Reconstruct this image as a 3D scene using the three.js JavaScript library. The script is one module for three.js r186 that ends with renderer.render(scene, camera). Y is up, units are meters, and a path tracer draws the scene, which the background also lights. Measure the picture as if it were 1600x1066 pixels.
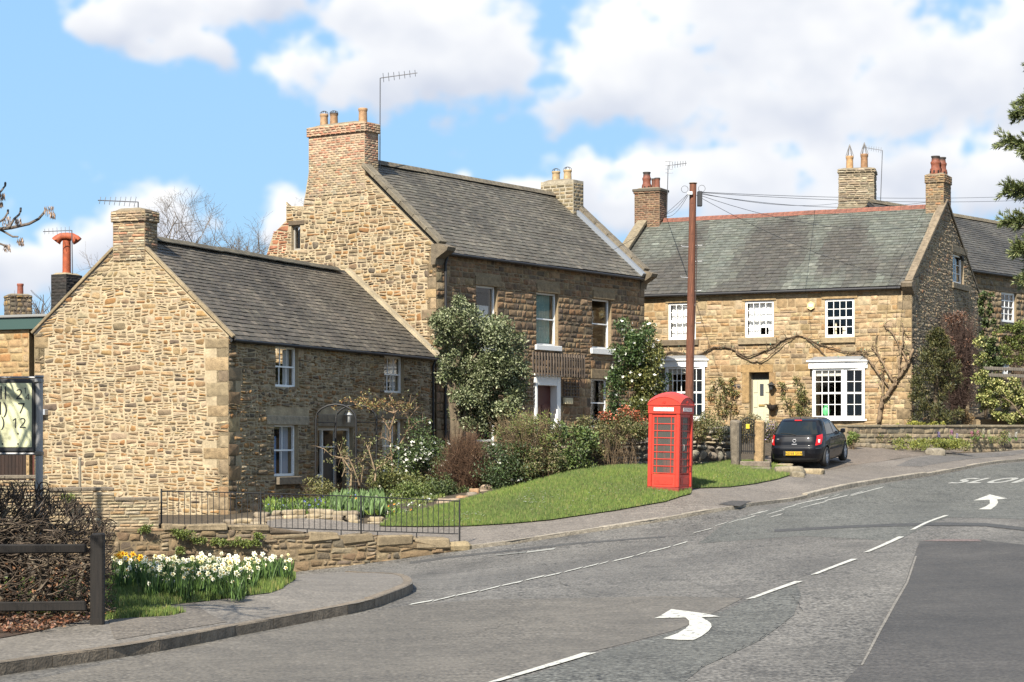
import * as THREE from 'three';
import { mergeGeometries } from 'three/addons/utils/BufferGeometryUtils.js';
import { ImprovedNoise } from 'three/addons/math/ImprovedNoise.js';
import { FontLoader } from 'three/addons/loaders/FontLoader.js';

// ------------------------------------------------------------------ camera, sky, sun, exposure
const F = 3200, HY = 692, EYE = 2.8;              // focal length and horizon in photograph pixels, eye height
const scene = new THREE.Scene();
const camera = new THREE.PerspectiveCamera(2 * Math.atan(HY / F) * 180 / Math.PI, 1600 / 1384, 0.5, 3000);
camera.position.set(0, EYE, 0);
camera.setViewOffset(1600, 1384, 0, 0, 1600, 1066);   // a level camera whose lens is shifted upwards
const renderer = new THREE.WebGLRenderer({ antialias: true });
renderer.toneMapping = THREE.LinearToneMapping;
renderer.toneMappingExposure = 2.05;
renderer.shadowMap.enabled = true;

const SUN_AZ = 22.1 * Math.PI / 180, SUN_EL = 44 * Math.PI / 180;
const sunTravel = new THREE.Vector3(Math.sin(SUN_AZ) * Math.cos(SUN_EL), -Math.sin(SUN_EL), -Math.cos(SUN_AZ) * Math.cos(SUN_EL));
const sun = new THREE.DirectionalLight(new THREE.Color(1, 0.93, 0.81), 5);
sun.position.set(0, 3, -60).addScaledVector(sunTravel, -120);
sun.target.position.set(0, 3, -60);
sun.castShadow = true; sun.shadow.mapSize.set(4096, 4096);
Object.assign(sun.shadow.camera, { left: -70, right: 70, top: 70, bottom: -70, near: 1, far: 320 });
sun.name = 'sun'; sun.target.name = 'sun_target';
scene.add(sun, sun.target);

const NZ = new ImprovedNoise();
const noise = (x, y = 0, z = 0) => NZ.noise(x + 71.3, y + 13.7, z + 5.1);
const fbm = (x, y, z, o = 4) => { let s = 0, a = 0.5, f = 1; for (let i = 0; i < o; i++) { s += a * noise(x * f, y * f, z * f); a *= 0.5; f *= 2.03; } return s; };
const clamp = (x, a = 0, b = 1) => Math.min(b, Math.max(a, x)), lerp = (a, b, t) => a + (b - a) * t;
const sstep = (a, b, x) => { const t = clamp((x - a) / (b - a)); return t * t * (3 - 2 * t); };
const mulberry = (s) => () => { s = (s + 0x6d2b79f5) | 0; let t = Math.imul(s ^ (s >>> 15), 1 | s); t = (t + Math.imul(t ^ (t >>> 7), 61 | t)) ^ t; return ((t ^ (t >>> 14)) >>> 0) / 4294967296; };

{ // air and cumulus clouds, laid out over the whole dome
  const W = 4096, H = 2048, data = new Float32Array(W * H * 4);
  const blobs = [   // azimuth and height of the cloud masses (hundredths of the focal length), half widths
    [2.5, .2, 1.6, .7], [1.7, .45, .9, .5], [4.0, .0, 1.2, .7], [2.9, .75, .8, .45],
    [6.6, .45, 1.7, 1.15], [6.2, 1.25, 1.9, .65], [7.3, .9, 1.1, 1.1], [5.6, .1, .8, .7],
    [10.2, 1.05, 2.0, 1.2], [12.4, .8, 2.8, 1.6], [9.6, 1.55, 1.6, .7], [11.4, -.1, 2.2, 1.0], [14.4, 1.5, 2.6, .9], [15.8, 1.0, 1.3, 1.2], [16.4, .3, 1.2, .9], [12.5, 1.9, 2.8, .7],
    [11.4, 2.8, 2.0, .85], [13.5, 2.75, 2.3, .85], [10.0, 3.1, 1.2, .6], [15.8, 2.8, 1.6, .95], [9.1, 2.9, .75, .5], [8.4, 3.2, .7, .45], [12.4, 3.3, 3, .5],
    [2.3, 3.5, .95, .7], [1.6, 3.9, 1.0, .6], [.35, 4.3, 1.1, .7], [-.8, 4.0, 1.4, .7], [4.6, 3.5, .5, .6], [7.0, 2.95, .5, .3],
    [-3, 1.2, 2.5, 1.1], [-6, 3, 2, .9], [19.5, 1.0, 2.5, 1.2], [21, 3.2, 2, .8], [3, -2.4, 3, .9], [9, -2.2, 3, 1.1], [15, -2.6, 3.2, 1.2],
  ];
  const put = (o, r, g, b) => { data[o] = r; data[o + 1] = g; data[o + 2] = b; data[o + 3] = 1; };
  for (let row = 0; row < H; row++) {
    const el = ((row + 0.5) / H - 0.5) * Math.PI, y = Math.sin(el), ce = Math.cos(el);
    for (let col = 0; col < W; col++) {
      const o = (row * W + col) * 4;
      if (el < -0.01) { put(o, 0.16, 0.15, 0.13); continue; }
      const az = ((col + 0.5) / W - 0.5) * 2 * Math.PI, x = Math.cos(az) * ce, z = Math.sin(az) * ce;
      const high = clamp(y);
      let r = lerp(0.54, 0.13, Math.pow(high, 0.42) * 0.95), g = lerp(0.78, 0.37, Math.pow(high, 0.55)), b = lerp(0.96, 0.84, high);
      const ang = Math.atan2(x, -z), sx = 8 + ang * 32, sy = 6.92 - Math.tan(Math.min(el, 1.2)) * 32;
      const near = 1 - sstep(0, 3, Math.max(-4 - sx, sx - 20, -3.2 - sy));
      let dens = -1, shade = 0;
      if (near > 0) {
        const wx = sx + 0.9 * fbm(sx * 0.9, sy * 0.9, 3, 3), wy = sy + 0.55 * fbm(sx * 0.9, sy * 0.9, 9, 3);
        let best = -9, low = 0, wsum = 0;
        for (const [cx, cy, rx, ry] of blobs) {
          const dx = (wx - cx) / rx, dy = (wy - cy) / ry, d = 1 - Math.sqrt(dx * dx + dy * dy);
          if (d > best) best = d;
          if (d > -0.3) { const w = (d + 0.3) ** 2; low += w * (dy + 0.25 * dx); wsum += w; }
        }
        dens = best - 0.04 + 0.8 * fbm(sx * 1.7, sy * 2.2, 1.5, 7);
        shade = wsum > 0 ? low / wsum : 0;
      }
      if (near < 1) {
        const k = 1 / (0.25 + high), f2 = fbm(x * 2.4 * k, 4.2, z * 2.4 * k, 5), d2 = f2 * 2.2 + 0.06;
        dens = lerp(d2, dens, near); shade = lerp(-f2 * 2 + 0.2, shade, near);
      }
      const a = sstep(-0.09, 0.42, dens);
      if (a > 0) {
        const t = clamp(0.38 + 0.85 * shade + 0.45 * fbm(sx * 0.7, sy * 1.0, 21, 4) + 0.3 * (dens - 0.35));
        const cr = lerp(1.0, 0.62, t), cg = lerp(1.0, 0.67, t), cb = lerp(1.0, 0.78, t);
        r = lerp(r, cr, a); g = lerp(g, cg, a); b = lerp(b, cb, a);
      }
      const k = 0.53;
      put(o, r * k, g * k, b * k);
    }
  }
  const sky = new THREE.DataTexture(data, W, H, THREE.RGBAFormat, THREE.FloatType);
  sky.mapping = THREE.EquirectangularReflectionMapping; sky.magFilter = sky.minFilter = THREE.LinearFilter; sky.needsUpdate = true;
  scene.background = sky; scene.environment = sky;
}

// ------------------------------------------------------------------ helpers
const V = (x, y, z) => new THREE.Vector3(x, y, z);
const P = (px, py, d) => V((px - 800) / F * d, EYE + (HY - py) / F * d, -d);       // the point d metres out seen at a pixel of the photograph
const C = (r, g, b) => new THREE.Color().setRGB(r, g, b);
const S = (hex) => new THREE.Color(hex);
const used = new Map();
function numbered(name) { const n = used.get(name) ?? 0; used.set(name, n + 1); return n ? name + '_' + String(n).padStart(3, '0') : name; }
function tag(o, label, category, group) { o.userData.label = label; if (category) o.userData.category = category; if (group) o.userData.group = group; return o; }
function thing(name, label, category, pos = [0, 0, 0], turn = 0, group) {
  const o = new THREE.Group(); o.name = numbered(name); o.position.set(...pos); o.rotation.y = turn; scene.add(o); o.updateMatrixWorld(true);
  return tag(o, label, category, group);
}
function partGroup(name, parent) { const o = new THREE.Group(); o.name = name; parent.add(o); return o; }
function mesh(name, geo, mat, parent = scene) {
  const m = new THREE.Mesh(geo, mat); m.name = parent === scene ? numbered(name) : name; m.castShadow = m.receiveShadow = true; parent.add(m); return m;
}
const jit = (c, rnd, a = 0.12, h = 0.0) => { const k = 1 + (rnd() - 0.5) * 2 * a; return [clamp(c[0] * k * (1 + (rnd() - .5) * h), 0, 1), clamp(c[1] * k, 0, 1), clamp(c[2] * k * (1 + (rnd() - .5) * h), 0, 1)]; };

class MB {     // collects coloured faces into one geometry
  constructor() { this.p = []; this.uv = []; this.c = []; this.i = []; }
  get n() { return this.p.length / 3; }
  v(x, y, z, u, w, c) { this.p.push(x, y, z); this.uv.push(u, w); this.c.push(c[0], c[1], c[2]); return this.p.length / 3 - 1; }
  tri(a, b, c) { this.i.push(a, b, c); }
  face(pts, col, ou = 0, ov = 0) {     // flat convex polygon, uv in metres
    const [a, b] = pts, d = pts[pts.length - 1];
    const ux = b[0] - a[0], uy = b[1] - a[1], uz = b[2] - a[2], L = Math.hypot(ux, uy, uz) || 1;
    let nx = uy * (d[2] - a[2]) - uz * (d[1] - a[1]), ny = uz * (d[0] - a[0]) - ux * (d[2] - a[2]), nz = ux * (d[1] - a[1]) - uy * (d[0] - a[0]);
    const N = Math.hypot(nx, ny, nz) || 1; nx /= N; ny /= N; nz /= N;
    const vx = ny * uz / L - nz * uy / L, vy = nz * ux / L - nx * uz / L, vz = nx * uy / L - ny * ux / L;
    const id = pts.map((q) => { const x = q[0] - a[0], y = q[1] - a[1], z = q[2] - a[2]; return this.v(q[0], q[1], q[2], ou + (x * ux + y * uy + z * uz) / L, ov + x * vx + y * vy + z * vz, col); });
    for (let k = 1; k + 1 < id.length; k++) this.tri(id[0], id[k], id[k + 1]);
  }
  hexa(q, col, ou = 0, ov = 0) { // 8 corners: bottom 0-3 anticlockwise seen from above, top 4-7
    for (const f of [[3, 2, 1, 0], [4, 5, 6, 7], [0, 1, 5, 4], [1, 2, 6, 5], [2, 3, 7, 6], [3, 0, 4, 7]]) this.face(f.map((k) => q[k]), col, ou, ov); return this;
  }
  box(x0, y0, z0, x1, y1, z1, col = [1, 1, 1], m) {
    let q = [[x0, y0, z1], [x1, y0, z1], [x1, y0, z0], [x0, y0, z0], [x0, y1, z1], [x1, y1, z1], [x1, y1, z0], [x0, y1, z0]];
    if (m) q = q.map((a) => V(...a).applyMatrix4(m).toArray());
    this.hexa(q, col, x0 * 1.7 + z0, y0 * 1.3 + z1);
    return this;
  }
  cbox(x0, y0, z0, x1, y1, z1, col = [1, 1, 1], ch = 0.012, m, rough = 0, rnd = Math.random) { // chamfered box, corners uneven by rough
    const s = [x0, y0, z0, x1, y1, z1], P3 = {};
    for (let k = 0; k < 8; k++) {
      const sx = k & 1, sy = (k >> 1) & 1, sz = (k >> 2) & 1, x = s[sx * 3], y = s[1 + sy * 3], z = s[2 + sz * 3], jx = (rnd() - .5) * rough, jy = (rnd() - .5) * rough, jz = (rnd() - .5) * rough;
      const dx = sx ? -ch : ch, dy = sy ? -ch : ch, dz = sz ? -ch : ch;
      P3[k] = [[x + jx, y + dy + jy, z + dz + jz], [x + dx + jx, y + jy, z + dz + jz], [x + dx + jx, y + dy + jy, z + jz]];
      if (m) P3[k] = P3[k].map((a) => V(...a).applyMatrix4(m).toArray());
    }
    const ou = x0 * 1.7 + z0 * 1.1, ov = y0 * 1.3;
    const f = (...ids) => this.face(ids.map(([k, a]) => P3[k][a]), col, ou, ov);
    f([0, 0], [4, 0], [6, 0], [2, 0]); f([1, 0], [3, 0], [7, 0], [5, 0]);
    f([0, 1], [1, 1], [5, 1], [4, 1]); f([2, 1], [6, 1], [7, 1], [3, 1]);
    f([0, 2], [2, 2], [3, 2], [1, 2]); f([4, 2], [5, 2], [7, 2], [6, 2]);
    // edges
    f([0, 1], [0, 2], [1, 2], [1, 1]); f([4, 2], [4, 1], [5, 1], [5, 2]); f([2, 2], [2, 1], [3, 1], [3, 2]); f([6, 1], [6, 2], [7, 2], [7, 1]);
    f([0, 0], [2, 0], [2, 2], [0, 2]); f([1, 2], [3, 2], [3, 0], [1, 0]); f([4, 2], [6, 2], [6, 0], [4, 0]); f([5, 0], [7, 0], [7, 2], [5, 2]);
    f([0, 1], [4, 1], [4, 0], [0, 0]); f([1, 0], [5, 0], [5, 1], [1, 1]); f([2, 0], [6, 0], [6, 1], [2, 1]); f([3, 1], [7, 1], [7, 0], [3, 0]);
    f([0, 0], [0, 2], [0, 1]); f([1, 0], [1, 1], [1, 2]); f([2, 0], [2, 1], [2, 2]); f([3, 0], [3, 2], [3, 1]);
    f([4, 0], [4, 1], [4, 2]); f([5, 0], [5, 2], [5, 1]); f([6, 0], [6, 2], [6, 1]); f([7, 0], [7, 1], [7, 2]);
    return this;
  }
  tube(pts, r, sides = 5, col = [1, 1, 1], cap = true) { // pts Vector3[], r number or list
    const n = pts.length, t = V(0, 0, 0), a = V(0, 0, 0), b = V(0, 0, 0), ref = V(0, 1, 0), rows = [];
    let len = 0;
    for (let k = 0; k < n; k++) {
      t.copy(pts[Math.min(n - 1, k + 1)]).sub(pts[Math.max(0, k - 1)]).normalize();
      ref.set(0, 1, 0); if (Math.abs(t.y) > 0.9) ref.set(1, 0, 0);
      a.crossVectors(t, ref).normalize(); b.crossVectors(a, t).normalize();
      if (k) len += pts[k].distanceTo(pts[k - 1]);
      const R = Array.isArray(r) ? r[k] : r, row = [];
      for (let s = 0; s <= sides; s++) { const an = s / sides * Math.PI * 2, ca = Math.cos(an) * R, sa = Math.sin(an) * R; if (s === sides) { row.push(row[0]); break; } row.push(this.v(pts[k].x + a.x * ca + b.x * sa, pts[k].y + a.y * ca + b.y * sa, pts[k].z + a.z * ca + b.z * sa, s / sides * R * 6.28, len, col)); }
      rows.push(row);
    }
    for (let k = 0; k + 1 < n; k++) for (let s = 0; s < sides; s++) { const q = rows[k], w = rows[k + 1]; this.tri(q[s], q[s + 1], w[s]); this.tri(q[s + 1], w[s + 1], w[s]); }
    if (cap && sides > 2) for (const [row, flip] of [[rows[0], 1], [rows[n - 1], 0]]) for (let s = 1; s + 1 < sides; s++) flip ? this.tri(row[0], row[s + 1], row[s]) : this.tri(row[0], row[s], row[s + 1]);
    return this;
  }
  lathe(prof, sides, col, m, axis = 'y') { // [radius, height] rows
    const rows = [];
    for (const [r, y, c2] of prof) {
      const row = [];
      for (let s = 0; s < sides; s++) {
        const an = s / sides * Math.PI * 2; let q = axis === 'y' ? V(Math.cos(an) * r, y, -Math.sin(an) * r) : V(Math.cos(an) * r, Math.sin(an) * r, y);
        if (m) q.applyMatrix4(m);
        row.push(this.v(q.x, q.y, q.z, s / sides * 6.28 * r, y, c2 || col));
      }
      row.push(row[0]); rows.push(row);
    }
    for (let k = 0; k + 1 < rows.length; k++) for (let s = 0; s < sides; s++) { const q = rows[k], w = rows[k + 1]; this.tri(q[s], q[s + 1], w[s + 1]); this.tri(q[s], w[s + 1], w[s]); }
    return this;
  }
  geo() {
    const g = new THREE.BufferGeometry();
    g.setAttribute('position', new THREE.Float32BufferAttribute(this.p, 3)); g.setAttribute('uv', new THREE.Float32BufferAttribute(this.uv, 2)); g.setAttribute('color', new THREE.Float32BufferAttribute(this.c, 3));
    g.setIndex(this.i); g.computeVertexNormals(); return g;
  }
  build(name, mat, parent = scene) { return mesh(name, this.geo(), mat, parent); }
}

// textures: value noise sheets that multiply the colours of the things (mean near 0.8) and serve as relief
function sheet(size, metres, fn, srgb = true) {
  const d = new Uint8Array(size * size * 4);
  for (let y = 0; y < size; y++) for (let x = 0; x < size; x++) {
    const c = fn(x / size, y / size), o = (y * size + x) * 4;
    for (let k = 0; k < 3; k++) d[o + k] = clamp(Array.isArray(c) ? c[k] : c) * 255; d[o + 3] = 255;
  }
  const t = new THREE.DataTexture(d, size, size); t.wrapS = t.wrapT = THREE.RepeatWrapping; t.magFilter = THREE.LinearFilter; t.minFilter = THREE.LinearMipmapLinearFilter; t.generateMipmaps = true;
  if (srgb) t.colorSpace = THREE.SRGBColorSpace; t.repeat.set(1 / metres, 1 / metres); t.needsUpdate = true; return t;
}
const tile = (u, v, f, s = 0) => { // seamless noise on the unit square
  const n = (a, b) => noise(a * f, b * f, s);
  return lerp(lerp(n(u, v), n(u - 1, v), u), lerp(n(u, v - 1), n(u - 1, v - 1), u), v) * 1.4;
};
const rt = mulberry(77);
const texStone = sheet(512, 1.3, (u, v) => { const s = 0.84 + 0.16 * tile(u, v, 9, 1) + 0.14 * tile(u, v, 40, 2) + 0.16 * (rt() - 0.5); return [s, s * 0.99, s * 0.97]; });
const texStoneBump = sheet(512, 1.3, (u, v) => 0.5 + 0.28 * tile(u, v, 14, 1) + 0.22 * tile(u, v, 44, 2) + 0.2 * (rt() - 0.5), false);
const texMortar = sheet(512, 1.6, (u, v) => { const s = 0.82 + 0.12 * tile(u, v, 5, 6) + 0.1 * tile(u, v, 30, 7) + 0.14 * (rt() - 0.5); return [s, s * 0.985, s * 0.95]; });
const texSlate = sheet(512, 1.1, (u, v) => { const s = 0.8 + 0.16 * tile(u, v, 6, 3) + 0.16 * tile(u * 1, v * 1, 34, 4) + 0.12 * (rt() - 0.5); return [s, s, s * 1.0]; });
const texChip = sheet(1024, 4.2, (u, v) => { const k = rt(), s = 0.74 + 0.1 * tile(u, v, 7, 11) + 0.26 * tile(u, v, 34, 15) + 0.45 * tile(u, v, 96, 12) + (k > 0.94 ? 0.2 : 0) + 0.24 * (rt() - 0.5); return [s, s * 0.985, s * 0.955]; });
const texChipBump = sheet(1024, 2.2, (u, v) => 0.5 + 0.35 * tile(u, v, 130, 12) + 0.3 * (rt() - 0.5), false);
const texTar = sheet(1024, 4.3, (u, v) => { const s = 0.8 + 0.1 * tile(u, v, 5, 31) + 0.12 * tile(u, v, 28, 32) + 0.26 * tile(u, v, 96, 33) + 0.14 * (rt() - 0.5) + (rt() > 0.985 ? 0.22 : 0); return [s, s * 0.985, s * 0.955]; });
const texWood = sheet(512, 0.9, (u, v) => { const s = 0.75 + 0.2 * tile(u * 6 % 1, v * 0.5, 6, 41) + 0.16 * noise(u * 60, v * 3, 5) + 0.12 * (rt() - 0.5); return [s, s * 0.98, s * 0.95]; });
const texSoil = sheet(512, 1.7, (u, v) => { const s = 0.7 + 0.2 * tile(u, v, 9, 51) + 0.2 * tile(u, v, 50, 52) + 0.25 * (rt() - 0.5); return [s, s * 0.96, s * 0.9]; });
const texGrass = sheet(512, 2.6, (u, v) => { const a = tile(u, v, 6, 61), s = 0.74 + 0.18 * tile(u, v, 60, 62) + 0.2 * (rt() - 0.5) + 0.12 * a; return [s * (1 + 0.14 * a), s, s * 0.9]; });
const texPaint = sheet(512, 1.1, (u, v) => { const w = tile(u, v, 9, 71) + 0.7 * tile(u, v, 40, 72), k = Math.abs(tile(u, v, 12, 73)), s = 0.9 + 0.05 * (rt() - .5) - 0.45 * sstep(0.36, 0.7, w) - 0.28 * (1 - sstep(0.0, 0.035, k)); return [s, s, s * 0.98]; });

const std = (o) => new THREE.MeshStandardMaterial({ vertexColors: true, roughness: 0.9, ...o });
const M = {
  stone: std({ map: texStone, bumpMap: texStoneBump, bumpScale: 0.012, roughness: 0.95 }),
  mortar: std({ map: texMortar, bumpMap: texStoneBump, bumpScale: 0.01, roughness: 1 }),
  slate: std({ map: texSlate, bumpMap: texStoneBump, bumpScale: 0.004, roughness: 0.72 }),
  brick: std({ map: texStone, bumpMap: texStoneBump, bumpScale: 0.006 }),
  chip: std({ map: texChip, bumpMap: texChipBump, bumpScale: 0.006, roughness: 0.85 }),
  tar: std({ map: texTar, bumpMap: texChipBump, bumpScale: 0.003, roughness: 0.85 }),
  soil: std({ map: texSoil, bumpMap: texStoneBump, bumpScale: 0.03, roughness: 1 }),
  grass: std({ map: texGrass, bumpMap: texStoneBump, bumpScale: 0.02, roughness: 1 }),
  line: std({ map: texPaint, roughness: 0.7 }),
  wood: std({ map: texWood, bumpMap: texWood, bumpScale: 0.004, roughness: 0.85 }),
  paint: std({ roughness: 0.45 }),
  matt: std({ roughness: 0.8 }),
  worn: std({ roughness: .42, map: sheet(256, .9, (u, v) => { const s = .93 - .1 * sstep(.1, .6, tile(u, v, 7, 91)) - .16 * sstep(.35, .75, tile(u, v, 30, 92)) + .05 * (rt() - .5); return [s, s, s]; }) }),
  metal: std({ roughness: 0.5, metalness: 0.6 }),
  iron: std({ roughness: 0.55 }),
  clay: std({ map: texStone, roughness: 0.7 }),
  bark: std({ map: texStone, bumpMap: texStoneBump, bumpScale: 0.02, roughness: 1 }),
  leaf: new THREE.MeshPhysicalMaterial({ vertexColors: true, roughness: 0.55, side: THREE.DoubleSide }),
  petal: std({ roughness: 0.8, side: THREE.DoubleSide }),
  glass: new THREE.MeshPhysicalMaterial({ color: 0xffffff, roughness: 0.03, transmission: 1, thickness: 0, ior: 1.5 }),
};
// ------------------------------------------------------------------ ground: one smooth terrain through measured points
const GP = [ // photograph x, y, distance, height of the surface there above road level
  [0, 1056, 22.7, 0], [379, 992, 27.1, 0], [645, 926, 33, 0], [800, 1066, 20.5, 0], [1600, 1066, 20, 0], [1210, 923, 30.5, 0], [1310, 886, 34.5, 0], [1455, 816, 45, 0],
  [740, 857, 47, 0], [1045, 813, 50.5, 0], [1200, 787, 55, 0], [1425, 746, 63, 0], [1600, 719, 72, 0], [1600, 810, 45, 0], [1600, 900, 32, 0],
  [470, 893, 46, 0], [250, 906, 45, 0], [165, 956, 27.5, 0.16], [450, 905, 34, 0.14], [170, 900, 33, 0.16],
  [1045, 762, 53.5, 0.08], [1235, 742, 60, 0.08], [730, 822, 50, 0.08], [1010, 730, 58, 0.08], [820, 755, 57, 0.08], [1260, 730, 62.7, 0.08], [1330, 697, 70, 0.08], [1600, 692, 77, 0.08],
  [900, 738, 58.5, 0.08], [357, 797, 56, 0.08], [540, 780, 62, 0.08], [677, 755, 68, 0], [850, 705, 72, 0], [1007, 690, 79, 0], [1425, 668, 80, 0], [1100, 682, 80, 0],
  [100, 800, 57, 0], [420, 815, 50.5, 0.08],
];
const ctrl = GP.map(([px, py, d, off]) => { const p = P(px, py, d); return [p.x, d, p.y - off]; });
for (const q of [[0, 5, .3], [-10, 8, .05], [10, 6, .5], [13, 28, .9], [22, 60, 1.9], [30, 90, 4.4], [-22, 60, .6], [-20, 40, -.5], [-18, 22, .1], [10, 100, 4.6], [-15, 100, 2.4], [26, 40, 1.4]]) ctrl.push(q);
const tps = (() => {
  const n = ctrl.length, N = n + 3, U = (r2) => (r2 < 1e-9 ? 0 : 0.5 * r2 * Math.log(r2)), A = [];
  for (let i = 0; i < N; i++) {
    const row = new Array(N + 1).fill(0);
    if (i < n) { for (let j = 0; j < n; j++) row[j] = U((ctrl[i][0] - ctrl[j][0]) ** 2 + (ctrl[i][1] - ctrl[j][1]) ** 2) + (i === j ? 9 : 0); row[n] = 1; row[n + 1] = ctrl[i][0]; row[n + 2] = ctrl[i][1]; row[N] = ctrl[i][2]; }
    else for (let j = 0; j < n; j++) row[j] = [1, ctrl[j][0], ctrl[j][1]][i - n];
    A.push(row);
  }
  for (let i = 0; i < N; i++) {
    let m = i; for (let k = i + 1; k < N; k++) if (Math.abs(A[k][i]) > Math.abs(A[m][i])) m = k;
    [A[i], A[m]] = [A[m], A[i]];
    for (let k = i + 1; k < N; k++) { const f = A[k][i] / A[i][i]; if (f) for (let c = i; c <= N; c++) A[k][c] -= f * A[i][c]; }
  }
  const w = new Array(N).fill(0);
  for (let i = N - 1; i >= 0; i--) { let s = A[i][N]; for (let c = i + 1; c < N; c++) s -= A[i][c] * w[c]; w[i] = s / A[i][i]; }
  return (X, D) => { X = clamp(X, -26, 34); D = clamp(D, 4, 110); let s = w[n] + w[n + 1] * X + w[n + 2] * D; for (let j = 0; j < n; j++) { const r2 = (X - ctrl[j][0]) ** 2 + (D - ctrl[j][1]) ** 2; if (r2 > 1e-9) s += w[j] * 0.5 * r2 * Math.log(r2); } return s; };
})();
const gy = (X, D, off = 0) => tps(X, D) + off;              // ground height at a place
function gp(px, py, off = 0) {                              // the place [X, D] where a sight line meets the ground
  const kx = (px - 800) / F, ky = (HY - py) / F; let lo = 8, prev = EYE + ky * 8 - gy(kx * 8, 8, off);
  for (let d = 8.5; d < 120; d += 0.5) {
    const v = EYE + ky * d - gy(kx * d, d, off);
    if (v <= 0) { let a = lo, b = d; for (let k = 0; k < 18; k++) { const m = (a + b) / 2; EYE + ky * m - gy(kx * m, m, off) > 0 ? a = m : b = m; } return [kx * a, a]; }
    lo = d; prev = v;
  }
  return [kx * 110, 110];
}
const G = (px, py, off = 0) => { const [x, d] = gp(px, py, off); return V(x, gy(x, d, off), -d); };
const W2 = (X, D) => ({ X, D });
const plan = (list, off = 0) => list.map((q) => (Array.isArray(q) ? gp(q[0], q[1], off) : [q.X, q.D]));   // pixels or places to [X, D]
function clipCell(poly, x0, x1, y0, y1) {
  for (const [ax, lim, sg] of [[0, x0, 1], [0, x1, -1], [1, y0, 1], [1, y1, -1]]) {
    const out = [];
    for (let k = 0; k < poly.length; k++) {
      const a = poly[k], b = poly[(k + 1) % poly.length], da = (a[ax] - lim) * sg, db = (b[ax] - lim) * sg;
      if (da >= 0) out.push(a);
      if ((da >= 0) !== (db >= 0)) { const t = da / (da - db); out.push([a[0] + (b[0] - a[0]) * t, a[1] + (b[1] - a[1]) * t]); }
    }
    poly = out; if (poly.length < 3) return [];
  }
  return poly;
}
// a sheet that follows the ground inside an outline [X, D]
function drape(name, outline, off, cell, mat, col, parent = scene) {
  const b = new MB(), xs = outline.map((q) => q[0]), ds = outline.map((q) => q[1]), x0 = Math.min(...xs), x1 = Math.max(...xs), d0 = Math.min(...ds), d1 = Math.max(...ds), memo = new Map();
  const fn = typeof col === 'function' ? col : () => col;
  const vert = (x, d) => { const k = x.toFixed(4) + ',' + d.toFixed(4); if (!memo.has(k)) memo.set(k, b.v(x, gy(x, d, off), -d, x, d, fn(x, d))); return memo.get(k); };
  for (let x = x0; x < x1; x += cell) for (let d = d0; d < d1; d += cell) {
    const poly = clipCell(outline, x, Math.min(x + cell, x1), d, Math.min(d + cell, d1));
    if (poly.length < 3) continue;
    const clean = poly.filter((q, k) => { const w = poly[(k + 1) % poly.length]; return Math.hypot(q[0] - w[0], q[1] - w[1]) > 1e-5; });
    if (clean.length < 3) continue;
    let area = 0; clean.forEach((q, k) => { const w = clean[(k + 1) % clean.length]; area += q[0] * w[1] - w[0] * q[1]; });
    if (Math.abs(area) < 1e-6) continue;
    const pts = (area < 0 ? clean.slice().reverse() : clean).map((q) => new THREE.Vector2(q[0], q[1]));
    for (const [i, j, k] of THREE.ShapeUtils.triangulateShape(pts, [])) b.tri(vert(pts[i].x, pts[i].y), vert(pts[j].x, pts[j].y), vert(pts[k].x, pts[k].y));
  }
  const m = b.build(name, mat, parent); if (parent === scene) m.userData.kind = 'structure'; return m;
}
{ // the land itself, out to the horizon
  const b = new MB(), xs = [], ds = [];
  for (let x = -420; x < -30; x += 30) xs.push(x); for (let x = -30; x < 36; x += 0.75) xs.push(x); for (let x = 40; x <= 430; x += 30) xs.push(x);
  for (let d = -60; d < 10; d += 7) ds.push(d); for (let d = 10; d < 112; d += 0.75) ds.push(d); for (let d = 115; d < 900; d += 35) ds.push(d);
  for (const d of ds) for (const x of xs) { const far = Math.max(0, d - 110, Math.abs(x) - 34); b.v(x, gy(x, d) - 0.07 - far * 0.004, -d, x, d, d > 112 || Math.abs(x) > 36 ? [0.07, 0.1, 0.03] : [0.12, 0.095, 0.06]); }
  const n = xs.length;
  for (let r = 0; r + 1 < ds.length; r++) for (let k = 0; k + 1 < n; k++) { const a = r * n + k; b.tri(a, a + 1, a + n); b.tri(a + 1, a + n + 1, a + n); }
  b.build('ground', M.soil).userData.kind = 'structure';
}
// outlines taken along what the photograph shows
const nearKerb = plan([[0, 1056], [115, 1038.6], [190, 1028], [259, 1016.5], [319, 1005], [379, 992], [470, 975], [560, 957.5], [588, 950], [612, 940.5], [632, 932.5], [644, 926], [645.5, 920], [640, 914], [622, 908], [598, 905.5], [550, 903.5]]);
nearKerb.unshift([nearKerb[0][0] * 2 - nearKerb[1][0] - 1.4, nearKerb[0][1] * 2 - nearKerb[1][1] - 2.2]);
const farKerb = plan([[733, 858.5], [800, 850.5], [870, 840], [940, 829.5], [1016, 818], [1100, 803.5], [1150, 795.5], [1200, 788], [1293, 771], [1340, 761], [1397, 752], [1425, 747.5], [1500, 735], [1600, 720.5]]);
farKerb.push([farKerb.at(-1)[0] * 2 - farKerb.at(-2)[0] + 3, farKerb.at(-1)[1] * 2 - farKerb.at(-2)[1] + 3]);
const wallFoot = plan([[470, 893], [530, 886], [600, 877], [660, 869], [733, 858.5]]);
const roadEdge = [...nearKerb, [-4.2, 36.3], [-9, 37.5], [-22, 39], [-22, 45], [-9, 45.3], ...wallFoot, ...farKerb.slice(1), [36, 84], [36, 30], [24, 16], [8, 12.5], [-4, 13], [-9, 19]];
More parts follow.
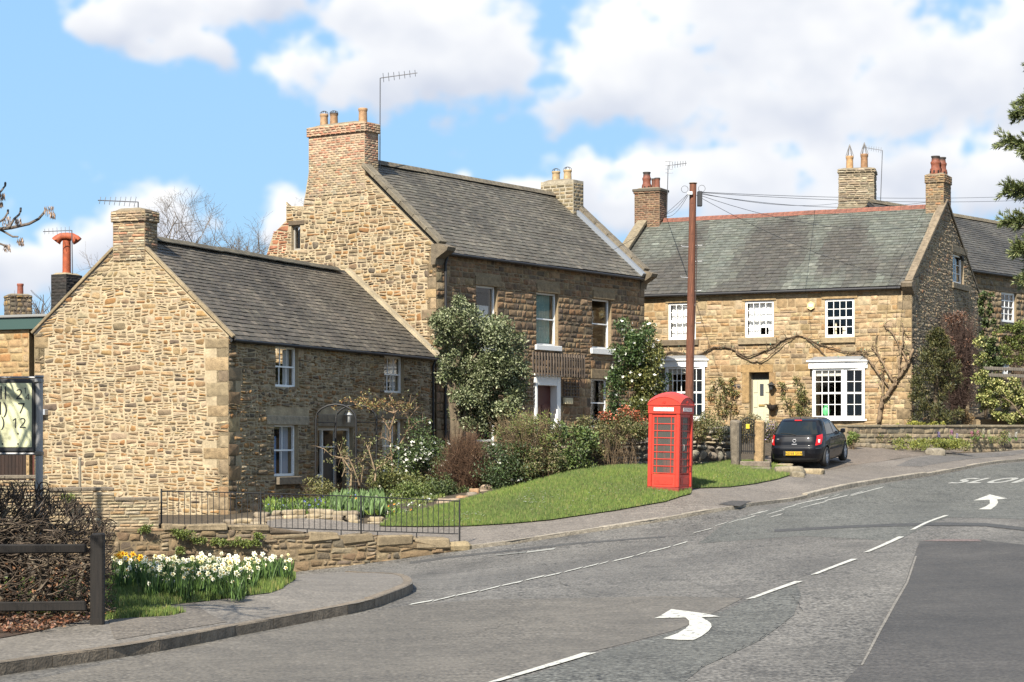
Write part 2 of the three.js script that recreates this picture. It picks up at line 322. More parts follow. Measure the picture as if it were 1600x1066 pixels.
const road = drape('road', roadEdge, 0, 0.6, M.chip, (x, d) => { const al = d * .94 + x * .34, ac = x * .94 - d * .34, s = 1 + 0.5 * fbm(ac * 0.9, al * 0.07, 2, 4) + 0.35 * fbm(x * .8, d * .3, 9, 4) + 0.12 * Math.sin(ac * 2.1 + noise(al * .1) * 2); return [0.176 * s, 0.167 * s, 0.153 * s]; });
const patch = (name, list, off, mat, col, cell = 0.8) => drape(name, plan(list), off, cell, mat, col, road);
patch('worn_tarmac', [[-60, 1085], [300, 1009], [640, 946], [760, 937], [1040, 932], [1162, 935], [1060, 984], [925, 1019], [766, 1066], [700, 1090], [200, 1095]], 0.004, M.tar, (x, d) => { const al = d * .94 + x * .34, ac = x * .94 - d * .34, s = 1 + 0.4 * fbm(ac * 0.7, al * 0.06, 12, 4) + .3 * fbm(x * .9, d * .4, 14, 4); return [0.152 * s, 0.139 * s, 0.12 * s]; });
patch('coarse_chippings', [[780, 1090], [800, 1066], [932, 1021], [1062, 985], [1165, 940], [1246, 914], [1252, 930], [1240, 962], [1190, 1000], [1100, 1042], [1040, 1090]], 0.004, M.chip, (x, d) => { const s = 1 + .5 * fbm(x * .7, d * .35, 17, 4); return [0.142 * s, 0.143 * s, 0.13 * s]; });
patch('far_chippings', [[1090, 850], [1130, 818], [1293, 774], [1425, 750], [1600, 723], [1700, 712], [1760, 800], [1600, 812], [1480, 809], [1400, 846], [1250, 838]], 0.004, M.chip, (x, d) => { const al = d * .94 + x * .34, ac = x * .94 - d * .34, s = 1 + 0.45 * fbm(ac * 0.6, al * 0.08, 31, 4) + .25 * fbm(x * .8, d * .3, 33, 3); return [0.15 * s, 0.152 * s, 0.138 * s]; });
patch('dark_resurfacing', [[1312, 1075], [1345, 1040], [1373, 985], [1395, 945], [1415, 910], [1432, 860], [1438, 846], [1520, 843], [1600, 852], [1800, 856], [2000, 1000], [1900, 1085]], 0.008, M.tar, (x, d) => { const s = 1 + 0.7 * fbm(x * 0.5 + 3, d * 0.35, 41, 4) + .5 * sstep(.15, .4, fbm(x * .25, d * 1.2, 47, 4)); return [0.068 * s, 0.063 * s, 0.058 * s]; });
patch('dark_band', [[1210, 828], [1340, 821], [1455, 817], [1540, 818], [1610, 826], [1610, 831], [1540, 823], [1455, 822], [1340, 825], [1210, 832]], 0.009, M.tar, [0.07, 0.069, 0.068], 0.5);  // narrow strip of darker colour laid across the far carriageway
patch('dark_band', [[640, 878], [700, 870], [800, 859], [900, 848], [1040, 838], [1040, 840], [900, 851], [800, 862], [700, 873], [640, 882]], 0.005, M.tar, [0.085, 0.083, 0.08], 0.5);  // second, thinner strip, only darker in colour than the road
patch('patch_edge', [[1345, 1041], [1373, 986], [1395, 946], [1416, 911], [1430, 870], [1433, 870], [1419, 912], [1399, 947], [1377, 987], [1348, 1042]], 0.012, M.tar, [0.24, 0.225, 0.2], 0.3);
patch('drain_cover', [[1440, 846], [1475, 843.5], [1530, 844], [1534, 847], [1480, 847]], 0.013, M.tar, [0.2, 0.15, 0.14], 0.3);
{ // sealed joints and cracks
  const r = mulberry(88), line = (pts, w, col) => { const L = plan(pts), b = new MB(); let prev = null; const dense = []; for (let k = 0; k + 1 < L.length; k++) for (let s = 0; s < 14; s++) dense.push([lerp(L[k][0], L[k + 1][0], s / 14) + (r() - .5) * .07, lerp(L[k][1], L[k + 1][1], s / 14) + (r() - .5) * .12]); for (const [x, d] of dense) { const ww = w * (.4 + r()), p = [b.v(x - ww, gy(x - ww, d, .0145), -d, x, d, col), b.v(x + ww, gy(x + ww, d, .0145), -d - .02, x, d, col)]; if (prev) { b.tri(prev[0], prev[1], p[1]); b.tri(prev[0], p[1], p[0]); } prev = p; } b.build('road_crack', M.tar, road); };
  line([[690, 1005], [760, 985], [850, 965], [960, 948], [1050, 930]], .004, [.12, .115, .105]); line([[1160, 936], [1060, 905], [1090, 890], [1180, 868], [1250, 850]], .004, [.12, .115, .105]); line([[1240, 930], [1252, 955], [1200, 992], [1110, 1035], [1050, 1066]], .006, [.11, .105, .095]); line([[640, 935], [720, 933], [800, 930], [900, 931]], .005, [.11, .105, .095]); line([[850, 880], [880, 915], [930, 930]], .004, [.12, .115, .105]);
}
// painted markings
const mark = (name, list, k = 1, off = 0.013) => patch(name, list, off, M.line, [0.56 * k, 0.545 * k, 0.5 * k], 0.35);
for (const [a, b, w] of [[[770, 1066], [923, 1021.5], 13], [[1172, 936], [1249, 909.5], 8], [[1272, 898], [1336, 874.5], 6.5], [[1354, 863], [1409, 839.5], 6], [[1426, 828], [1480, 806], 4.5]]) { const [x0, y0] = a, [x1, y1] = b; mark('lane_line', [[x0 - w * .9, y0 + w * .25], [x0 + w * .9, y0 + w * 0], [x1 + w * .7, y1 + 0], [x1 - w * .9, y1]].map((q) => q)); }
for (const [x0, y0, x1, y1, w] of [[641, 945, 676, 940], [676, 940, 711, 932.5], [713, 931, 747, 925], [750, 924, 781, 917.5], [784, 915.5, 816, 910], [821, 907, 850, 901.5], [850, 901.5, 877, 896.5], [882, 894, 910, 888], [911, 887.5, 935, 882.5], [936, 882, 950, 879], [958, 877, 990, 870.5], [994, 868, 1011, 864], [1014, 863, 1048, 855.5], [1052, 853, 1074, 848]]) mark('edge_line', [[x0 - 2, y0 + 1.8], [x0 + 3, y0 - .6], [x1 + 2, y1 - 1.8], [x1 - 3, y1 + 1]], .95);
for (const [x0, y0, x1, y1] of [[1085, 833, 1112, 827], [1118, 822, 1136, 817.5], [1139, 817.5, 1157, 812.5], [1157, 813, 1180, 807.5], [1170, 806, 1192, 800.5], [1200, 804, 1226, 797.5], [1186, 802, 1200, 799], [1222, 795.5, 1243, 791], [1205, 808, 1222, 804.5], [1252, 794, 1276, 788], [1242, 789, 1262, 785], [1263, 784, 1294, 778.5], [1270, 789, 1292, 784.5], [1290, 782.5, 1325, 775], [1300, 777, 1312, 773.5], [1330, 775, 1380, 762.5], [1330, 773.5, 1348, 769]]) mark('edge_line', [[x0 - 3, y0 + 1.6], [x0 + 1, y0 - .3], [x1 + 2, y1 - 1.5], [x1 - 2, y1 + .6]], .8);
mark('worn_line', [[824, 862.5], [868, 857], [866, 859.5], [822, 865]], .6);
mark('worn_line', [[775, 868], [822, 862.8], [821, 864.4], [772, 869.6]], .4);
mark('turn_arrow', [[1022, 967.7], [1029, 965.5], [1049, 953.3], [1102, 960.2], [1125, 965.2], [1100, 966.2], [1096, 966.2], [1105, 971], [1111, 976], [1112, 981], [1107, 988], [1096, 996], [1084, 1001.8], [1062, 1001.8], [1036, 999.6], [1058, 991.5], [1071, 984], [1077, 978.5], [1077, 972], [1071.5, 966.6]]);
mark('turn_arrow', [[1521, 783], [1547, 773.3], [1574.6, 779.8], [1558, 781.3], [1560, 785.5], [1557, 790.5], [1548.5, 797], [1529, 796.8], [1541, 792], [1547, 787.5], [1546.5, 782]]);
{ // lettering on the carriageway, stretched along the lane
  const font = await new FontLoader().loadAsync('fonts/droid/droid_sans_bold.typeface.json');
  globalThis.fontBold = font;
  const g = new THREE.ShapeGeometry(font.generateShapes('SLOW', 1), 6), p = g.attributes.position, b = new MB(); g.computeBoundingBox();
  for (let k = 0; k < p.count; k++) { const tx = p.getX(k), ty = p.getY(k) / g.boundingBox.max.y, q = G(1477 + tx * 37 + ty * 33, 755.5 - ty * 8.4 - tx * 0.3, 0.013); b.v(q.x, q.y, q.z, q.x, -q.z, [0.42, 0.41, 0.38]); }
  for (let k = 0; k < g.index.count; k += 3) b.tri(g.index.getX(k), g.index.getX(k + 1), g.index.getX(k + 2));
  b.build('slow_lettering', M.line, road);
}
// pavements, kerbs, drive, verges
const nearPavement = drape('pavement', [...nearKerb, ...plan([[460, 899], [462, 904], [440, 918], [420, 925], [300, 940], [200, 951], [165, 955], [150, 963], [60, 985], [0, 996], [-120, 1010]], 0.14), [-9, 21.5]], 0.14, 0.5, M.tar, (x, d) => { const s = 1 + 0.25 * fbm(x * 0.5, d * 0.4, 51, 3); return [0.205 * s, 0.187 * s, 0.165 * s]; });
drape('pavement_patch', plan([[165, 955], [300, 940], [322, 957], [355, 972], [180, 1000]], 0.144), 0.146, 0.5, M.tar, [0.165, 0.145, 0.122], nearPavement);
const farPavement = drape('pavement', [...farKerb, [24, 82], ...plan([[1600, 702], [1500, 708], [1400, 718], [1330, 727], [1240, 743], [1180, 756], [1083, 763], [1078, 773], [1040, 784], [960, 798], [860, 812.5], [730, 823], [640, 822.5], [560, 818], [420, 806], [415, 826], [470, 831], [560, 839], [650, 847], [720, 853]], 0.08)], 0.08, 0.6, M.tar, (x, d) => { const s = 1 + 0.22 * fbm(x * 0.4, d * 0.3, 61, 3); return [0.212 * s, 0.188 * s, 0.165 * s]; });
drape('tarmac_apron', plan([[1425, 717], [1500, 709], [1600, 703], [1600, 708], [1500, 719], [1440, 729], [1400, 728]], 0.09), 0.086, 0.6, M.tar, [0.15, 0.14, 0.132], farPavement);
drape('drive', plan([[1234, 745], [1330, 727.5], [1425, 714], [1500, 707], [1512, 701], [1470, 703], [1330, 696], [1240, 700], [1196, 715], [1190, 735]], 0.085), 0.085, 0.6, M.tar, (x, d) => { const s = 1 + 0.3 * fbm(x * 0.5, d * 0.5, 66, 3); return [0.2 * s, 0.165 * s, 0.135 * s]; });
const vergeOut = plan([[732, 822], [800, 818], [860, 812.5], [960, 798], [1040, 784], [1079, 772], [1082, 763], [1140, 761], [1180, 756], [1215, 749], [1243, 740], [1230, 731], [1195, 722], [1140, 721], [1085, 728], [1010, 729], [950, 730], [820, 757], [760, 772], [735, 779], [690, 790], [640, 802], [606, 812], [592, 822], [650, 823]], 0.1);
const greens = (x, d) => { const s = 1 + 0.45 * fbm(x * 0.7, d * 0.5, 71, 3); return [0.105 * s, 0.15 * s, 0.026 * s]; };
drape('grass_verge', vergeOut, 0.11, 0.5, M.grass, greens);
const bankOut = [...plan([[150, 962], [165, 955.5], [200, 951.5], [300, 940.5], [420, 925.5], [440, 918.5], [461, 905], [459, 899]], 0.16), [-5, 36.4], [-9, 37], [-12, 36], [-12, 26.5]];
drape('grass_bank', bankOut, 0.152, 0.5, M.grass, greens);
const stripOut = plan([[170, 957], [262, 953], [290, 956], [262, 962], [205, 965], [165, 968]], 0.15); drape('grass_bank', stripOut, 0.148, 0.4, M.grass, greens);
drape('bare_soil', [...plan([[150, 963], [60, 986], [0, 997], [-60, 1003]], 0.15), [-9, 22], [-12, 26], [-6, 28.2]], 0.15, 0.4, M.soil, [0.1, 0.06, 0.035]);

function inside(poly, x, d) { let c = false; for (let i = 0, j = poly.length - 1; i < poly.length; j = i++) if ((poly[i][1] > d) !== (poly[j][1] > d) && x < (poly[j][0] - poly[i][0]) * (d - poly[i][1]) / (poly[j][1] - poly[i][1]) + poly[i][0]) c = !c; return c; }
function kerb(name, line, hgt, len, wid, colBase, seed) { // kerb stones laid end to end
  const r = mulberry(seed), root = new THREE.Group(); root.name = numbered(name); root.userData.kind = 'structure'; scene.add(root);
  const cum = [0]; for (let k = 1; k < line.length; k++) cum.push(cum[k - 1] + Math.hypot(line[k][0] - line[k - 1][0], line[k][1] - line[k - 1][1]));
  const at = (s) => { let k = 1; while (k < line.length - 1 && cum[k] < s) k++; const t = clamp((s - cum[k - 1]) / (cum[k] - cum[k - 1])); return [lerp(line[k - 1][0], line[k][0], t), lerp(line[k - 1][1], line[k][1], t)]; };
  for (let s = 0; s < cum.at(-1) - 0.05;) {
    const l = len * (1 + (r() - .5) * 0.08), e = Math.min(cum.at(-1), s + l - 0.012), a = at(s), b = at(e), dx = b[0] - a[0], dd = b[1] - a[1], L = Math.hypot(dx, dd); if (L < 0.1) break;
    const nx = -dd / L * wid, nd = dx / L * wid, h = typeof hgt === 'function' ? hgt((a[0] + b[0]) / 2, (a[1] + b[1]) / 2) : hgt, c = jit(colBase, r, 0.16), dy = (r() - .5) * 0.012, ch = 0.016;
    const q = (p, off, ix) => [p[0] + nx * ix, gy(p[0], p[1], off), -(p[1] + nd * ix)], m = new MB();
    const b0 = q(a, -.12, 0), b1 = q(b, -.12, 0), f0 = q(a, h - ch + dy, 0), f1 = q(b, h - ch + dy, 0), t0 = q(a, h + dy, ch / wid), t1 = q(b, h + dy, ch / wid), k0 = q(a, h + dy, 1), k1 = q(b, h + dy, 1), g0 = q(a, -.12, 1), g1 = q(b, -.12, 1);
    m.face([b0, b1, f1, f0], c, s); m.face([f0, f1, t1, t0], c, s); m.face([t0, t1, k1, k0], c, s); m.face([b0, f0, t0, k0, g0], c); m.face([b1, g1, k1, t1, f1], c); m.face([g1, g0, k0, k1], c);
    m.build('kerb_stone', M.stone, root); s += l;
  }
}
kerb('kerb', nearKerb, 0.148, 0.915, 0.15, [0.2, 0.165, 0.125], 5);
kerb('kerb', farKerb, (x, d) => (d > 55.5 && d < 63 ? 0.13 : 0.09), 0.9, 0.16, [0.36, 0.32, 0.26], 6);
{ // inspection cover let into the far pavement
  const o = drape('inspection_cover', plan([[1123, 788], [1143, 782.5], [1174, 783.5], [1156, 791.5]], 0.09), 0.092, 0.3, M.tar, [0.075, 0.07, 0.066]);
  delete o.userData.kind; tag(o, 'dark rectangular inspection cover set in the pavement near the phone box', 'cover');
}
// ------------------------------------------------------------------ building helpers
const MX = (ox, oy, oz, turn = 0) => new THREE.Matrix4().makeRotationY(turn).setPosition(ox, oy, oz);
const basis = (o, x, y, z) => new THREE.Matrix4().makeBasis(x, y, z).setPosition(o);
function frame(H, LM) { // pixel of the photograph to coordinates in the plane of a wall
  const world = new THREE.Matrix4().multiplyMatrices(H.matrixWorld, LM), inv = world.clone().invert(), e = V(0, EYE, 0).applyMatrix4(inv);
  const hit = (px, py, z = 0) => { const d = P(px, py, 1).applyMatrix4(inv).sub(e), t = (z - e.z) / d.z; return [e.x + d.x * t, e.y + d.y * t]; };
  const rect = (x0, y0, x1, y1, z = 0) => { const xm = (x0 + x1) / 2, ym = (y0 + y1) / 2; return { u0: hit(x0, ym, z)[0], u1: hit(x1, ym, z)[0], v0: hit(xm, y1, z)[1], v1: hit(xm, y0, z)[1] }; };
  return { LM, world, inv, hit, rect };
}
function paintGeo(g, c) { const n = g.attributes.position.count, a = new Float32Array(n * 3); for (let k = 0; k < n; k++) a.set(c, k * 3); g.setAttribute('color', new THREE.BufferAttribute(a, 3)); return g; }
class Pieces { // the largest stay parts of their own, the rest is one part
  constructor(name, limit, mat) { Object.assign(this, { name, limit, mat, list: [] }); }
  add(mb, parent, size) { this.list.push([size, mb, parent]); }
  flush() {
    const w = V(0, 0, 0);
    for (const e of this.list) { e[2].updateWorldMatrix(true, false); w.set(e[1].p[0], e[1].p[1], e[1].p[2]).applyMatrix4(e[2].matrixWorld); const px = 800 + F * w.x / -w.z, py = HY - F * (w.y - EYE) / -w.z; e[0] *= (F / w.z) ** 2 * (px > -5 && px < 1605 && py < 1070 ? 1 : 0); }   // square pixels in the photograph
    this.list.sort((a, b) => b[0] - a[0]);
    const own = this.list.slice(0, this.limit).filter((e) => e[0] > 22);
    own.forEach(([, mb, parent]) => mb.build(this.name, this.mat, parent));
    const rest = new Map();
    for (const [, mb, parent] of this.list.slice(own.length)) { if (!rest.has(parent)) rest.set(parent, new MB()); const t = rest.get(parent), o = t.n; for (const [k, src] of [['p', mb.p], ['uv', mb.uv], ['c', mb.c]]) for (let j = 0; j < src.length; j++) t[k].push(src[j]); for (let j = 0; j < mb.i.length; j++) t.i.push(mb.i[j] + o); }
    for (const [parent, mb] of rest) mb.build(this.name + '_filling', this.mat, parent).userData.kind = 'stuff';
  }
}
function crossings(outline, v) { const xs = []; for (let k = 0; k < outline.length; k++) { const a = outline[k], b = outline[(k + 1) % outline.length]; if ((a[1] > v) !== (b[1] > v)) xs.push({ x: a[0] + (b[0] - a[0]) * (v - a[1]) / (b[1] - a[1]), at: (q) => clamp(a[0] + (b[0] - a[0]) * (q - a[1]) / (b[1] - a[1]), Math.min(a[0], b[0]), Math.max(a[0], b[0])) }); } return xs.sort((p, q) => p.x - q.x); }
const pick = (pal, r) => { let t = r() * pal.reduce((s, q) => s + q[1], 0); for (const q of pal) if ((t -= q[1]) <= 0) return q[0]; return pal[0][0]; };
function pieceFrom(q, st, r, col, m) { // q: 4 corners [u,v] anticlockwise from lower left; m: plane to parent
  const g = st.gap / 2, cx = (q[0][0] + q[1][0] + q[2][0] + q[3][0]) / 4, cy = (q[0][1] + q[1][1] + q[2][1] + q[3][1]) / 4, mb = new MB(), pts = [];
  const sh = q.map(([x, y]) => [x + Math.sign(cx - x) * g, y + Math.sign(cy - y) * g]);
  for (let k = 0; k < 4; k++) {
    const a = sh[k], b = sh[(k + 1) % 4], p = sh[(k + 3) % 4], cut = () => clamp(st.round * (0.5 + r()), 0.02, 0.46), t1 = cut(), t2 = cut(), L1 = Math.hypot(a[0] - p[0], a[1] - p[1]) + 1e-6, L2 = Math.hypot(b[0] - a[0], b[1] - a[1]) + 1e-6, mx = Math.min(L1, L2);
    const f1 = Math.min(0.46, t1 * mx / L1), f2 = Math.min(0.46, t2 * mx / L2), j = () => (r() - .5) * st.jit * mx;
    pts.push([a[0] + (p[0] - a[0]) * f1 + j(), a[1] + (p[1] - a[1]) * f1 + j()], [a[0] + (b[0] - a[0]) * f2 + j(), a[1] + (b[1] - a[1]) * f2 + j()]);
  }
  const pr = lerp(st.prot[0], st.prot[1], r()), tx = (r() - .5) * (st.tilt ?? .1), ty = (r() - .5) * (st.tilt ?? .1), ch = Math.min(st.ch ?? .014, Math.min(q[1][0] - q[0][0], q[3][1] - q[0][1]) * 0.25);
  const tr = new THREE.Vector3(), put = (x, y, z, c) => { tr.set(x, y, z); if (m) tr.applyMatrix4(m); return mb.v(tr.x, tr.y, tr.z, x + col[0] * 31, y + col[2] * 17, c); };
  const back = [], rim = [], n = pts.length, flat = st.flat;
  for (const [x, y] of pts) back.push(put(x, y, -0.02, col));
  for (const [x, y] of pts) { const dx = cx - x, dy = cy - y, L = Math.hypot(dx, dy) || 1, k = Math.min(ch, L * .5) / L; rim.push(put(x + dx * k, y + dy * k, pr * (flat ? 1 : .9) + (x - cx) * tx + (y - cy) * ty + (r() - .5) * (st.bump ?? .006), col)); }
  const c = put(cx + (r() - .5) * (q[1][0] - q[0][0]) * .5, cy + (r() - .5) * (q[3][1] - q[0][1]) * .4, pr * (flat ? 1 : 1.0 + .25 * r()) + (r() - .5) * (st.bump ?? .006), col);
  for (let k = 0; k < n; k++) { const l = (k + 1) % n; mb.tri(back[k], back[l], rim[k]); mb.tri(back[l], rim[l], rim[k]); mb.tri(rim[k], rim[l], c); }
  return mb;
}
// lays stones in uneven courses inside an outline, leaving the holes free
function clad(parent, m, outline, holes, st, bag, r, scaleFn) {
  const vs = outline.map((q) => q[1]), v1 = Math.max(...vs); let v = Math.max(Math.min(...vs), st.from ?? -99), row = 0;
  const edges = holes.flatMap((h) => [h.v0, h.v1]);
  while (v < v1 - 0.03) {
    let h = lerp(st.h[0], st.h[1], Math.pow(r(), st.hpow ?? 1)) * (st.hv ? st.hv(v) : 1);
    for (const e of edges) if (Math.abs(v + h - e) < 0.35 * h && e > v + 0.03) h = e - v;
    const t = Math.min(v1, v + h), mid = (v + t) / 2, wav = (u, y) => (st.wavy && y > vs[0] - 9 ? y + st.wavy * noise(u * 1.4, y * 7.3, 2) : y);
    const xs = crossings(outline, mid);
    for (let k = 0; k + 1 < xs.length; k += 2) {
      const L = xs[k], R = xs[k + 1];
      let spans = [[L.x, R.x, L, R]];
      for (const q of holes) if (q.v0 < t - 0.02 && q.v1 > v + 0.02) spans = spans.flatMap(([a, b, l, rr]) => (q.u1 <= a || q.u0 >= b ? [[a, b, l, rr]] : [[a, q.u0, l, null], [q.u1, b, null, rr]].filter((w) => w[1] - w[0] > 0.03)));
      for (const [a, b, l, rr] of spans) {
        let u = a, first = true;
        while (u < b - 0.02) {
          let w = lerp(st.w[0], st.w[1], Math.pow(r(), st.wpow ?? 1.2)) * (st.hv ? Math.sqrt(st.hv(v)) : 1);
          if (st.bond && first) w = st.w[0] * (row % 2 ? 0.5 : 1);
          if (b - (u + w) < st.w[0] * 0.55) w = b - u;
          const e = Math.min(b, u + w), last = e >= b - 0.001, lo0 = first && l ? l.at(v) : u, lo1 = first && l ? l.at(t) : u, hi0 = last && rr ? rr.at(v) : e, hi1 = last && rr ? rr.at(t) : e;
          const jj = () => (r() - .5) * (st.skew ?? 0), cells = [];
          if (st.rubble) { const sub = (a0, b0, a1, b1) => { const w2 = a1 - a0, h2 = b1 - b0, mw = lerp(st.rw[0], st.rw[1], r() ** 1.6), mh = lerp(st.rh[0], st.rh[1], r() ** 1.4); if (h2 > mh * 1.1 && (h2 > w2 * .75 || h2 / mh > w2 / mw * (.45 + .6 * r()))) { const k2 = b0 + h2 * lerp(.34, .66, r()); sub(a0, b0, a1, k2); sub(a0, k2, a1, b1); } else if (w2 > mw * 1.2) { const k2 = a0 + w2 * lerp(.3, .7, r()); sub(a0, b0, k2, b1); sub(k2, b0, a1, b1); } else { const X = (s, y) => lerp(lerp(lo0, hi0, s), lerp(lo1, hi1, s), y), q4 = [[a0, b0], [a1, b0], [a1, b1], [a0, b1]].map(([s, y]) => { const fx = (s - u) / (e - u), fy = (y - v) / (t - v), xx = X(fx, fy); return [xx + st.skew * noise(xx * 5, y * 5, 3), wav(xx, y)]; }); cells.push(q4); } }; sub(u, v, e, t); }
          else if (st.split && r() < st.split && t - v > st.h[0] * 1.3) { const k2 = v + (t - v) * lerp(.35, .65, r()); cells.push([[lo0, wav(lo0, v)], [hi0, wav(hi0, v)], [hi0, k2], [lo0, k2]], [[lo0, k2], [hi0, k2], [hi1, wav(hi1, t)], [lo1, wav(lo1, t)]]); }
          else { const ja = first ? 0 : jj(), jb = last ? 0 : jj(); cells.push([[lo0, wav(lo0, v)], [hi0, wav(hi0, v)], [hi1 + jb, wav(hi1, t)], [lo1 + ja, wav(lo1, t)]]); }
          for (const q of cells) if (Math.max(q[1][0] - q[0][0], q[2][0] - q[3][0]) > 0.05) {
            const qc = q.map((p) => [p[0], Math.min(p[1], v1)]), uu = (q[0][0] + q[1][0]) / 2, vv = (q[0][1] + q[2][1]) / 2, pal = st.pal instanceof Function ? st.pal(uu, vv, r) : st.pal;
            if (st.skip && r() < st.skip) continue;
            bag.add(pieceFrom(qc, st, r, jit(pick(pal, r), r, st.cv ?? .2, .12), m), parent, (q[1][0] - q[0][0]) * (q[2][1] - q[1][1]) * (scaleFn ? scaleFn(uu, vv) : 1));
          }
          u = e; first = false;
        }
      }
    }
    v = t; row++;
  }
}
function extruded(outline, holes, depth) {
  const s = new THREE.Shape(outline.map((q) => new THREE.Vector2(...q)));
  for (const h of holes) s.holes.push(new THREE.Path([[h.u0, h.v0], [h.u0, h.v1], [h.u1, h.v1], [h.u1, h.v0]].map((q) => new THREE.Vector2(...q))));
  const g = new THREE.ExtrudeGeometry(s, { depth, bevelEnabled: false }); g.translate(0, 0, -depth); return g;
}
function quoins(H, w, side, u, v0, v1, st, bag, r, other) { // big squared corner blocks; returns the places they take
  const out = [];
  let v = v0, k = 0;
  while (v < v1 - 0.12) {
    const h = Math.min(v1 - v, lerp(st.h[0], st.h[1], r())), L = (k + (other ? 1 : 0)) % 2 ? st.w[0] * (.85 + .3 * r()) : st.w[1] * (.85 + .3 * r());
    const a = side < 0 ? u : u - L, b = side < 0 ? u + L : u; if (k > 1 && r() < .3) { v += h * .8; k++; continue; } out.push({ u0: a, u1: b, v0: v, v1: v + h });
    bag.add(pieceFrom([[a, v], [b, v], [b, v + h], [a, v + h]], { gap: .014, round: .05, jit: .03, prot: st.prot ?? [.006, .02], tilt: .02, ch: .012, bump: .006 }, r, jit(pick(st.pal, r), r, .2, .1), null), w, 9 * L * h);
    v += h; k++;
  }
  return out;
}
function stoneWall(H, name, fr, outline, holes, mortarCol, st, bag, r, opt = {}) {
  const w = mesh(name, paintGeo(extruded(outline, holes, opt.depth ?? 0.38), mortarCol), M.mortar, H); w.applyMatrix4(fr.LM);
  const taken = [...holes, ...(opt.blocks ?? [])];
  for (const q of opt.quoins ?? []) taken.push(...quoins(H, w, q.side, q.u, q.v0, q.v1, q, bag, r, q.other));
  for (const b of opt.blocks ?? []) if (b.col) { const mb = new MB(); mb.cbox(b.u0, b.v0, -0.1, b.u1, b.v1, b.out ?? 0.035, jit(b.col, r, .06), .012, null, .008, r); mb.build(b.name ?? 'lintel', M.stone, w); }
  if (st) clad(w, null, outline, taken, st, bag, r);
  return w;
}
const white = [0.8, 0.8, 0.78];
function windowIn(H, fr, rc, o = {}) { // a framed window set back in its opening
  const { rec = 0.1, cols = 2, rows = 1, sashes = 2, fw = 0.06, bar = 0.022, col = white, curtain } = o, w = partGroup(o.name ?? 'window', H);
  w.applyMatrix4(new THREE.Matrix4().multiplyMatrices(fr.LM, new THREE.Matrix4().makeTranslation(0, 0, -rec)));
  const { u0, u1, v0, v1 } = rc, f = new MB();
  f.cbox(u0, v0, -.05, u0 + fw, v1, .03, col, .008); f.cbox(u1 - fw, v0, -.05, u1, v1, .03, col, .008); f.box(u0 + fw, v1 - fw, -.05, u1 - fw, v1, .028, col); f.box(u0 + fw, v0, -.05, u1 - fw, v0 + fw * 1.15, .032, col);
  const iu0 = u0 + fw, iu1 = u1 - fw, iv0 = v0 + fw * 1.15, iv1 = v1 - fw, H1 = (iv1 - iv0) / sashes, cw = (iu1 - iu0) / cols;
  const colw = o.colw ?? Array(cols).fill(1 / cols); const us = [iu0]; for (const q of colw) us.push(us.at(-1) + q * (iu1 - iu0));
  for (let s = 0; s < sashes; s++) {
    const a = iv0 + s * H1, b = a + H1, zz = s && sashes > 1 ? 0.012 : -0.012, rail = (o.rail ?? 0.045), lo = s ? a + rail * .5 : a, hi = s < sashes - 1 ? b - rail * .5 : b;
    if (s) f.box(iu0, a - rail * .5, -.03, iu1, a + rail * .5, .022, col);
    for (let k = 1; k < cols; k++) f.box(us[k] - bar / 2, lo, zz - .014, us[k] + bar / 2, hi, zz + .014, col);
    const rh = (hi - lo) / rows;
    for (let k = 1; k < rows; k++) for (let c = 0; c < cols; c++) f.box(us[c] + (c ? bar / 2 : 0), lo + rh * k - bar / 2, zz - .012, us[c + 1] - (c < cols - 1 ? bar / 2 : 0), lo + rh * k + bar / 2, zz + .012, col);
    for (let k = 0; k < rows; k++) for (let c = 0; c < cols; c++) { const g = new MB(), x0 = us[c] + (c ? bar / 2 : 0), x1 = us[c + 1] - (c < cols - 1 ? bar / 2 : 0), y0 = lo + rh * k + (k ? bar / 2 : 0), y1 = lo + rh * (k + 1) - (k < rows - 1 ? bar / 2 : 0); g.face([[x0, y0, zz - .004], [x1, y0, zz - .004], [x1, y1, zz - .004], [x0, y1, zz - .004]], [1, 1, 1]); g.build('pane', M.glass, w); }
  }
  f.build('frame', M.paint, w);
  if (curtain) {
    for (const [a, b, va, vb, cc] of curtain) { // fractions of the opening and a colour: hanging folds
      const cb = new MB(), n = 14, x0 = lerp(iu0, iu1, a), x1 = lerp(iu0, iu1, b), y0 = lerp(iv0, iv1, va), y1 = lerp(iv0, iv1, vb); let prev = null;
      for (let k = 0; k <= n; k++) { const x = lerp(x0, x1, k / n), z = -.16 + .025 * Math.sin(k * 2.4); const p = [cb.v(x, y0, z, x, y0, cc), cb.v(x, y1, z, x, y1, cc)]; if (prev) { cb.tri(prev[0], p[0], p[1]); cb.tri(prev[0], p[1], prev[1]); } prev = p; }
      cb.build('curtain', M.petal, w);
    }
  }
  return w;
}
function sillOn(H, fr, rc, col, z0 = -0.08, z1 = 0.09, mat = M.stone, name = 'sill') { const b = new MB(); b.cbox(rc.u0, rc.v0, z0, rc.u1, rc.v1, z1, col, .012, fr.LM); return b.build(name, mat, H); }
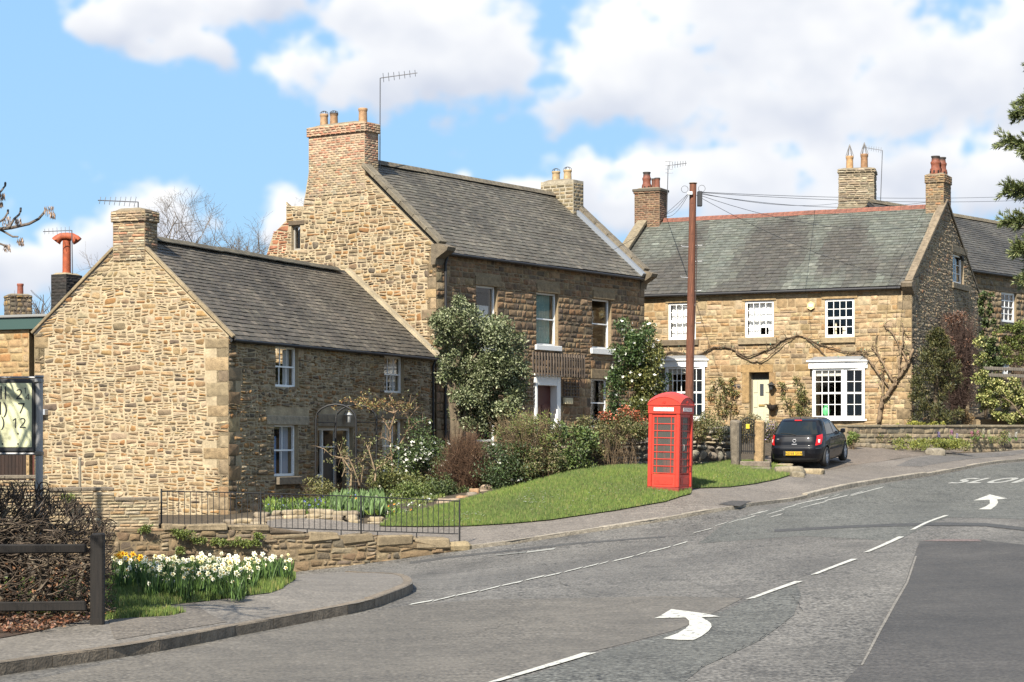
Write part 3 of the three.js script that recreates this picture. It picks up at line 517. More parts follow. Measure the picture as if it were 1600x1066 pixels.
// a slope of slates; LM: u along the eaves, v up the slope, w outward
function slates(H, name, LM, U, L, st, bag, r, opt = {}) {
  const deck = new MB(); deck.box(0, 0, -0.14, U, L, -0.03, [0.03, 0.03, 0.032]); const roof = deck.build(name, M.slate, H); roof.applyMatrix4(LM);
  const left = opt.left ?? (() => 0), right = opt.right ?? (() => U);
  let v = -0.04, row = 0;
  while (v < L - 0.05) {
    const ex = lerp(st.ex[0], st.ex[1], v / L), top = Math.min(L + .02, v + ex * 1.55); let u = left(v) - (row % 2 ? st.w * .5 : 0) + (r() - .5) * .05;
    while (u < right(v) - 0.02) {
      const w = st.w * (1 + (r() - .5) * .3), a = Math.max(left(v), u + .003), b = Math.min(right(v), u + w - .003);
      if (b - a > .04) {
        const th = .009 + r() * .006, lift = .012 + r() * .01, dv = (r() - .5) * .018, c = jit(st.col((a + b) / 2, v, r), r, st.cv ?? .16, .06), sk = (r() - .5) * .012, mb = new MB(), sag = st.sag ? st.sag((a + b) / 2 / U, v / L) : 0;
        const z0 = lift + sag, z1 = -.012 + sag;
        const q = [[a, v + dv, z0], [b, v + dv + sk, z0], [b, top, z1], [a, top, z1]].map((p) => [p[0], p[1], p[2]]), t = q.map((p) => [p[0], p[1], p[2] + th]);
        const ou = r() * 9, ov = r() * 9;
        mb.face([t[0], t[1], t[2], t[3]], c, ou, ov); mb.face([q[0], q[1], t[1], t[0]], c, ou, ov); mb.face([q[1], q[2], t[2], t[1]], c); mb.face([q[3], q[0], t[0], t[3]], c);
        bag.add(mb, roof, (b - a) * ex * (opt.near ? opt.near(a / U, v / L) : 1));
      }
      u += w;
    }
    v += ex; row++;
  }
  return roof;
}
function plainSlope(H, name, LM, U, L, col = [0.06, 0.06, 0.06]) { const b = new MB(); b.box(0, 0, -0.14, U, L, 0, col); const o = b.build(name, M.slate, H); o.applyMatrix4(LM); return o; }
function chimney(H, x0, x1, z0, z1, y0, y1, o, bag, r) { // stack with its courses on all four sides
  const core = new MB(); core.box(x0, y0, z0, x1, y1, z1, o.mortar); const c = core.build('chimney', M.mortar, H), cap = o.cap ?? 0.05, ch = o.capH ?? 0.3;
  const sides = [[MX(x0, 0, z1, 0), x1 - x0], [MX(x1, 0, z1, Math.PI / 2), z1 - z0], [MX(x1, 0, z0, Math.PI), x1 - x0], [MX(x0, 0, z0, -Math.PI / 2), z1 - z0]];
  sides.forEach(([m, L], k) => clad(c, m, [[0, y0], [L, y0], [L, y1 - ch], [0, y1 - ch]], [], o.st, bag, r, () => (o.seen ?? [1, 1, 0, 1])[k]));
  // projecting head courses
  const st2 = { ...o.st, prot: o.st.prot.map((q) => q + .01) };
  const hb = new MB(); hb.box(x0 - cap + .02, y1 - ch, z0 - cap + .02, x1 + cap - .02, y1 - 0.02, z1 + cap - .02, o.mortar); hb.build('chimney_head', M.mortar, c);
  [[MX(x0 - cap + .02, 0, z1 + cap - .02, 0), x1 - x0 + 2 * cap - .04], [MX(x1 + cap - .02, 0, z1 + cap - .02, Math.PI / 2), z1 - z0 + 2 * cap - .04], [MX(x1 + cap - .02, 0, z0 - cap + .02, Math.PI), x1 - x0 + 2 * cap - .04], [MX(x0 - cap + .02, 0, z0 - cap + .02, -Math.PI / 2), z1 - z0 + 2 * cap - .04]]
    .forEach(([m, L], k) => clad(c, m, [[0, y1 - ch], [L, y1 - ch], [L, y1 - (o.slab ? .12 : 0.02)], [0, y1 - (o.slab ? .12 : 0.02)]], [], st2, bag, r, () => (o.seen ?? [1, 1, 0, 1])[k]));
  if (o.slab) { const sb = new MB(); sb.cbox(x0 - cap - .03, y1 - .12, z0 - cap - .03, x1 + cap + .03, y1, z1 + cap + .03, o.slab, .02, null, .015, r); sb.build('cap_stone', M.stone, c); }
  const fl = new MB(); const cx = (x0 + x1) / 2, cz = (z0 + z1) / 2, a = [[x0, y1 - .02, z1], [x1, y1 - .02, z1], [x1, y1 - .02, z0], [x0, y1 - .02, z0]], t = a.map((p) => [lerp(cx, p[0], .75), y1 + .07, lerp(cz, p[2], .6)]);
  fl.hexa([...a, ...t], o.flaunch ?? [0.28, 0.24, 0.18]); fl.build('mortar_flaunching', M.mortar, c);
  return c;
}
function pot(c, x, y, z, h, rad, col, o = {}) {
  const m = new THREE.Matrix4().makeTranslation(x, y, z), b = new MB(), dark = col.map((q) => q * .45), top = o.sooty ? [0.05, 0.04, 0.035] : col;
  const prof = o.tall
    ? [[rad * 1.12, 0], [rad * 1.12, h * .28], [rad * .92, h * .34], [rad * .9, h * .5], [rad * 1.02, h * .58], [rad * 1.05, h * .66], [rad * .85, h * .72], [rad * .78, h * .9, top], [rad * .92, h * .94, top], [rad * .92, h, top], [rad * .66, h, dark], [rad * .6, h * .6, dark]]
    : [[rad, 0], [rad * .94, h * .1], [rad * .88, h * .78], [rad * .98, h * .8], [rad * 1.02, h * .93, top], [rad * .98, h, top], [rad * .74, h, dark], [rad * .7, h * .5, dark]];
  b.lathe(prof, 14, col, m);
  if (o.tall) for (let k = 0; k < 8; k++) { const an = k / 8 * 6.283; b.box(-.03, -.05, 0, .03, .05, .012, [0.02, 0.015, 0.012], new THREE.Matrix4().makeRotationY(an).setPosition(x + Math.sin(an) * rad * 1.115, y + h * .12, z + Math.cos(an) * rad * 1.115)); }
  if (o.cage) for (let k = 0; k < 3; k++) { const pts = []; for (let s = 0; s <= 8; s++) { const an = s / 8 * Math.PI; pts.push(V(Math.cos(an) * rad * .95, h + Math.sin(an) * rad * (o.cage), 0).applyAxisAngle(V(0, 1, 0), k * 1.047).add(V(x, y, z))); } b.tube(pts, .012, 4, [0.12, 0.12, 0.13]); }
  if (o.cone) { const ap = V(x, y + h + o.cone, z); for (let k = 0; k < 6; k++) { const an = k / 6 * 6.283; b.tube([V(x + Math.cos(an) * rad, y + h, z + Math.sin(an) * rad), ap], .016, 4, [0.3, 0.28, 0.27]); } }
  return b.build('chimney_pot', M.clay, c);
}
function coping(H, pts, xa, xb, thick, col, r, mat = M.stone, name = 'coping_stone', len = 0.75) { // stones laid up a gable; pts [z, y] from eaves to apex
  const [z0, y0] = pts[0], [z1, y1] = pts[1], L = Math.hypot(z1 - z0, y1 - y0), n = Math.max(1, Math.round(L / len)), up = V(0, (y1 - y0) / L, (z1 - z0) / L), out = V(0, Math.abs(z1 - z0) / L, up.y * -Math.sign(z1 - z0));
  for (let k = 0; k < n; k++) { const m = new THREE.Matrix4().makeBasis(V(1, 0, 0), up, V(1, 0, 0).cross(up)), b = new MB(), fl = V(1, 0, 0).cross(up).y > 0 ? 1 : -1; m.setPosition(0, y0, z0); b.cbox(xa, L * k / n + .004, fl > 0 ? 0 : -thick, xb, L * (k + 1) / n - .004, fl > 0 ? thick : 0, jit(col, r, .12), .014, m, .008, r); b.build(name, mat, H); }
}
function pipe(H, name, pts, rad, col, mat = M.iron) { return new MB().tube(pts, rad, 8, col).build(name, mat, H); }
function yagi(name, label, base, mastTop, boomEnd, n, group) { // television aerial: mast, boom and cross rods
  const t = thing(name, label, 'aerial', base.toArray(), 0, group), l = (p) => p.clone().sub(base), up = V(0, 1, 0), dir = boomEnd.clone().sub(mastTop).normalize(), side = dir.clone().cross(up).normalize();
  new MB().tube([V(0, 0, 0), l(mastTop)], .02, 6, [0.13, 0.13, 0.14]).build('mast', M.metal, t);
  new MB().tube([l(mastTop), l(boomEnd)], .016, 5, [0.13, 0.13, 0.14]).build('boom', M.metal, t);
  const b = new MB(), L = mastTop.distanceTo(boomEnd), axis = side.clone().multiplyScalar(.35).add(V(0, 1, 0)).normalize();
  for (let k = 0; k < n; k++) { const c = l(mastTop).addScaledVector(dir, L * (k + .6) / n), h = .16 * (1 - k / n * .35); b.tube([c.clone().addScaledVector(axis, h), c.clone().addScaledVector(axis, -h)], .009, 4, [0.14, 0.14, 0.15]); }
  b.build('cross_rods', M.metal, t); return t;
}

// palettes: [linear colour, weight]
const goldPal = [[[.38, .262, .142], 5], [[.455, .36, .235], 6], [[.34, .185, .075], 2], [[.25, .185, .115], 3.5], [[.17, .13, .09], 2.2], [[.32, .225, .13], 4], [[.38, .235, .105], 2.4]];
const brownPal = [[[.3, .195, .11], 4], [[.245, .165, .1], 4], [[.17, .125, .085], 3], [[.34, .24, .14], 2.4], [[.28, .165, .085], 2]];
const paleGold = [[[.45, .33, .19], 5], [[.41, .29, .16], 3], [[.38, .245, .12], 1.5], [[.50, .39, .25], 3], [[.32, .245, .16], 1.4]];
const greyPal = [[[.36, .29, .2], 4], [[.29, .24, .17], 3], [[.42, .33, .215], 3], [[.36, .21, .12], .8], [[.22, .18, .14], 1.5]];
const quoinPal = [[[.36, .275, .165], 3], [[.30, .23, .14], 2], [[.39, .285, .16], 2], [[.32, .215, .115], 1.5], [[.26, .2, .13], 1]];
const brickMix = [[[.47, .36, .23], 5], [[.40, .30, .19], 3], [[.46, .25, .15], 1.6], [[.32, .25, .175], 2], [[.46, .39, .28], 3]];

// ------------------------------------------------------------------ the low cottage with the sunlit gable
{
  const y0 = 0.9, H = thing('stone_cottage', 'low stone cottage with sunlit rubble gable facing the road and dark slate roof', 'house', [-7.75, y0, -56], 67.25 * Math.PI / 180);
  const r = mulberry(101), L = 13.35, D = 6.39, ev = 4.82, rv = 7.61, evb = 5.02;
  const front = frame(H, MX(0, 0, 0, 0)), gable = frame(H, MX(0, 0, -D, -Math.PI / 2));
  const sb = new Pieces('stone', 300, M.stone);
  stoneWall(H, 'gable_wall', gable, [[0, -1.2], [D, -1.2], [D, ev], [3.2, rv + .1], [0, evb]], [], [.55, .455, .315],
    { rubble: 1, rw: [.2, .56], rh: [.085, .22], h: [.19, .34], w: [.42, 1.15], gap: .034, prot: [.004, .02], round: .22, jit: .2, wavy: .1, skew: .05, tilt: .05, ch: .016, bump: .008, cv: .22, pal: (u, v, q) => (v > 6.2 ? [[[.44, .345, .21], 4], [[.34, .26, .16], 2], [[.40, .27, .13], 1]] : goldPal) }, sb, r,
    { quoins: [{ side: 1, u: D, v0: -.6, v1: ev - .05, h: [.26, .42], w: [.28, .72], pal: quoinPal }, { side: -1, u: 0, v0: 1.5, v1: evb - .1, h: [.22, .36], w: [.25, .5], pal: quoinPal }] });
  const wA = front.rect(430, 542, 466, 605), wB = front.rect(600, 557, 631, 614), wC = front.rect(428, 664, 466, 744), wD = front.rect(597, 656, 631, 738), dr = front.rect(496, 668, 552, 768);
  dr.v0 = -1;
  const lintC = front.rect(416, 650, 482, 664), sillC = front.rect(430, 745, 470, 757), lintDoor = front.rect(496, 648, 556, 667), lintD = front.rect(590, 645, 638, 655);
  stoneWall(H, 'front_wall', front, [[0, -1.2], [L, -1.2], [L, ev - .02], [0, ev - .02]], [wA, wB, wC, wD, dr], [.5, .41, .28],
    { rubble: 1, rw: [.2, .56], rh: [.085, .22], h: [.19, .34], w: [.42, 1.15], gap: .034, prot: [.006, .045], round: .2, jit: .2, wavy: .1, skew: .05, tilt: .14, ch: .02, bump: .016, pal: goldPal }, sb, r,
    { blocks: [{ ...lintC, col: [.4, .34, .25] }, { ...lintDoor, col: [.3, .25, .18] }, { ...lintD, col: [.3, .25, .18] }], quoins: [{ side: -1, u: 0, v0: -.6, v1: ev - .05, h: [.26, .42], w: [.3, .6], pal: quoinPal, other: 1 }] });
  sb.flush();
  const bk = new MB(); bk.box(0, -1.2, -D, L, evb, -D + .35, [.3, .24, .15]); bk.box(L - .35, -1.2, -D + .36, L - .02, ev - .2, -.4, [.3, .24, .15]); bk.build('rear_wall', M.mortar, H);
  const fl = new MB(); fl.box(.3, -.3, -D + .3, L, -.2, -.3, [.08, .06, .05]); fl.box(.38, 2.3, -D + .35, L, 2.5, -.36, [.3, .28, .25]); fl.build('inner_floor', M.matt, H);
  const blind = [.5, .5, .47], cur = [[0, .3, 0, 1, [.42, .42, .42]], [.72, 1, 0, 1, [.42, .42, .42]]];
  windowIn(H, front, wA, { cols: 3, rows: 1, rec: .14, curtain: cur }); windowIn(H, front, wB, { cols: 3, rows: 1, rec: .14, curtain: cur });
  windowIn(H, front, wC, { cols: 2, rows: 1, rec: .16, curtain: [[.02, .45, 0, .8, [.1, .2, .36]], [.62, .98, 0, 1, [.3, .33, .38]]] }); windowIn(H, front, wD, { cols: 3, rows: 1, rec: .16, curtain: [[.1, .9, .3, 1, [.5, .48, .36]]] });
  sillOn(H, front, sillC, [.24, .2, .15], -.1, .14);
  { // glazed porch screen: narrow lights left and right of a dark door
    const g = partGroup('porch_door', H), Wd = dr.u1 - dr.u0, f = new MB(), c = [.62, .62, .58], top = dr.v1;
    g.applyMatrix4(new THREE.Matrix4().multiplyMatrices(front.LM, new THREE.Matrix4().makeTranslation(0, 0, -.18)));
    const xs = [0, .25, .62, 1].map((t) => dr.u0 + t * Wd);
    for (const x of xs) f.cbox(x - .04, -1, -.05, x + .04, top, .04, c, .008); f.box(xs[0] + .04, top - .09, -.05, xs[3] - .04, top, .035, c); f.box(xs[0] + .04, top - .62, -.04, xs[2] - .04, top - .57, .03, c); f.box(xs[0] + .04, top - 1.5, -.05, xs[1] - .04, top - 1.4, .05, c);
    f.build('frame', M.paint, g);
    const d = new MB(); d.box(xs[1] + .04, -1, -.08, xs[2] - .04, top - .66, -.03, [.02, .021, .022]); d.build('door_leaf', M.paint, g);
    for (const [a, b, v0, v1] of [[0, 1, top - 1.4, top - .62], [0, 1, top - .57, top - .09], [1, 2, top - .57, top - .09], [2, 3, -.9, top - .09]]) { const q = new MB(); q.face([[xs[a] + .04, v0, 0], [xs[b] - .04, v0, 0], [xs[b] - .04, v1, 0], [xs[a] + .04, v1, 0]], [1, 1, 1]); q.build('pane', M.glass, g); }
    const s = new MB(); s.cbox(xs[0] + .04, -1, -.06, xs[1] - .04, top - 1.5, .02, [.2, .16, .115], .01); s.build('stone_panel', M.stone, g);
  }
  // roof
  const pitch = Math.atan2(rv - ev, 3.2), Ls = Math.hypot(rv - ev, 3.2), upF = V(0, Math.sin(pitch), -Math.cos(pitch)), nF = V(0, Math.cos(pitch), Math.sin(pitch)), o = V(0.03, ev, 0).addScaledVector(upF, -.16).addScaledVector(nF, .05);
  const slb = new Pieces('slate', 300, M.slate);
  slates(H, 'front_roof', basis(o, V(1, 0, 0), upF, nF), L - .08, Ls + .17, { ex: [.2, .145], w: .23, cv: .22, col: (u, v, q) => { const s = .78 + .9 * fbm(u * .5, v * .35, 3, 3) + (q() < .08 ? .35 : 0); return [.15 * s + .006, .125 * s + .006, .092 * s + .004]; }, sag: (a, b) => .02 * noise(a * 9, b * 3, 4) }, slb, r, { near: (a) => 1.5 - a });
  slb.flush();
  plainSlope(H, 'rear_roof', basis(V(L, evb, -D).addScaledVector(V(0, Math.sin(pitch * .96), Math.cos(pitch * .96)), -.1).add(V(0, .1, 0)), V(-1, 0, 0), V(0, Math.sin(pitch * .96), Math.cos(pitch * .96)), V(0, Math.cos(pitch * .96), -Math.sin(pitch * .96))), L, Math.hypot(rv - evb, D - 3.2) + .1);
  for (let x = .64; x < 12.4; x += .46) { const b = new MB(), a = .19, c = jit([.12, .105, .075], r, .25), y = rv + .16 + .012 * noise(x * 2, 1), x1 = Math.min(12.5, x + .452); for (const s of [1, -1]) b.hexa(s > 0 ? [[x, y - .13, -3.2 + a], [x1, y - .13, -3.2 + a], [x1, y, -3.2], [x, y, -3.2], [x, y - .1, -3.2 + a], [x1, y - .1, -3.2 + a], [x1, y + .035, -3.2], [x, y + .035, -3.2]] : [[x, y, -3.2], [x1, y, -3.2], [x1, y - .13, -3.2 - a], [x, y - .13, -3.2 - a], [x, y + .035, -3.2], [x1, y + .035, -3.2], [x1, y - .1, -3.2 - a], [x, y - .1, -3.2 - a]], c); b.build('ridge_tile', M.stone, H); }
  // cement verges on the gable, fillet at the far end
  coping(H, [[.12, ev - .06], [-2.7, rv - .3]], -.04, .1, .09, [.36, .29, .19], r, M.mortar, 'verge_strip', 1.6); coping(H, [[-D - .06, evb - .02], [-3.7, rv - .28]], -.04, .1, .09, [.34, .27, .175], r, M.mortar, 'verge_strip', 1.6);
  { const b = new MB(); b.box(L - .34, -.05, .03, L - .02, Ls + .25, .14, [.5, .43, .31], basis(o, V(1, 0, 0), upF, nF)); b.build('cement_fillet', M.mortar, H); }
  const cb = new Pieces('brick', 300, M.brick);
  const c = chimney(H, -.025, .62, -3.72, -2.68, rv - .62, 8.40, { mortar: [.36, .29, .2], cap: .06, capH: .32, st: { h: [.06, .085], w: [.16, .36], gap: .014, prot: [.004, .014], round: .12, jit: .06, tilt: .04, ch: .006, flat: 1, bump: .003, pal: [...brickMix, [[.25, .19, .13], 3]] }, seen: [1, 1, 0, 1] }, cb, r);
  cb.flush();
  pipe(H, 'gutter', [V(.05, ev - .12, .17), V(L - .1, ev - .14, .17)], .05, [.018, .018, .02]);
  pipe(H, 'downpipe', [V(L - .25, ev - .14, .15), V(L - .25, ev - .4, .07), V(L - .25, -.4, .07)], .04, [.02, .02, .022]);
  { const w = H.matrixWorld, b = V(.45, 8.4, -3.2).applyMatrix4(w); yagi('television_aerial', 'small aerial of short rods on the cottage chimney, pointing left', b, b.clone().add(V(0, .28, 0)), P(153, 313, 58.2), 8); }
  { const lamp = thing('wall_lantern', 'small silvery lantern on the cottage wall above the porch door', 'lantern', front.rect(528, 645, 544, 662).u0 ? V(...front.hit(536, 660), .0).add(V(0, 0, .18)).applyMatrix4(H.matrixWorld).toArray() : [0, 0, 0], H.rotation.y);
    new MB().lathe([[.03, -.02], [.07, 0], [.08, .2], [.085, .22]], 6, [.45, .45, .43]).build('glass_body', M.metal, lamp); new MB().lathe([[.13, .22], [.05, .3], [.02, .33], [.02, .36], [0, .37]], 6, [.5, .5, .48]).build('cap', M.metal, lamp); new MB().tube([V(0, .3, 0), V(0, .33, -.1), V(0, .2, -.18)], .012, 5, [.1, .1, .1]).build('bracket', M.iron, lamp); }
}

// ------------------------------------------------------------------ the tall house behind it
{
  const y0 = 2.0, H = thing('tall_stone_house', 'tall stone house with brick chimney, dark brown front and white sash windows', 'house', [-2.53, y0, -68.5], 55.1 * Math.PI / 180);
  const r = mulberry(202), L = 13.4, D = 7.6, ev = 7.31, rv = 10.57, zr = -3.8;
  const front = frame(H, MX(0, 0, 0, 0)), gable = frame(H, MX(0, 0, -D, -Math.PI / 2));
  const sb = new Pieces('stone', 300, M.stone);
  const gw = gable.rect(455, 352, 469, 391), gout = [[0, -1.5], [D, -1.5], [D, ev], [4.5, 10.0], [4.5, 10.35], [2.02, 10.35], [1.76, 9.1], [.96, 9.16], [.96, 8.64], [.36, 8.22], [0, 7.4]];
  const red = [[[.42, .17, .09], 5], [[.36, .15, .085], 2], [[.4, .28, .2], 1]];
  stoneWall(H, 'gable_wall', gable, gout, [gw], [.55, .455, .315],
    { rubble: 1, rw: [.22, .62], rh: [.1, .25], h: [.19, .34], w: [.42, 1.15], gap: .03, prot: [.004, .028], round: .2, jit: .18, wavy: .09, skew: .05, tilt: .06, ch: .018, bump: .012, from: 3.2, 
      pal: (u, v) => (u < 1 && v > 7.5 ? red : v > 8.9 && u < 4.6 ? brickMix : goldPal) }, sb, r,
    { blocks: [{ u0: gw.u0 - .12, u1: gw.u1 + .2, v0: gw.v1, v1: gw.v1 + .16, col: [.16, .12, .08] }], quoins: [{ side: 1, u: D, v0: 3.6, v1: ev - .2, h: [.28, .42], w: [.3, .55], pal: quoinPal }] });
  windowIn(H, gable, gw, { cols: 1, rows: 1, sashes: 1, rec: .16, col: [.3, .28, .24] });
  const W = [front.rect(744, 447, 777, 542), front.rect(838, 458, 872, 540), front.rect(925, 468, 955, 545), front.rect(923, 592, 951, 668), front.rect(744, 632, 777, 690)];
  const door = front.rect(834, 588, 873, 668); door.v0 = .2;
  const st = { h: [.15, .3], w: [.18, .52], split: .14, gap: .026, prot: [.006, .026], round: .1, jit: .1, flat: 1, wavy: .035, skew: .04, tilt: .05, ch: .016, bump: .008, pal: brownPal, from: -.5 };
  const lint = [[742, 433, 782, 447], [838, 444, 874, 458], [926, 455, 960, 468], [923, 577, 955, 592]].map((q) => ({ ...front.rect(...q), col: [.30, .23, .14], out: .05 }));
  stoneWall(H, 'front_wall', front, [[0, -1.5], [L, -1.5], [L, ev - .02], [0, ev - .02]], [...W, door], [.36, .28, .18], st, sb, r,
    { blocks: lint, quoins: [{ side: -1, u: 0, v0: 0, v1: ev - .1, h: [.28, .42], w: [.3, .55], pal: quoinPal, other: 1 }, { side: 1, u: L, v0: 0, v1: ev - .1, h: [.26, .4], w: [.3, .5], pal: [[[.3, .225, .14], 1], [[.26, .19, .12], 1]] }] });
  sb.flush();
  const bk = new MB(); bk.box(0, -1.5, -D, L, 7.3, -D + .35, [.3, .24, .15]); bk.build('rear_wall', M.mortar, H);
  { const far = mesh('far_gable_wall', paintGeo(extruded([[0, -1.5], [D, -1.5], [D, 7.3], [3.8, rv + .1], [0, ev]], [], .38), [.3, .24, .16]), M.mortar, H); far.applyMatrix4(MX(L, 0, 0, Math.PI / 2)); }
  const fl = new MB(); fl.box(.4, .1, -D + .4, L - .4, .2, -.4, [.08, .06, .05]); fl.box(.4, 3.5, -D + .4, L - .4, 3.7, -.4, [.3, .28, .25]); fl.build('inner_floor', M.matt, H);
  windowIn(H, front, W[0], { cols: 1, rows: 1, rec: .16, curtain: [[.05, .95, .1, .7, [.45, .45, .42]]] }); windowIn(H, front, W[1], { cols: 1, rows: 1, rec: .16, curtain: [[0, .25, 0, 1, [.2, .32, .28]], [.3, .95, 0, 1, [.16, .26, .23]]] });
  windowIn(H, front, W[2], { cols: 1, rows: 1, rec: .16 }); windowIn(H, front, W[3], { cols: 1, rows: 1, rec: .16 }); windowIn(H, front, W[4], { cols: 1, rows: 1, rec: .16 });
  sillOn(H, front, front.rect(835, 540, 875, 548), [.68, .68, .66], -.1, .1, M.paint); sillOn(H, front, front.rect(922, 545, 958, 554), [.68, .68, .66], -.1, .1, M.paint); sillOn(H, front, front.rect(741, 542, 780, 550), [.68, .68, .66], -.1, .1, M.paint);
  { // white door case and brown door
    const g = partGroup('front_door', H); g.applyMatrix4(front.LM); const a = door, f = new MB(), c = [.78, .78, .75], t = .2;
    f.cbox(a.u0, a.v0, -.3, a.u0 + t * .6, a.v1, .1, c, .015); f.cbox(a.u1 - t * 1.2, a.v0, -.3, a.u1, a.v1, .1, c, .015); f.cbox(a.u0 + t * .6, a.v1 - .34, -.3, a.u1 - t * 1.2, a.v1, .09, c, .012); f.cbox(a.u0 - .08, a.v1, -.1, a.u1 + .08, a.v1 + .07, .18, c, .015); f.build('frame', M.paint, g);
    const d = new MB(), x0 = a.u0 + t * .6, x1 = a.u1 - t * 1.2, w = x1 - x0; d.box(x0, a.v0, -.26, x1, a.v1 - .34, -.2, [.1, .028, .018]); for (const [p, q, s, e] of [[.08, .46, .05, .42], [.54, .92, .05, .42], [.08, .46, .5, .9], [.54, .92, .5, .9]]) d.cbox(x0 + p * w, a.v0 + s * 2.2, -.205, x0 + q * w, a.v0 + e * 2.2, -.18, [.12, .036, .022], .012); d.build('door_leaf', M.paint, g);
    new MB().box(x0 + .4 * w, a.v0 + 1.0, -.19, x0 + .7 * w, a.v0 + 1.07, -.165, [.5, .38, .14]).build('letter_plate', M.metal, g);
  }
  // slatted timber hood over the door and two trellis squares
  { const q = front.rect(822, 553, 902, 588), n = 20; for (let k = 0; k < n; k++) { const u = lerp(q.u0, q.u1, k / (n - 1)), ph = .26 * Math.sin(k / (n - 1) * Math.PI); new MB().box(u - .026, q.v0 - .02, .28 + ph * .2, u + .026, q.v1, .33 + ph * .2, jit([.21, .17, .14], r, .12), front.LM).build('hood_slat', M.wood, H); } const b = new MB(); b.box(q.u0, q.v0 + .1, .2, q.u1, q.v0 + .16, .28, [.2, .16, .13]); b.box(q.u0, q.v1 - .25, .2, q.u1, q.v1 - .19, .28, [.2, .16, .13]); b.box(q.u0, q.v0 + .1, 0, q.u0 + .06, q.v0 + .16, .2, [.2, .16, .13]); b.box(q.u1 - .06, q.v0 + .1, 0, q.u1, q.v0 + .16, .2, [.2, .16, .13]); b.applyM = 0; const o = b.build('hood_rail', M.wood, H); o.applyMatrix4(front.LM); }
  for (const q of [front.rect(806, 592, 831, 626), front.rect(879, 593, 902, 620)]) { const b = new MB(), c = [.2, .165, .14]; for (let k = 0; k < 6; k++) { const u = lerp(q.u0, q.u1, k / 5); b.box(u - .015, q.v0, .05, u + .015, q.v1, .075, c); } for (let k = 0; k < 6; k++) { const v = lerp(q.v0, q.v1, k / 5); b.box(q.u0 - .02, v - .015, .076, q.u1 + .02, v + .015, .1, c); } const o = b.build('trellis', M.wood, H); o.applyMatrix4(front.LM); }
  { const q = front.rect(878, 622, 890, 632), o = new MB().cbox(q.u0, q.v0, .02, q.u1, q.v1, .16, [.5, .43, .27], .02).build('post_box', M.paint, H); o.applyMatrix4(front.LM); }
  const pitch = Math.atan2(rv - ev, 3.8), Ls = Math.hypot(rv - ev, 3.8), up = V(0, Math.sin(pitch), -Math.cos(pitch)), nn = V(0, Math.cos(pitch), Math.sin(pitch)), o = V(.3, ev, 0).addScaledVector(up, -.2).addScaledVector(nn, .04);
  const slb = new Pieces('slate', 300, M.slate);
  slates(H, 'front_roof', basis(o, V(1, 0, 0), up, nn), L - .62, Ls + .2, { ex: [.22, .16], w: .25, cv: .2, col: (u, v, q) => { const s = .85 + .8 * fbm(u * .45, v * .3, 13, 3) + (q() < .1 ? .3 : 0); return [.165 * s, .146 * s, .11 * s]; }, sag: (a, b) => .02 * noise(a * 8, b * 3, 14) }, slb, r, { near: (a) => 1.5 - a });
  slb.flush();
  const upB = V(0, Math.sin(pitch), Math.cos(pitch)), nB = V(0, Math.cos(pitch), -Math.sin(pitch));
  plainSlope(H, 'rear_roof', basis(V(L - .3, 7.3, -D).addScaledVector(upB, -.1), V(-1, 0, 0), upB, nB), L - .7, Ls + .1);
  for (let x = .72; x < L - .4; x += .48) { const b = new MB(), a = .2, c = jit([.17, .145, .105], r, .2), y = rv + .14, x1 = x + .472; b.hexa([[x, y - .15, zr + a], [x1, y - .15, zr + a], [x1, y - .15, zr - a], [x, y - .15, zr - a], [x, y + .03, zr + .03], [x1, y + .03, zr + .03], [x1, y + .03, zr - .03], [x, y + .03, zr - .03]], c); b.build('ridge_tile', M.stone, H); }
  const cop = [.22, .19, .14];
  coping(H, [[.12, ev + .12], [-3.2, rv - .25]], -.08, .34, .14, cop, r); coping(H, [[.12, ev + .12], [zr, rv + .22]], L - .3, L + .1, .14, [.2, .17, .125], r);
  { const b = new MB(), m = basis(V(0, ev + .02, .02), V(1, 0, 0), up, nn); b.box(L - .52, -.2, .02, L - .3, Ls - .1, .17, [.32, .35, .39], m); b.build('lead_flashing', M.metal, H); }
  for (const [xa, xb] of [[-.1, .36], [L - .32, L + .12]]) { const g = extruded([[-.15, ev - .55], [.02, ev - .55], [.06, ev - .35], [.5, ev - .1], [.55, ev + .02], [.2, ev + .14], [-.15, ev + .14]], [], xb - xa), k = mesh('kneeler', paintGeo(g, [.19, .155, .11]), M.stone, H); k.applyMatrix4(new THREE.Matrix4().makeRotationY(-Math.PI / 2).setPosition(xa, 0, 0)); }
  const cb = new Pieces('brick', 300, M.brick);
  const bs = (pal) => ({ h: [.075, .085], w: [.2, .24], bond: 1, gap: .016, prot: [.003, .01], round: .05, jit: .03, tilt: .02, ch: .004, flat: 1, bump: .002, pal });
  const c2 = chimney(H, -.02, .74, -5.58, -3.07, 9.4, 11.83, { mortar: [.56, .46, .34], cap: .07, capH: .34, st: bs((u, v) => (v > 10.55 + .2 * noise(u * 3, v) ? [[[.52, .26, .165], 3.4], [[.57, .41, .28], 4.5], [[.54, .36, .24], 3.4], [[.4, .3, .21], .8]] : brickMix)), seen: [1, 1, 0, 3] }, cb, r);
  pot(c2, .36, 11.86, -5.2, .46, .15, [.52, .33, .18], { cage: .7 }); pot(c2, .36, 11.86, -4.75, .46, .15, [.42, .25, .13], { sooty: 1, cage: .5 }); pot(c2, .36, 11.86, -3.45, .5, .16, [.5, .3, .16]);
  const c3 = chimney(H, L - .75, L - .02, -4.35, -2.8, rv - .8, 11.15, { mortar: [.5, .45, .36], cap: .0, capH: .1, st: { ...bs([[[.28, .22, .13], 3], [[.34, .27, .16], 2], [[.2, .16, .1], 2]]), h: [.13, .17], w: [.25, .42], gap: .045 }, seen: [2, 1, 0, 2] }, cb, r);
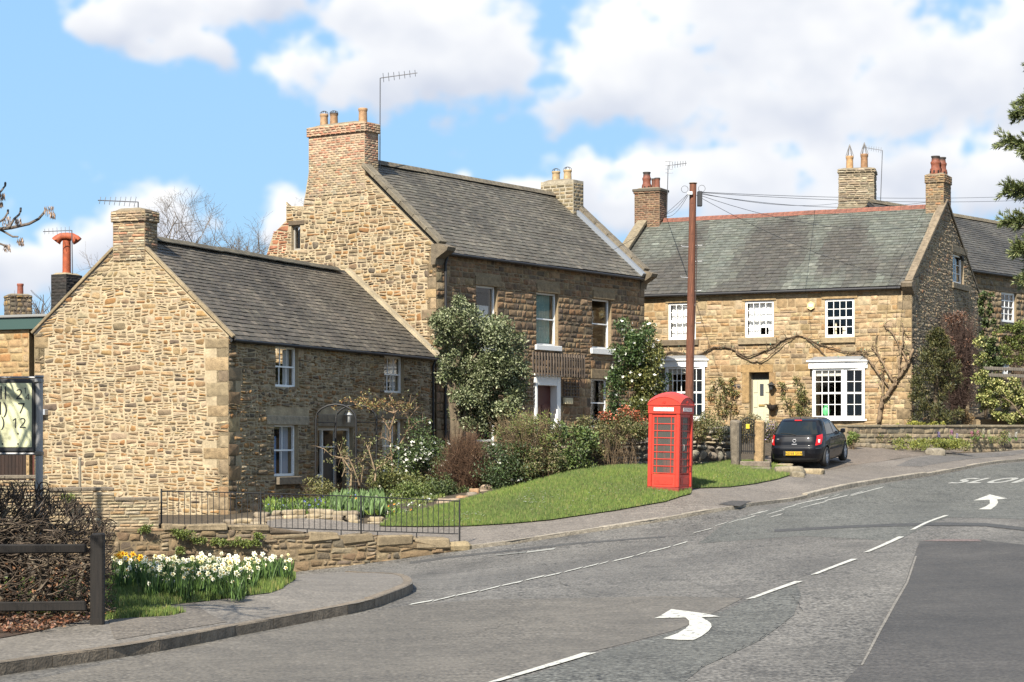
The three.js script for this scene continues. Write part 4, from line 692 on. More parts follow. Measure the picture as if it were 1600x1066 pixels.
  pot(c3, L - .4, 11.18, -3.85, .4, .17, [.55, .4, .22], { cage: .7 }); pot(c3, L - .4, 11.18, -3.3, .42, .17, [.57, .41, .22], { cage: .7 });
  cb.flush();
  pipe(H, 'gutter', [V(.4, ev - .17, .2), V(L - .4, ev - .19, .2)], .055, [.02, .02, .022]);
  pipe(H, 'downpipe', [V(.42, ev - .17, .18), V(.42, ev - .5, .07), V(.42, 0, .07)], .045, [.022, .022, .024]);
  { const z9 = V(.95, rv, zr + .2).applyMatrix4(H.matrixWorld), b = P(593.5, 262, -z9.z); yagi('tall_aerial_mast', 'tall thin aerial mast beside the brick chimney of the tall house', b, P(594, 122, -b.z), P(652, 114, -b.z - .3), 7); }
}
// ------------------------------------------------------------------ the wide house with the red ridge
{
  const y0 = 3.3, a0 = -27 * Math.PI / 180, H = thing('wide_stone_house', 'wide golden stone house with red ridge tiles, white bay windows and pale door', 'house', [15.43 - .891 * 13.2, y0, -(79 + .454 * 13.2)], a0);
  const r = mulberry(303), L = 13.2, D = 10.2, ev = 5.65, rv = 9.1, zr = -5.1;
  const front = frame(H, MX(0, 0, 0, 0)), gable = frame(H, MX(L, 0, 0, Math.PI / 2));
  const sb = new Pieces('stone', 300, M.stone), U = [front.rect(1044, 473, 1087, 531), front.rect(1164, 470, 1209, 527), front.rect(1289, 467, 1335, 527)];
  const door = front.rect(1171, 582, 1202, 662); door.v0 = .1;
  const bayL = front.rect(1043, 574, 1102, 655), bayR = front.rect(1272, 576, 1352, 655), hole = (b) => ({ u0: b.u0 + .12, u1: b.u1 - .12, v0: b.v0 + .05, v1: b.v1 });
  const blocks = [{ ...front.rect(1158, 570, 1208, 582), col: [.42, .28, .13] }, { ...front.rect(1160, 456, 1213, 470), col: [.43, .31, .17] }, { ...front.rect(1284, 453, 1340, 467), col: [.42, .3, .16] }, { ...front.rect(1040, 459, 1091, 473), col: [.42, .31, .17] },
    { ...front.rect(1160, 582, 1171, 630), col: [.40, .27, .13], name: 'door_jamb' }, { ...front.rect(1202, 582, 1212, 655), col: [.36, .24, .12], name: 'door_jamb' }];
  stoneWall(H, 'front_wall', front, [[-.3, -1], [L, -1], [L, ev - .02], [-.3, ev - .02]], [...U, door, hole(bayL), hole(bayR)], [.50, .39, .25],
    { h: [.13, .24], w: [.2, .72], gap: .02, prot: [.004, .016], round: .12, jit: .1, wavy: .03, skew: .03, split: .18, tilt: .04, ch: .012, bump: .006, from: -.4, pal: paleGold }, sb, r,
    { blocks, quoins: [{ side: 1, u: L, v0: -.3, v1: ev - .1, h: [.26, .4], w: [.3, .6], pal: quoinPal }] });
  const gAtt = gable.rect(1489, 398, 1506, 443), gLow = gable.rect(1500, 584, 1514, 640);
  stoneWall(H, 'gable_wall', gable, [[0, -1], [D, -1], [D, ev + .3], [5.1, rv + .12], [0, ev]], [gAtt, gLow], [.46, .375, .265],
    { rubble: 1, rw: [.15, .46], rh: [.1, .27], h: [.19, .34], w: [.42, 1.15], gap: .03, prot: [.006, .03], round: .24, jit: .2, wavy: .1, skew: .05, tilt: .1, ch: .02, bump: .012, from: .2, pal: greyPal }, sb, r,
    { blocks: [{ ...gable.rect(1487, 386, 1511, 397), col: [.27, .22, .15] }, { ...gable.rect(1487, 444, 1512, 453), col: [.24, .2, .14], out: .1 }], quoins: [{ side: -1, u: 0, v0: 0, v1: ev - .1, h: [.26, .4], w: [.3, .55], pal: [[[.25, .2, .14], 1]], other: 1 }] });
  sb.flush();
  { const g = new MB(); g.box(-.3, -1, -D, L, ev, -D + .35, [.3, .24, .15]); g.build('rear_wall', M.mortar, H); const f = mesh('far_gable_wall', paintGeo(extruded([[0, -1], [D, -1], [D, ev], [5.1, rv + .1], [0, ev]], [], .38), [.3, .24, .16]), M.mortar, H); f.applyMatrix4(MX(-.3, 0, -D, -Math.PI / 2)); }
  const fl = new MB(); fl.box(.1, -.1, -D + .4, L - .4, 0, -.4, [.1, .08, .06]); fl.box(.1, 2.75, -D + .4, L - .4, 2.95, -.4, [.4, .38, .34]); fl.build('inner_floor', M.matt, H);
  const net = [.75, .75, .73];
  windowIn(H, front, U[0], { cols: 4, rows: 2, rec: .07, fw: .09, bar: .026, rail: .09, curtain: [[0, 1, 0, 1, net]] }); windowIn(H, front, U[1], { cols: 4, rows: 2, rec: .07, fw: .09, bar: .026, rail: .09, curtain: [[0, 1, .25, 1, net], [0, .5, 0, .3, net], [.8, 1, 0, .3, net]] });
  windowIn(H, front, U[2], { cols: 4, rows: 2, rec: .07, fw: .09, bar: .026, rail: .09, curtain: [[.55, .72, 0, .22, [.6, .55, .45]], [.24, .32, 0, .38, [.7, .65, .5]]] });
  windowIn(H, gable, gAtt, { cols: 2, rows: 3, sashes: 1, rec: .14, fw: .07 }); windowIn(H, gable, gLow, { cols: 2, rows: 2, rec: .14, fw: .08, col: [.6, .6, .57] });
  sillOn(H, front, front.rect(1034, 531, 1092, 540), [.2, .16, .11], -.08, .1); sillOn(H, front, front.rect(1154, 528, 1214, 538), [.36, .29, .19], -.08, .1); sillOn(H, front, front.rect(1283, 528, 1337, 536), [.4, .31, .19], -.08, .1);
  { // pale panelled door in a deep stone opening
    const g = partGroup('front_door', H); g.applyMatrix4(new THREE.Matrix4().multiplyMatrices(front.LM, new THREE.Matrix4().makeTranslation(0, 0, -.28)));
    const c = [.47, .45, .325], d = new MB(), { u0, u1, v0 } = door, w = u1 - u0, top = v0 + (door.v1 - v0) - .26; d.box(u0 + .05, v0, -.05, u1, top, 0, c);
    for (const [a, b, s, e] of [[.1, .3, .1, .34], [.4, .62, .1, .34], [.7, .92, .1, .34], [.1, .3, .42, .66], [.7, .92, .42, .66], [.1, .3, .72, .96], [.7, .92, .72, .96]]) d.cbox(u0 + a * w, lerp(v0, top, s), 0.002, u0 + b * w, lerp(v0, top, e), .02, c, .01);
    d.build('door_leaf', M.paint, g);
    new MB().box(u0 + .42 * w, lerp(v0, top, .66), .002, u0 + .6 * w, lerp(v0, top, .9), .018, [.04, .045, .05]).build('door_light', M.paint, g);
    new MB().box(u0 + .36 * w, lerp(v0, top, .44), .002, u0 + .66 * w, lerp(v0, top, .48), .03, [.4, .28, .1]).build('letter_plate', M.metal, g);
    new MB().box(u0, v0, -.08, u0 + .05, door.v1, .03, [.3, .26, .2]).box(u0 + .05, top, -.08, u1, door.v1, -.04, [.16, .15, .13]).build('frame', M.wood, g);
  }
  // bay windows: a broad light and a canted side light under a lead-topped canopy
  const bay = (q, full) => {
    const g = partGroup('bay_window', H); g.applyMatrix4(front.LM); const out = .42, mid = lerp(q.u0, q.u1, .655), f = new MB(), c = white, v0 = q.v0, v1 = q.v1;
    const seg = [[[q.u0, 0], [q.u0 + .1, out]], [[q.u0 + .1, out], [mid, out]], [[mid, out], [q.u1, .06]]];
    seg.forEach(([a, b], k) => {
      const L = Math.hypot(b[0] - a[0], b[1] - a[1]), m = new THREE.Matrix4().makeRotationY(-Math.atan2(b[1] - a[1], b[0] - a[0])).setPosition(a[0], 0, a[1]), nc = k === 1 ? 4 : k === 2 ? 2 : 1, fw = .11;
      f.cbox(0, v0, -.06, fw, v1, .03, c, .01, m); f.cbox(L - fw, v0, -.06, L, v1, .03, c, .01, m); f.box(fw, v1 - .08, -.06, L - fw, v1, .025, c, m); f.box(fw, v0, -.06, L - fw, v0 + .12, .028, c, m);
      if (k) { const h = (v1 - v0 - .2), lo = v0 + .12; for (let j = 1; j < nc; j++) f.box(fw + (L - 2 * fw) * j / nc - .013, lo, -.03, fw + (L - 2 * fw) * j / nc + .013, v1 - .08, 0, c, m);
        for (let j = 1; j < 4; j++) f.box(fw, lo + h * j / 4 - (j === 2 ? .035 : .013), -.032, L - fw, lo + h * j / 4 + (j === 2 ? .035 : .013), .004, c, m);
        for (let i = 0; i < nc; i++) for (let j = 0; j < 4; j++) { const x0 = fw + (L - 2 * fw) * i / nc + .013, x1 = fw + (L - 2 * fw) * (i + 1) / nc - .013, y0 = lo + h * j / 4 + .02, y1 = lo + h * (j + 1) / 4 - .02, p = new MB(); p.face([[x0, y0, -.02], [x1, y0, -.02], [x1, y1, -.02], [x0, y1, -.02]].map((w) => V(...w).applyMatrix4(m).toArray()), [1, 1, 1]); p.build('pane', M.glass, g); } }
    });
    f.build('frame', M.paint, g);
    const pl = (e, y0, y1, name, col, mat, slope = 0) => { const b = new MB(), o = [[q.u0 - e, 0], [q.u0 - e + .05, out + e], [mid + e * .4, out + e], [q.u1 + e, .02]]; const lo = o.map((w) => [w[0], y0, w[1]]), hi = o.map((w) => [lerp((q.u0 + q.u1) / 2, w[0], 1 - slope * .3), y1, lerp(0, w[1], 1 - slope)]); b.face(lo.slice().reverse(), col); b.face(hi, col); for (let k = 0; k < 3; k++) b.face([lo[k], lo[k + 1], hi[k + 1], hi[k]], col); b.build(name, mat, g); };
    pl(.1, v1, v1 + .26, 'fascia', white, M.paint); pl(.17, v1 + .26, v1 + .32, 'cornice', white, M.paint); pl(.15, v1 + .32, v1 + .47, 'lead_roof', [.36, .37, .38], M.metal, .6); pl(.07, v0 - .07, v0, 'sill', white, M.paint);
    pl(-.06, -1, v0 - .07, 'stone_base', [.36, .27, .16], M.stone);
    const cb = new MB(); cb.box(q.u0 + .2, v1 - .3, out - .12, mid - .1, v1, out - .1, [.5, .48, .42]); cb.build('blind', M.matt, g);
  };
  bay(bayL); bay(bayR);
  { const q = front.hit(1290, 650, .3), p = V(q[0], bayR.v0 + .12, .22).applyMatrix4(H.matrixWorld), v = thing('green_vase', 'green glass vase standing inside the bay window', 'vase', p.toArray()); new MB().lathe([[0, 0], [.09, 0], [.15, .12], [.16, .24], [.1, .36], [.075, .4], [.11, .47], [.1, .47], [.06, .4]], 14, [.12, .52, .2]).build('vessel', M.paint, v); }
  // roof
  const pitch = Math.atan2(rv - ev, 5.1), Ls = Math.hypot(rv - ev, 5.1), up = V(0, Math.sin(pitch), -Math.cos(pitch)), nn = V(0, Math.cos(pitch), Math.sin(pitch)), o = V(.08, ev, 0).addScaledVector(up, -.2).addScaledVector(nn, .05);
  const slb = new Pieces('slate', 300, M.slate);
  slates(H, 'front_roof', basis(o, V(1, 0, 0), up, nn), L - .08 - .25, Ls + .2, { ex: [.27, .2], w: .31, cv: .14, col: (u, v, q) => { const d = sstep(-.1, .28, fbm(u * .45 + v * .05, v * .12, 23, 4) + .22 * Math.sin(v / Ls * 3.1) - .03 * v + .06), g = q() < .08 ? 1.3 : 1, s = q(); return [lerp(.155, .094, d) * g, lerp(.163, .086, d) * g, lerp(.132, .07, d) * g].map((k) => k * (.92 + .16 * s)); } }, slb, r, { near: (a) => .6 + a });
  slb.flush();
  plainSlope(H, 'rear_roof', basis(V(L, ev, -D).addScaledVector(V(0, Math.sin(pitch), Math.cos(pitch)), -.1), V(-1, 0, 0), V(0, Math.sin(pitch), Math.cos(pitch)), V(0, Math.cos(pitch), -Math.sin(pitch))), L + .2, Ls + .1);
  for (let x = .72, k = 0; x < L - .8; x += .46, k++) { const b = new MB(), a = .17, c = jit([.24, .085, .052], r, .16), y = rv + .1 + .02 * noise(x * .6, 3), x1 = x + .452; b.hexa([[x, y - .12, zr + a], [x1, y - .12, zr + a], [x1, y - .12, zr - a], [x, y - .12, zr - a], [x, y + .07, zr + .045], [x1, y + .07, zr + .045], [x1, y + .07, zr - .045], [x, y + .07, zr - .045]], c); b.build('ridge_tile', M.clay, H); }
  coping(H, [[.14, ev + .02], [zr, rv + .24]], L - .24, L + .07, .12, [.25, .2, .14], r); coping(H, [[-D - .1, ev + .2], [zr, rv + .24]], L - .3, L + .05, .12, [.2, .16, .11], r); coping(H, [[.14, ev + .02], [zr, rv + .24]], -.36, .1, .14, [.3, .25, .17], r);
  { const g = extruded([[-.15, ev - .42], [.02, ev - .42], [.32, ev - .14], [.36, ev], [.14, ev + .1], [-.15, ev + .1]], [], .44), k = mesh('kneeler', paintGeo(g, [.22, .18, .13]), M.stone, H); k.applyMatrix4(new THREE.Matrix4().makeRotationY(-Math.PI / 2).setPosition(L + .08, 0, 0)); k.position.set(L - .34, 0, 0); }
  pipe(H, 'gutter', [V(-.2, ev - .14, .21), V(L - .4, ev - .16, .21)], .06, [.02, .02, .022]);
  const cb = new Pieces('brick', 300, M.brick), bs = { h: [.08, .1], w: [.22, .28], bond: 1, gap: .02, prot: [.003, .012], round: .05, jit: .03, tilt: .03, ch: .004, flat: 1, bump: .002 };
  const cl = chimney(H, -.5, .68, zr - .42, zr + .42, rv - .9, rv + 1.46, { mortar: [.34, .27, .19], cap: .05, capH: .2, slab: [.14, .12, .09], st: { ...bs, pal: [[[.24, .13, .08], 3], [[.2, .125, .085], 3], [[.28, .18, .11], 2]] }, seen: [2, 2, 0, 2] }, cb, r);
  pot(cl, -.1, rv + 1.46, zr, .78, .19, [.26, .085, .05], { tall: 1, sooty: 1 }); pot(cl, .4, rv + 1.46, zr, .5, .13, [.28, .1, .06], { sooty: 1 }); pot(cl, .2, rv + 1.46, zr - .15, .5, .13, [.2, .08, .05], { sooty: 1 });
  const cr = chimney(H, L - .74, L + .0, zr - .62, zr + .5, rv - .95, rv + 1.33, { mortar: [.36, .29, .2], cap: .05, capH: .36, st: { ...bs, w: [.2, .3], pal: [[[.36, .25, .14], 4], [[.28, .2, .125], 3], [[.36, .2, .1], 1.5], [[.22, .165, .11], 2]] }, seen: [3, 3, 0, 0] }, cb, r);
  pot(cr, L - .42, rv + 1.36, zr + .18, .74, .2, [.28, .085, .045], { tall: 1, sooty: 1 }); pot(cr, L - .3, rv + 1.36, zr - .32, .74, .2, [.25, .08, .045], { tall: 1, sooty: 1 });
  cb.flush();
  // things on the front
  { const z9 = V(.8, rv + .3, zr - .25).applyMatrix4(H.matrixWorld), d = -z9.z, b = P(1042, 336, d), t = yagi('cluster_aerial', 'spindly aerial mast with two rod arrays by the left chimney of the wide house', b, P(1044, 259, d), P(1073, 255, d), 7); t.rotation.y = 0; const q = new MB(); for (let k = 0; k < 4; k++) { const y = P(1044, 252 + k * 6, d).sub(b); q.tube([y.clone().add(V(-.12, 0, 0)), y.clone().add(V(.2, -.03, .1))], .012, 4, [.3, .3, .31]); } q.build('side_rods', M.metal, t); }
  { const [u, v] = front.hit(1268, 478), p = V(u, v, .0).applyMatrix4(H.matrixWorld), t = thing('alarm_box', 'pale yellow alarm box high on the golden house wall', 'alarm box', p.toArray(), H.rotation.y), g = new THREE.CylinderGeometry(.17, .17, .09, 6); g.rotateX(Math.PI / 2); g.translate(0, 0, .05); mesh('case', paintGeo(g, [.75, .6, .28]), M.paint, t); new MB().cbox(-.09, -.06, .095, .09, .06, .115, [.8, .72, .5], .01).build('plate', M.paint, t); new MB().lathe([[.05, -.2], [.07, -.17], [.07, -.12]], 10, [.03, .03, .03]).build('strobe', M.iron, t); }
  { const [u, v] = front.hit(1154, 603), p = V(u, v, .03).applyMatrix4(H.matrixWorld), t = thing('name_plaque', 'grey oval name plaque on the wall left of the pale door', 'plaque', p.toArray(), H.rotation.y), sh = new THREE.Shape(); sh.absellipse(0, 0, .24, .15, 0, 6.2832); const g = new THREE.ExtrudeGeometry(sh, { depth: .025, bevelEnabled: true, bevelSize: .015, bevelThickness: .012, bevelSegments: 1, curveSegments: 20 }); mesh('board', paintGeo(g, [.2, .2, .22]), M.paint, t); const s2 = new THREE.Shape(); s2.absellipse(0, 0, .2, .115, 0, 6.2832); const g2 = new THREE.ExtrudeGeometry(s2, { depth: .006, bevelEnabled: false, curveSegments: 20 }); g2.translate(0, 0, .038); mesh('face', paintGeo(g2, [.42, .42, .44]), M.paint, t); const b = new MB(); b.box(-.07, .03, .045, .1, .06, .05, [.06, .06, .07]); b.box(-.06, -.02, .045, .12, .012, .05, [.06, .06, .07]); b.box(-.02, -.07, .045, .08, -.04, .05, [.06, .06, .07]); b.lathe([[0, 0], [.045, .002], [.05, -.003]], 8, [.05, .05, .05], MX(-.13, 0, .048), 'z'); b.build('lettering', M.paint, t); }
  { const [u, v] = front.hit(1208, 604), p = V(u, v, .0).applyMatrix4(H.matrixWorld), t = thing('door_lantern', 'black lantern on a bracket right of the pale door', 'lantern', p.toArray(), H.rotation.y); new MB().tube([V(0, .1, 0), V(0, .18, .12), V(0, .12, .22)], .015, 6, [.02, .02, .02]).build('bracket', M.iron, t); new MB().lathe([[.04, -.16], [.09, -.12], [.12, .04], [.13, .05]], 6, [.05, .05, .05], MX(0, 0, .22)).build('glass_body', M.iron, t); new MB().lathe([[.19, .05], [.05, .14], [0, .18]], 6, [.03, .03, .03], MX(0, 0, .22)).build('cap', M.iron, t); }
  { const [u, v] = front.hit(1209, 633), p = V(u, v, .0).applyMatrix4(H.matrixWorld), t = thing('hanging_basket', 'dark half round wall basket with dry stems below the door lantern', 'basket', p.toArray(), H.rotation.y); new MB().lathe([[0, -.24], [.1, -.22], [.18, -.12], [.22, 0], [.2, 0], [.0, -.03]], 12, [.035, .026, .02], MX(0, 0, .2)).build('bowl', M.matt, t); const q = mulberry(5), b = new MB(); for (let k = 0; k < 40; k++) { const a = q() * 6.28, l = .1 + q() * .2; b.tube([V(Math.cos(a) * .1, 0, .2 + Math.sin(a) * .1), V(Math.cos(a) * (.1 + l), .1 - l * .3, .2 + Math.sin(a) * (.1 + l))], .008, 3, [.25, .18, .1]); } b.build('dry_stems', M.matt, t); }
  globalThis.wideFront = front; globalThis.wideGable = gable; globalThis.wideHouse = H;
}
// the house wing beyond, at right angles
{
  const y0 = 3.3, H = thing('rear_stone_wing', 'stone house with long slate roof standing behind the wide house at the right edge', 'house', [20.1 - .652 * 2.7, y0, -(88.7 - .758 * 2.7)], 49.3 * Math.PI / 180), r = mulberry(404), L = 17.7, ev = 7.05, rv = 9.95, hd = 3.7;
  const front = frame(H, MX(0, 0, 0, 0)), sb = new Pieces('stone', 300, M.stone), w1 = front.rect(1565, 457, 1588, 504), w2 = front.rect(1567, 563, 1580, 585);
  stoneWall(H, 'front_wall', front, [[0, -1], [L, -1], [L, ev], [0, ev]], [w1, w2], [.30, .235, .15], { h: [.16, .3], w: [.2, .6], gap: .04, prot: [.015, .05], round: .22, jit: .15, wavy: .07, skew: .06, tilt: .2, ch: .03, bump: .02, from: 2.2, pal: [[[.4, .3, .175], 4], [[.31, .235, .15], 3], [[.36, .235, .125], 2], [[.24, .19, .13], 2]] }, sb, r, { blocks: [{ ...front.rect(1556, 450, 1594, 457), col: [.24, .19, .13] }, { ...front.rect(1563, 504, 1590, 510), col: [.05, .05, .05], name: 'sill', out: .1 }] });
  sb.flush(); windowIn(H, front, w1, { cols: 3, rows: 2, rec: .12, fw: .1, bar: .04 }); windowIn(H, front, w2, { cols: 2, rows: 1, rec: .12, fw: .1 });
  { const g = new MB(); g.box(0, -1, -2 * hd, L, ev, -2 * hd + .35, [.3, .24, .15]); g.build('rear_wall', M.mortar, H); for (const [x, t, z] of [[0, -Math.PI / 2, -2 * hd], [L, Math.PI / 2, 0]]) { const f = mesh('end_wall', paintGeo(extruded([[0, -1], [2 * hd, -1], [2 * hd, ev], [hd, rv + .05], [0, ev]], [], .35), [.3, .24, .16]), M.mortar, H); f.applyMatrix4(MX(x, 0, z, t)); } }
  const pitch = Math.atan2(rv - ev, hd), Ls = Math.hypot(rv - ev, hd), up = V(0, Math.sin(pitch), -Math.cos(pitch)), nn = V(0, Math.cos(pitch), Math.sin(pitch)), slb = new Pieces('slate', 300, M.slate);
  slates(H, 'front_roof', basis(V(-.1, ev, 0).addScaledVector(up, -.2).addScaledVector(nn, .05), V(1, 0, 0), up, nn), L, Ls + .2, { ex: [.22, .18], w: .26, cv: .2, col: (u, v, q) => { const s = .85 + .8 * fbm(u * .4, v * .4, 33, 3); return [.11 * s, .099 * s, .08 * s]; } }, slb, r); slb.flush();
  plainSlope(H, 'rear_roof', basis(V(L, ev, -2 * hd).addScaledVector(V(0, Math.sin(pitch), Math.cos(pitch)), -.1), V(-1, 0, 0), V(0, Math.sin(pitch), Math.cos(pitch)), V(0, Math.cos(pitch), -Math.sin(pitch))), L, Ls + .1);
  for (let x = 0; x < L - .4; x += .48) { const b = new MB(), c = jit([.18, .15, .1], r, .2), y = rv + .14, x1 = x + .472; b.hexa([[x, y - .15, -hd + .2], [x1, y - .15, -hd + .2], [x1, y - .15, -hd - .2], [x, y - .15, -hd - .2], [x, y + .03, -hd + .03], [x1, y + .03, -hd + .03], [x1, y + .03, -hd - .03], [x, y + .03, -hd - .03]], c); b.build('ridge_tile', M.stone, H); }
  pipe(H, 'gutter', [V(0, ev - .16, .2), V(L, ev - .18, .2)], .06, [.03, .03, .03]);
}
// chimney house that shows over the red ridge
function backHouse(name, label, at, turn, L, D, ev, rv, base, stackFn, wallCol = [.33, .26, .16]) {
  const H = thing(name, label, 'house', at, turn);
  for (const [n, x0, x1, z0, z1] of [['front_wall', 0, L, -.35, 0], ['rear_wall', 0, L, -D, -D + .35]]) new MB().box(x0, base, z0, x1, ev, z1, wallCol).build(n, M.mortar, H);
  for (const [x, t, z] of [[0, -Math.PI / 2, -D], [L, Math.PI / 2, 0]]) { const f = mesh('gable_wall', paintGeo(extruded([[0, base], [D, base], [D, ev], [D / 2, rv], [0, ev]], [], .35), wallCol), M.mortar, H); f.applyMatrix4(MX(x, 0, z, t)); }
  const p = Math.atan2(rv - ev, D / 2), Ls = Math.hypot(rv - ev, D / 2);
  plainSlope(H, 'front_roof', basis(V(0, ev, 0).addScaledVector(V(0, Math.cos(p), Math.sin(p)), .12), V(1, 0, 0), V(0, Math.sin(p), -Math.cos(p)), V(0, Math.cos(p), Math.sin(p))), L, Ls + .08, [.07, .068, .06]);
  plainSlope(H, 'rear_roof', basis(V(L, ev, -D).addScaledVector(V(0, Math.cos(p), -Math.sin(p)), .12), V(-1, 0, 0), V(0, Math.sin(p), Math.cos(p)), V(0, Math.cos(p), -Math.sin(p))), L, Ls + .08, [.07, .068, .06]);
  stackFn(H); return H;
}
backHouse('ridge_house', 'pale stone chimney and roof ridge of a house beyond the red ridge', [16.5, 4.4, -103], -14 * Math.PI / 180, 4, 7, 6.5, 9.85, -1, (H) => {
  const r = mulberry(11), cb = new Pieces('brick', 300, M.brick), rv = 10.55;
  const c = chimney(H, -.3, 1.5, -4.25, -2.75, rv - .9, 12.55, { mortar: [.40, .34, .25], cap: .06, capH: .22, st: { h: [.09, .14], w: [.25, .6], gap: .03, prot: [.01, .04], round: .15, jit: .1, tilt: .06, ch: .01, bump: .008, pal: [[[.4, .33, .23], 4], [[.3, .24, .17], 3], [[.44, .38, .28], 3]] }, seen: [2, 2, 0, 0] }, cb, r);
  pot(c, .2, 12.57, -3.5, .72, .2, [.56, .34, .16], { cone: .6 }); pot(c, .95, 12.57, -3.5, .8, .2, [.36, .2, .1], { cone: .6 }); cb.flush();
  new MB().hexa([[-.6, rv - .55, -2.5], [1.7, rv - .55, -2.5], [1.7, rv - .55, -4.5], [-.6, rv - .55, -4.5], [-.25, rv + .25, -2.78], [1.45, rv + .25, -2.78], [1.45, rv + .25, -4.22], [-.25, rv + .25, -4.22]], [.26, .22, .15]).build('chimney_base', M.stone, c);
  const z9 = V(1.62, rv + .1, -3.3).applyMatrix4(H.matrixWorld), b = P(1376, 316, -z9.z); yagi('leaning_aerial', 'leaning aerial beside the pale chimney beyond the red ridge', b, P(1379, 235, -b.z), P(1349, 230, -b.z + .4), 8);
});
backHouse('black_chimney_house', 'house behind the flat roof with black chimney and orange T shaped pot', [-18.6, 1.2, -74], 62 * Math.PI / 180, 9, 6, 3.2, 5.3, -1, (H) => {
  const r = mulberry(12), cb = new Pieces('brick', 300, M.brick), p = V(0, 0, 0);
  const inv = H.matrixWorld.clone().invert(), q = P(104, 455, 76).applyMatrix4(inv), top = P(104, 430, 76).applyMatrix4(inv).y;
  const c = chimney(H, q.x - .45, q.x + .45, q.z - .36, q.z + .36, 4.0, top, { mortar: [.03, .028, .026], cap: .0, capH: .1, st: { h: [.11, .13], w: [.34, .4], bond: 1, gap: .012, prot: [.002, .006], round: .04, jit: .02, ch: .004, flat: 1, pal: [[[.035, .03, .027], 1], [[.045, .038, .033], 1]] }, flaunch: [.4, .33, .22], seen: [2, 2, 0, 2] }, cb, r); cb.flush();
  const col = [.45, .1, .035], b = new MB(), y = top + .05, hh = 1.22;
  b.lathe([[.17, 0], [.155, .1], [.15, hh], [.17, hh + .02]], 14, col, MX(q.x, y, q.z)); b.build('chimney_pot', M.clay, c);
  const ax = V(1, 0, 0).applyAxisAngle(V(0, 1, 0), -H.rotation.y), hp = (s, t, rad) => V(q.x, y + hh + .12 + t, q.z).addScaledVector(ax, s);
  new MB().tube([hp(-.4, -.14), hp(-.33, -.05), hp(-.2, .04), hp(0, .05), hp(.2, .04), hp(.33, -.05), hp(.4, -.14)], [.19, .165, .14, .14, .14, .165, .19], 14, col).build('pot_head', M.clay, c);
  const w = P(112, 385, 75.5); yagi('chimney_aerial', 'aerial strapped to the orange T shaped pot, pointing left', P(113, 428, 75.5), P(112, 360, 75.5), P(67, 362, 75.2), 7);
});
backHouse('small_chimney_house', 'distant house at the left edge with squat mossy stone chimney', [-25.5, 1.5, -92], 30 * Math.PI / 180, 9, 6, 3.6, 6.3, -1, (H) => {
  const r = mulberry(13), cb = new Pieces('brick', 300, M.brick), inv = H.matrixWorld.clone().invert(), q = P(28, 480, 92).applyMatrix4(inv), top = P(28, 462, 92).applyMatrix4(inv).y;
  const c = chimney(H, q.x - .5, q.x + .5, q.z - .45, q.z + .45, 5, top, { mortar: [.12, .1, .08], cap: .03, capH: .12, st: { h: [.14, .24], w: [.2, .36], gap: .03, prot: [.01, .03], round: .3, jit: .15, ch: .02, pal: [[[.3, .22, .12], 2], [[.16, .13, .09], 2], [[.34, .22, .08], 1]] }, seen: [2, 2, 0, 2] }, cb, r); cb.flush(); pot(c, q.x + .1, top + .02, q.z, .52, .15, [.33, .1, .06]);
});
// flat-roofed outbuilding at the left edge
{
  const H = thing('flat_roof_outbuilding', 'flat roofed stone outbuilding with green fascia against the cottage gable', 'outbuilding', [-7.75 - .9222 * 6.5 - .2, .9, -(56 + .3867 * 6.5 + .25)], 67.25 * Math.PI / 180 - Math.PI / 2), r = mulberry(15);
  const front = frame(H, MX(-8, 0, 0, 0)), sb = new Pieces('stone', 300, M.stone), op = front.rect(-70, 648, 76, 800); op.v0 = -.9; op.u1 = Math.min(op.u1, 7.97 + .3);
  const top = front.hit(40, 515)[1];
  stoneWall(H, 'front_wall', front, [[0, -1.2], [8.1, -1.2], [8.1, top], [0, top]], [{ ...op, u1: Math.min(op.u1, 8.0) }], [.46, .33, .18], { h: [.14, .26], w: [.25, .6], gap: .03, prot: [.004, .018], round: .22, jit: .1, wavy: .05, tilt: .04, from: -.3, cv: .14, pal: [[[.42, .29, .145], 5], [[.45, .33, .19], 3], [[.4, .22, .09], 1.2]] }, sb, r); sb.flush();
  const b = new MB(); b.cbox(-8.2, top, -3, .75, top + .34, .12, [.04, .075, .066], .01); b.build('fascia', M.paint, H); new MB().cbox(-8.3, top + .34, -3.1, .85, top + .42, .18, [.2, .2, .19], .012).build('flat_roof', M.matt, H);
  new MB().box(-8.1, -1.2, -3, .2, top, -2.7, [.3, .25, .18]).build('rear_wall', M.mortar, H);
  const u0 = op.u0 - 8, u1 = op.u1 - 8, n = 22; for (let k = 0; k < n; k++) new MB().cbox(lerp(u0, u1, k / n) + .004, -.9, -.52, lerp(u0, u1, (k + 1) / n) - .004, op.v1, -.48, jit([.045, .024, .017], r, .2), .008).build('door_plank', M.wood, H);
  new MB().cbox(u1 - .09, -.9, -.3, u1, op.v1, -.05, [.16, .05, .035], .01).build('door_post', M.wood, H);
  const q = front.rect(66, 640, 80, 649); new MB().cbox(q.u0 - 8, q.v0, -.1, q.u1 - 8, q.v1, .32, [.5, .52, .54], .01).build('canopy_end', M.metal, H);
}
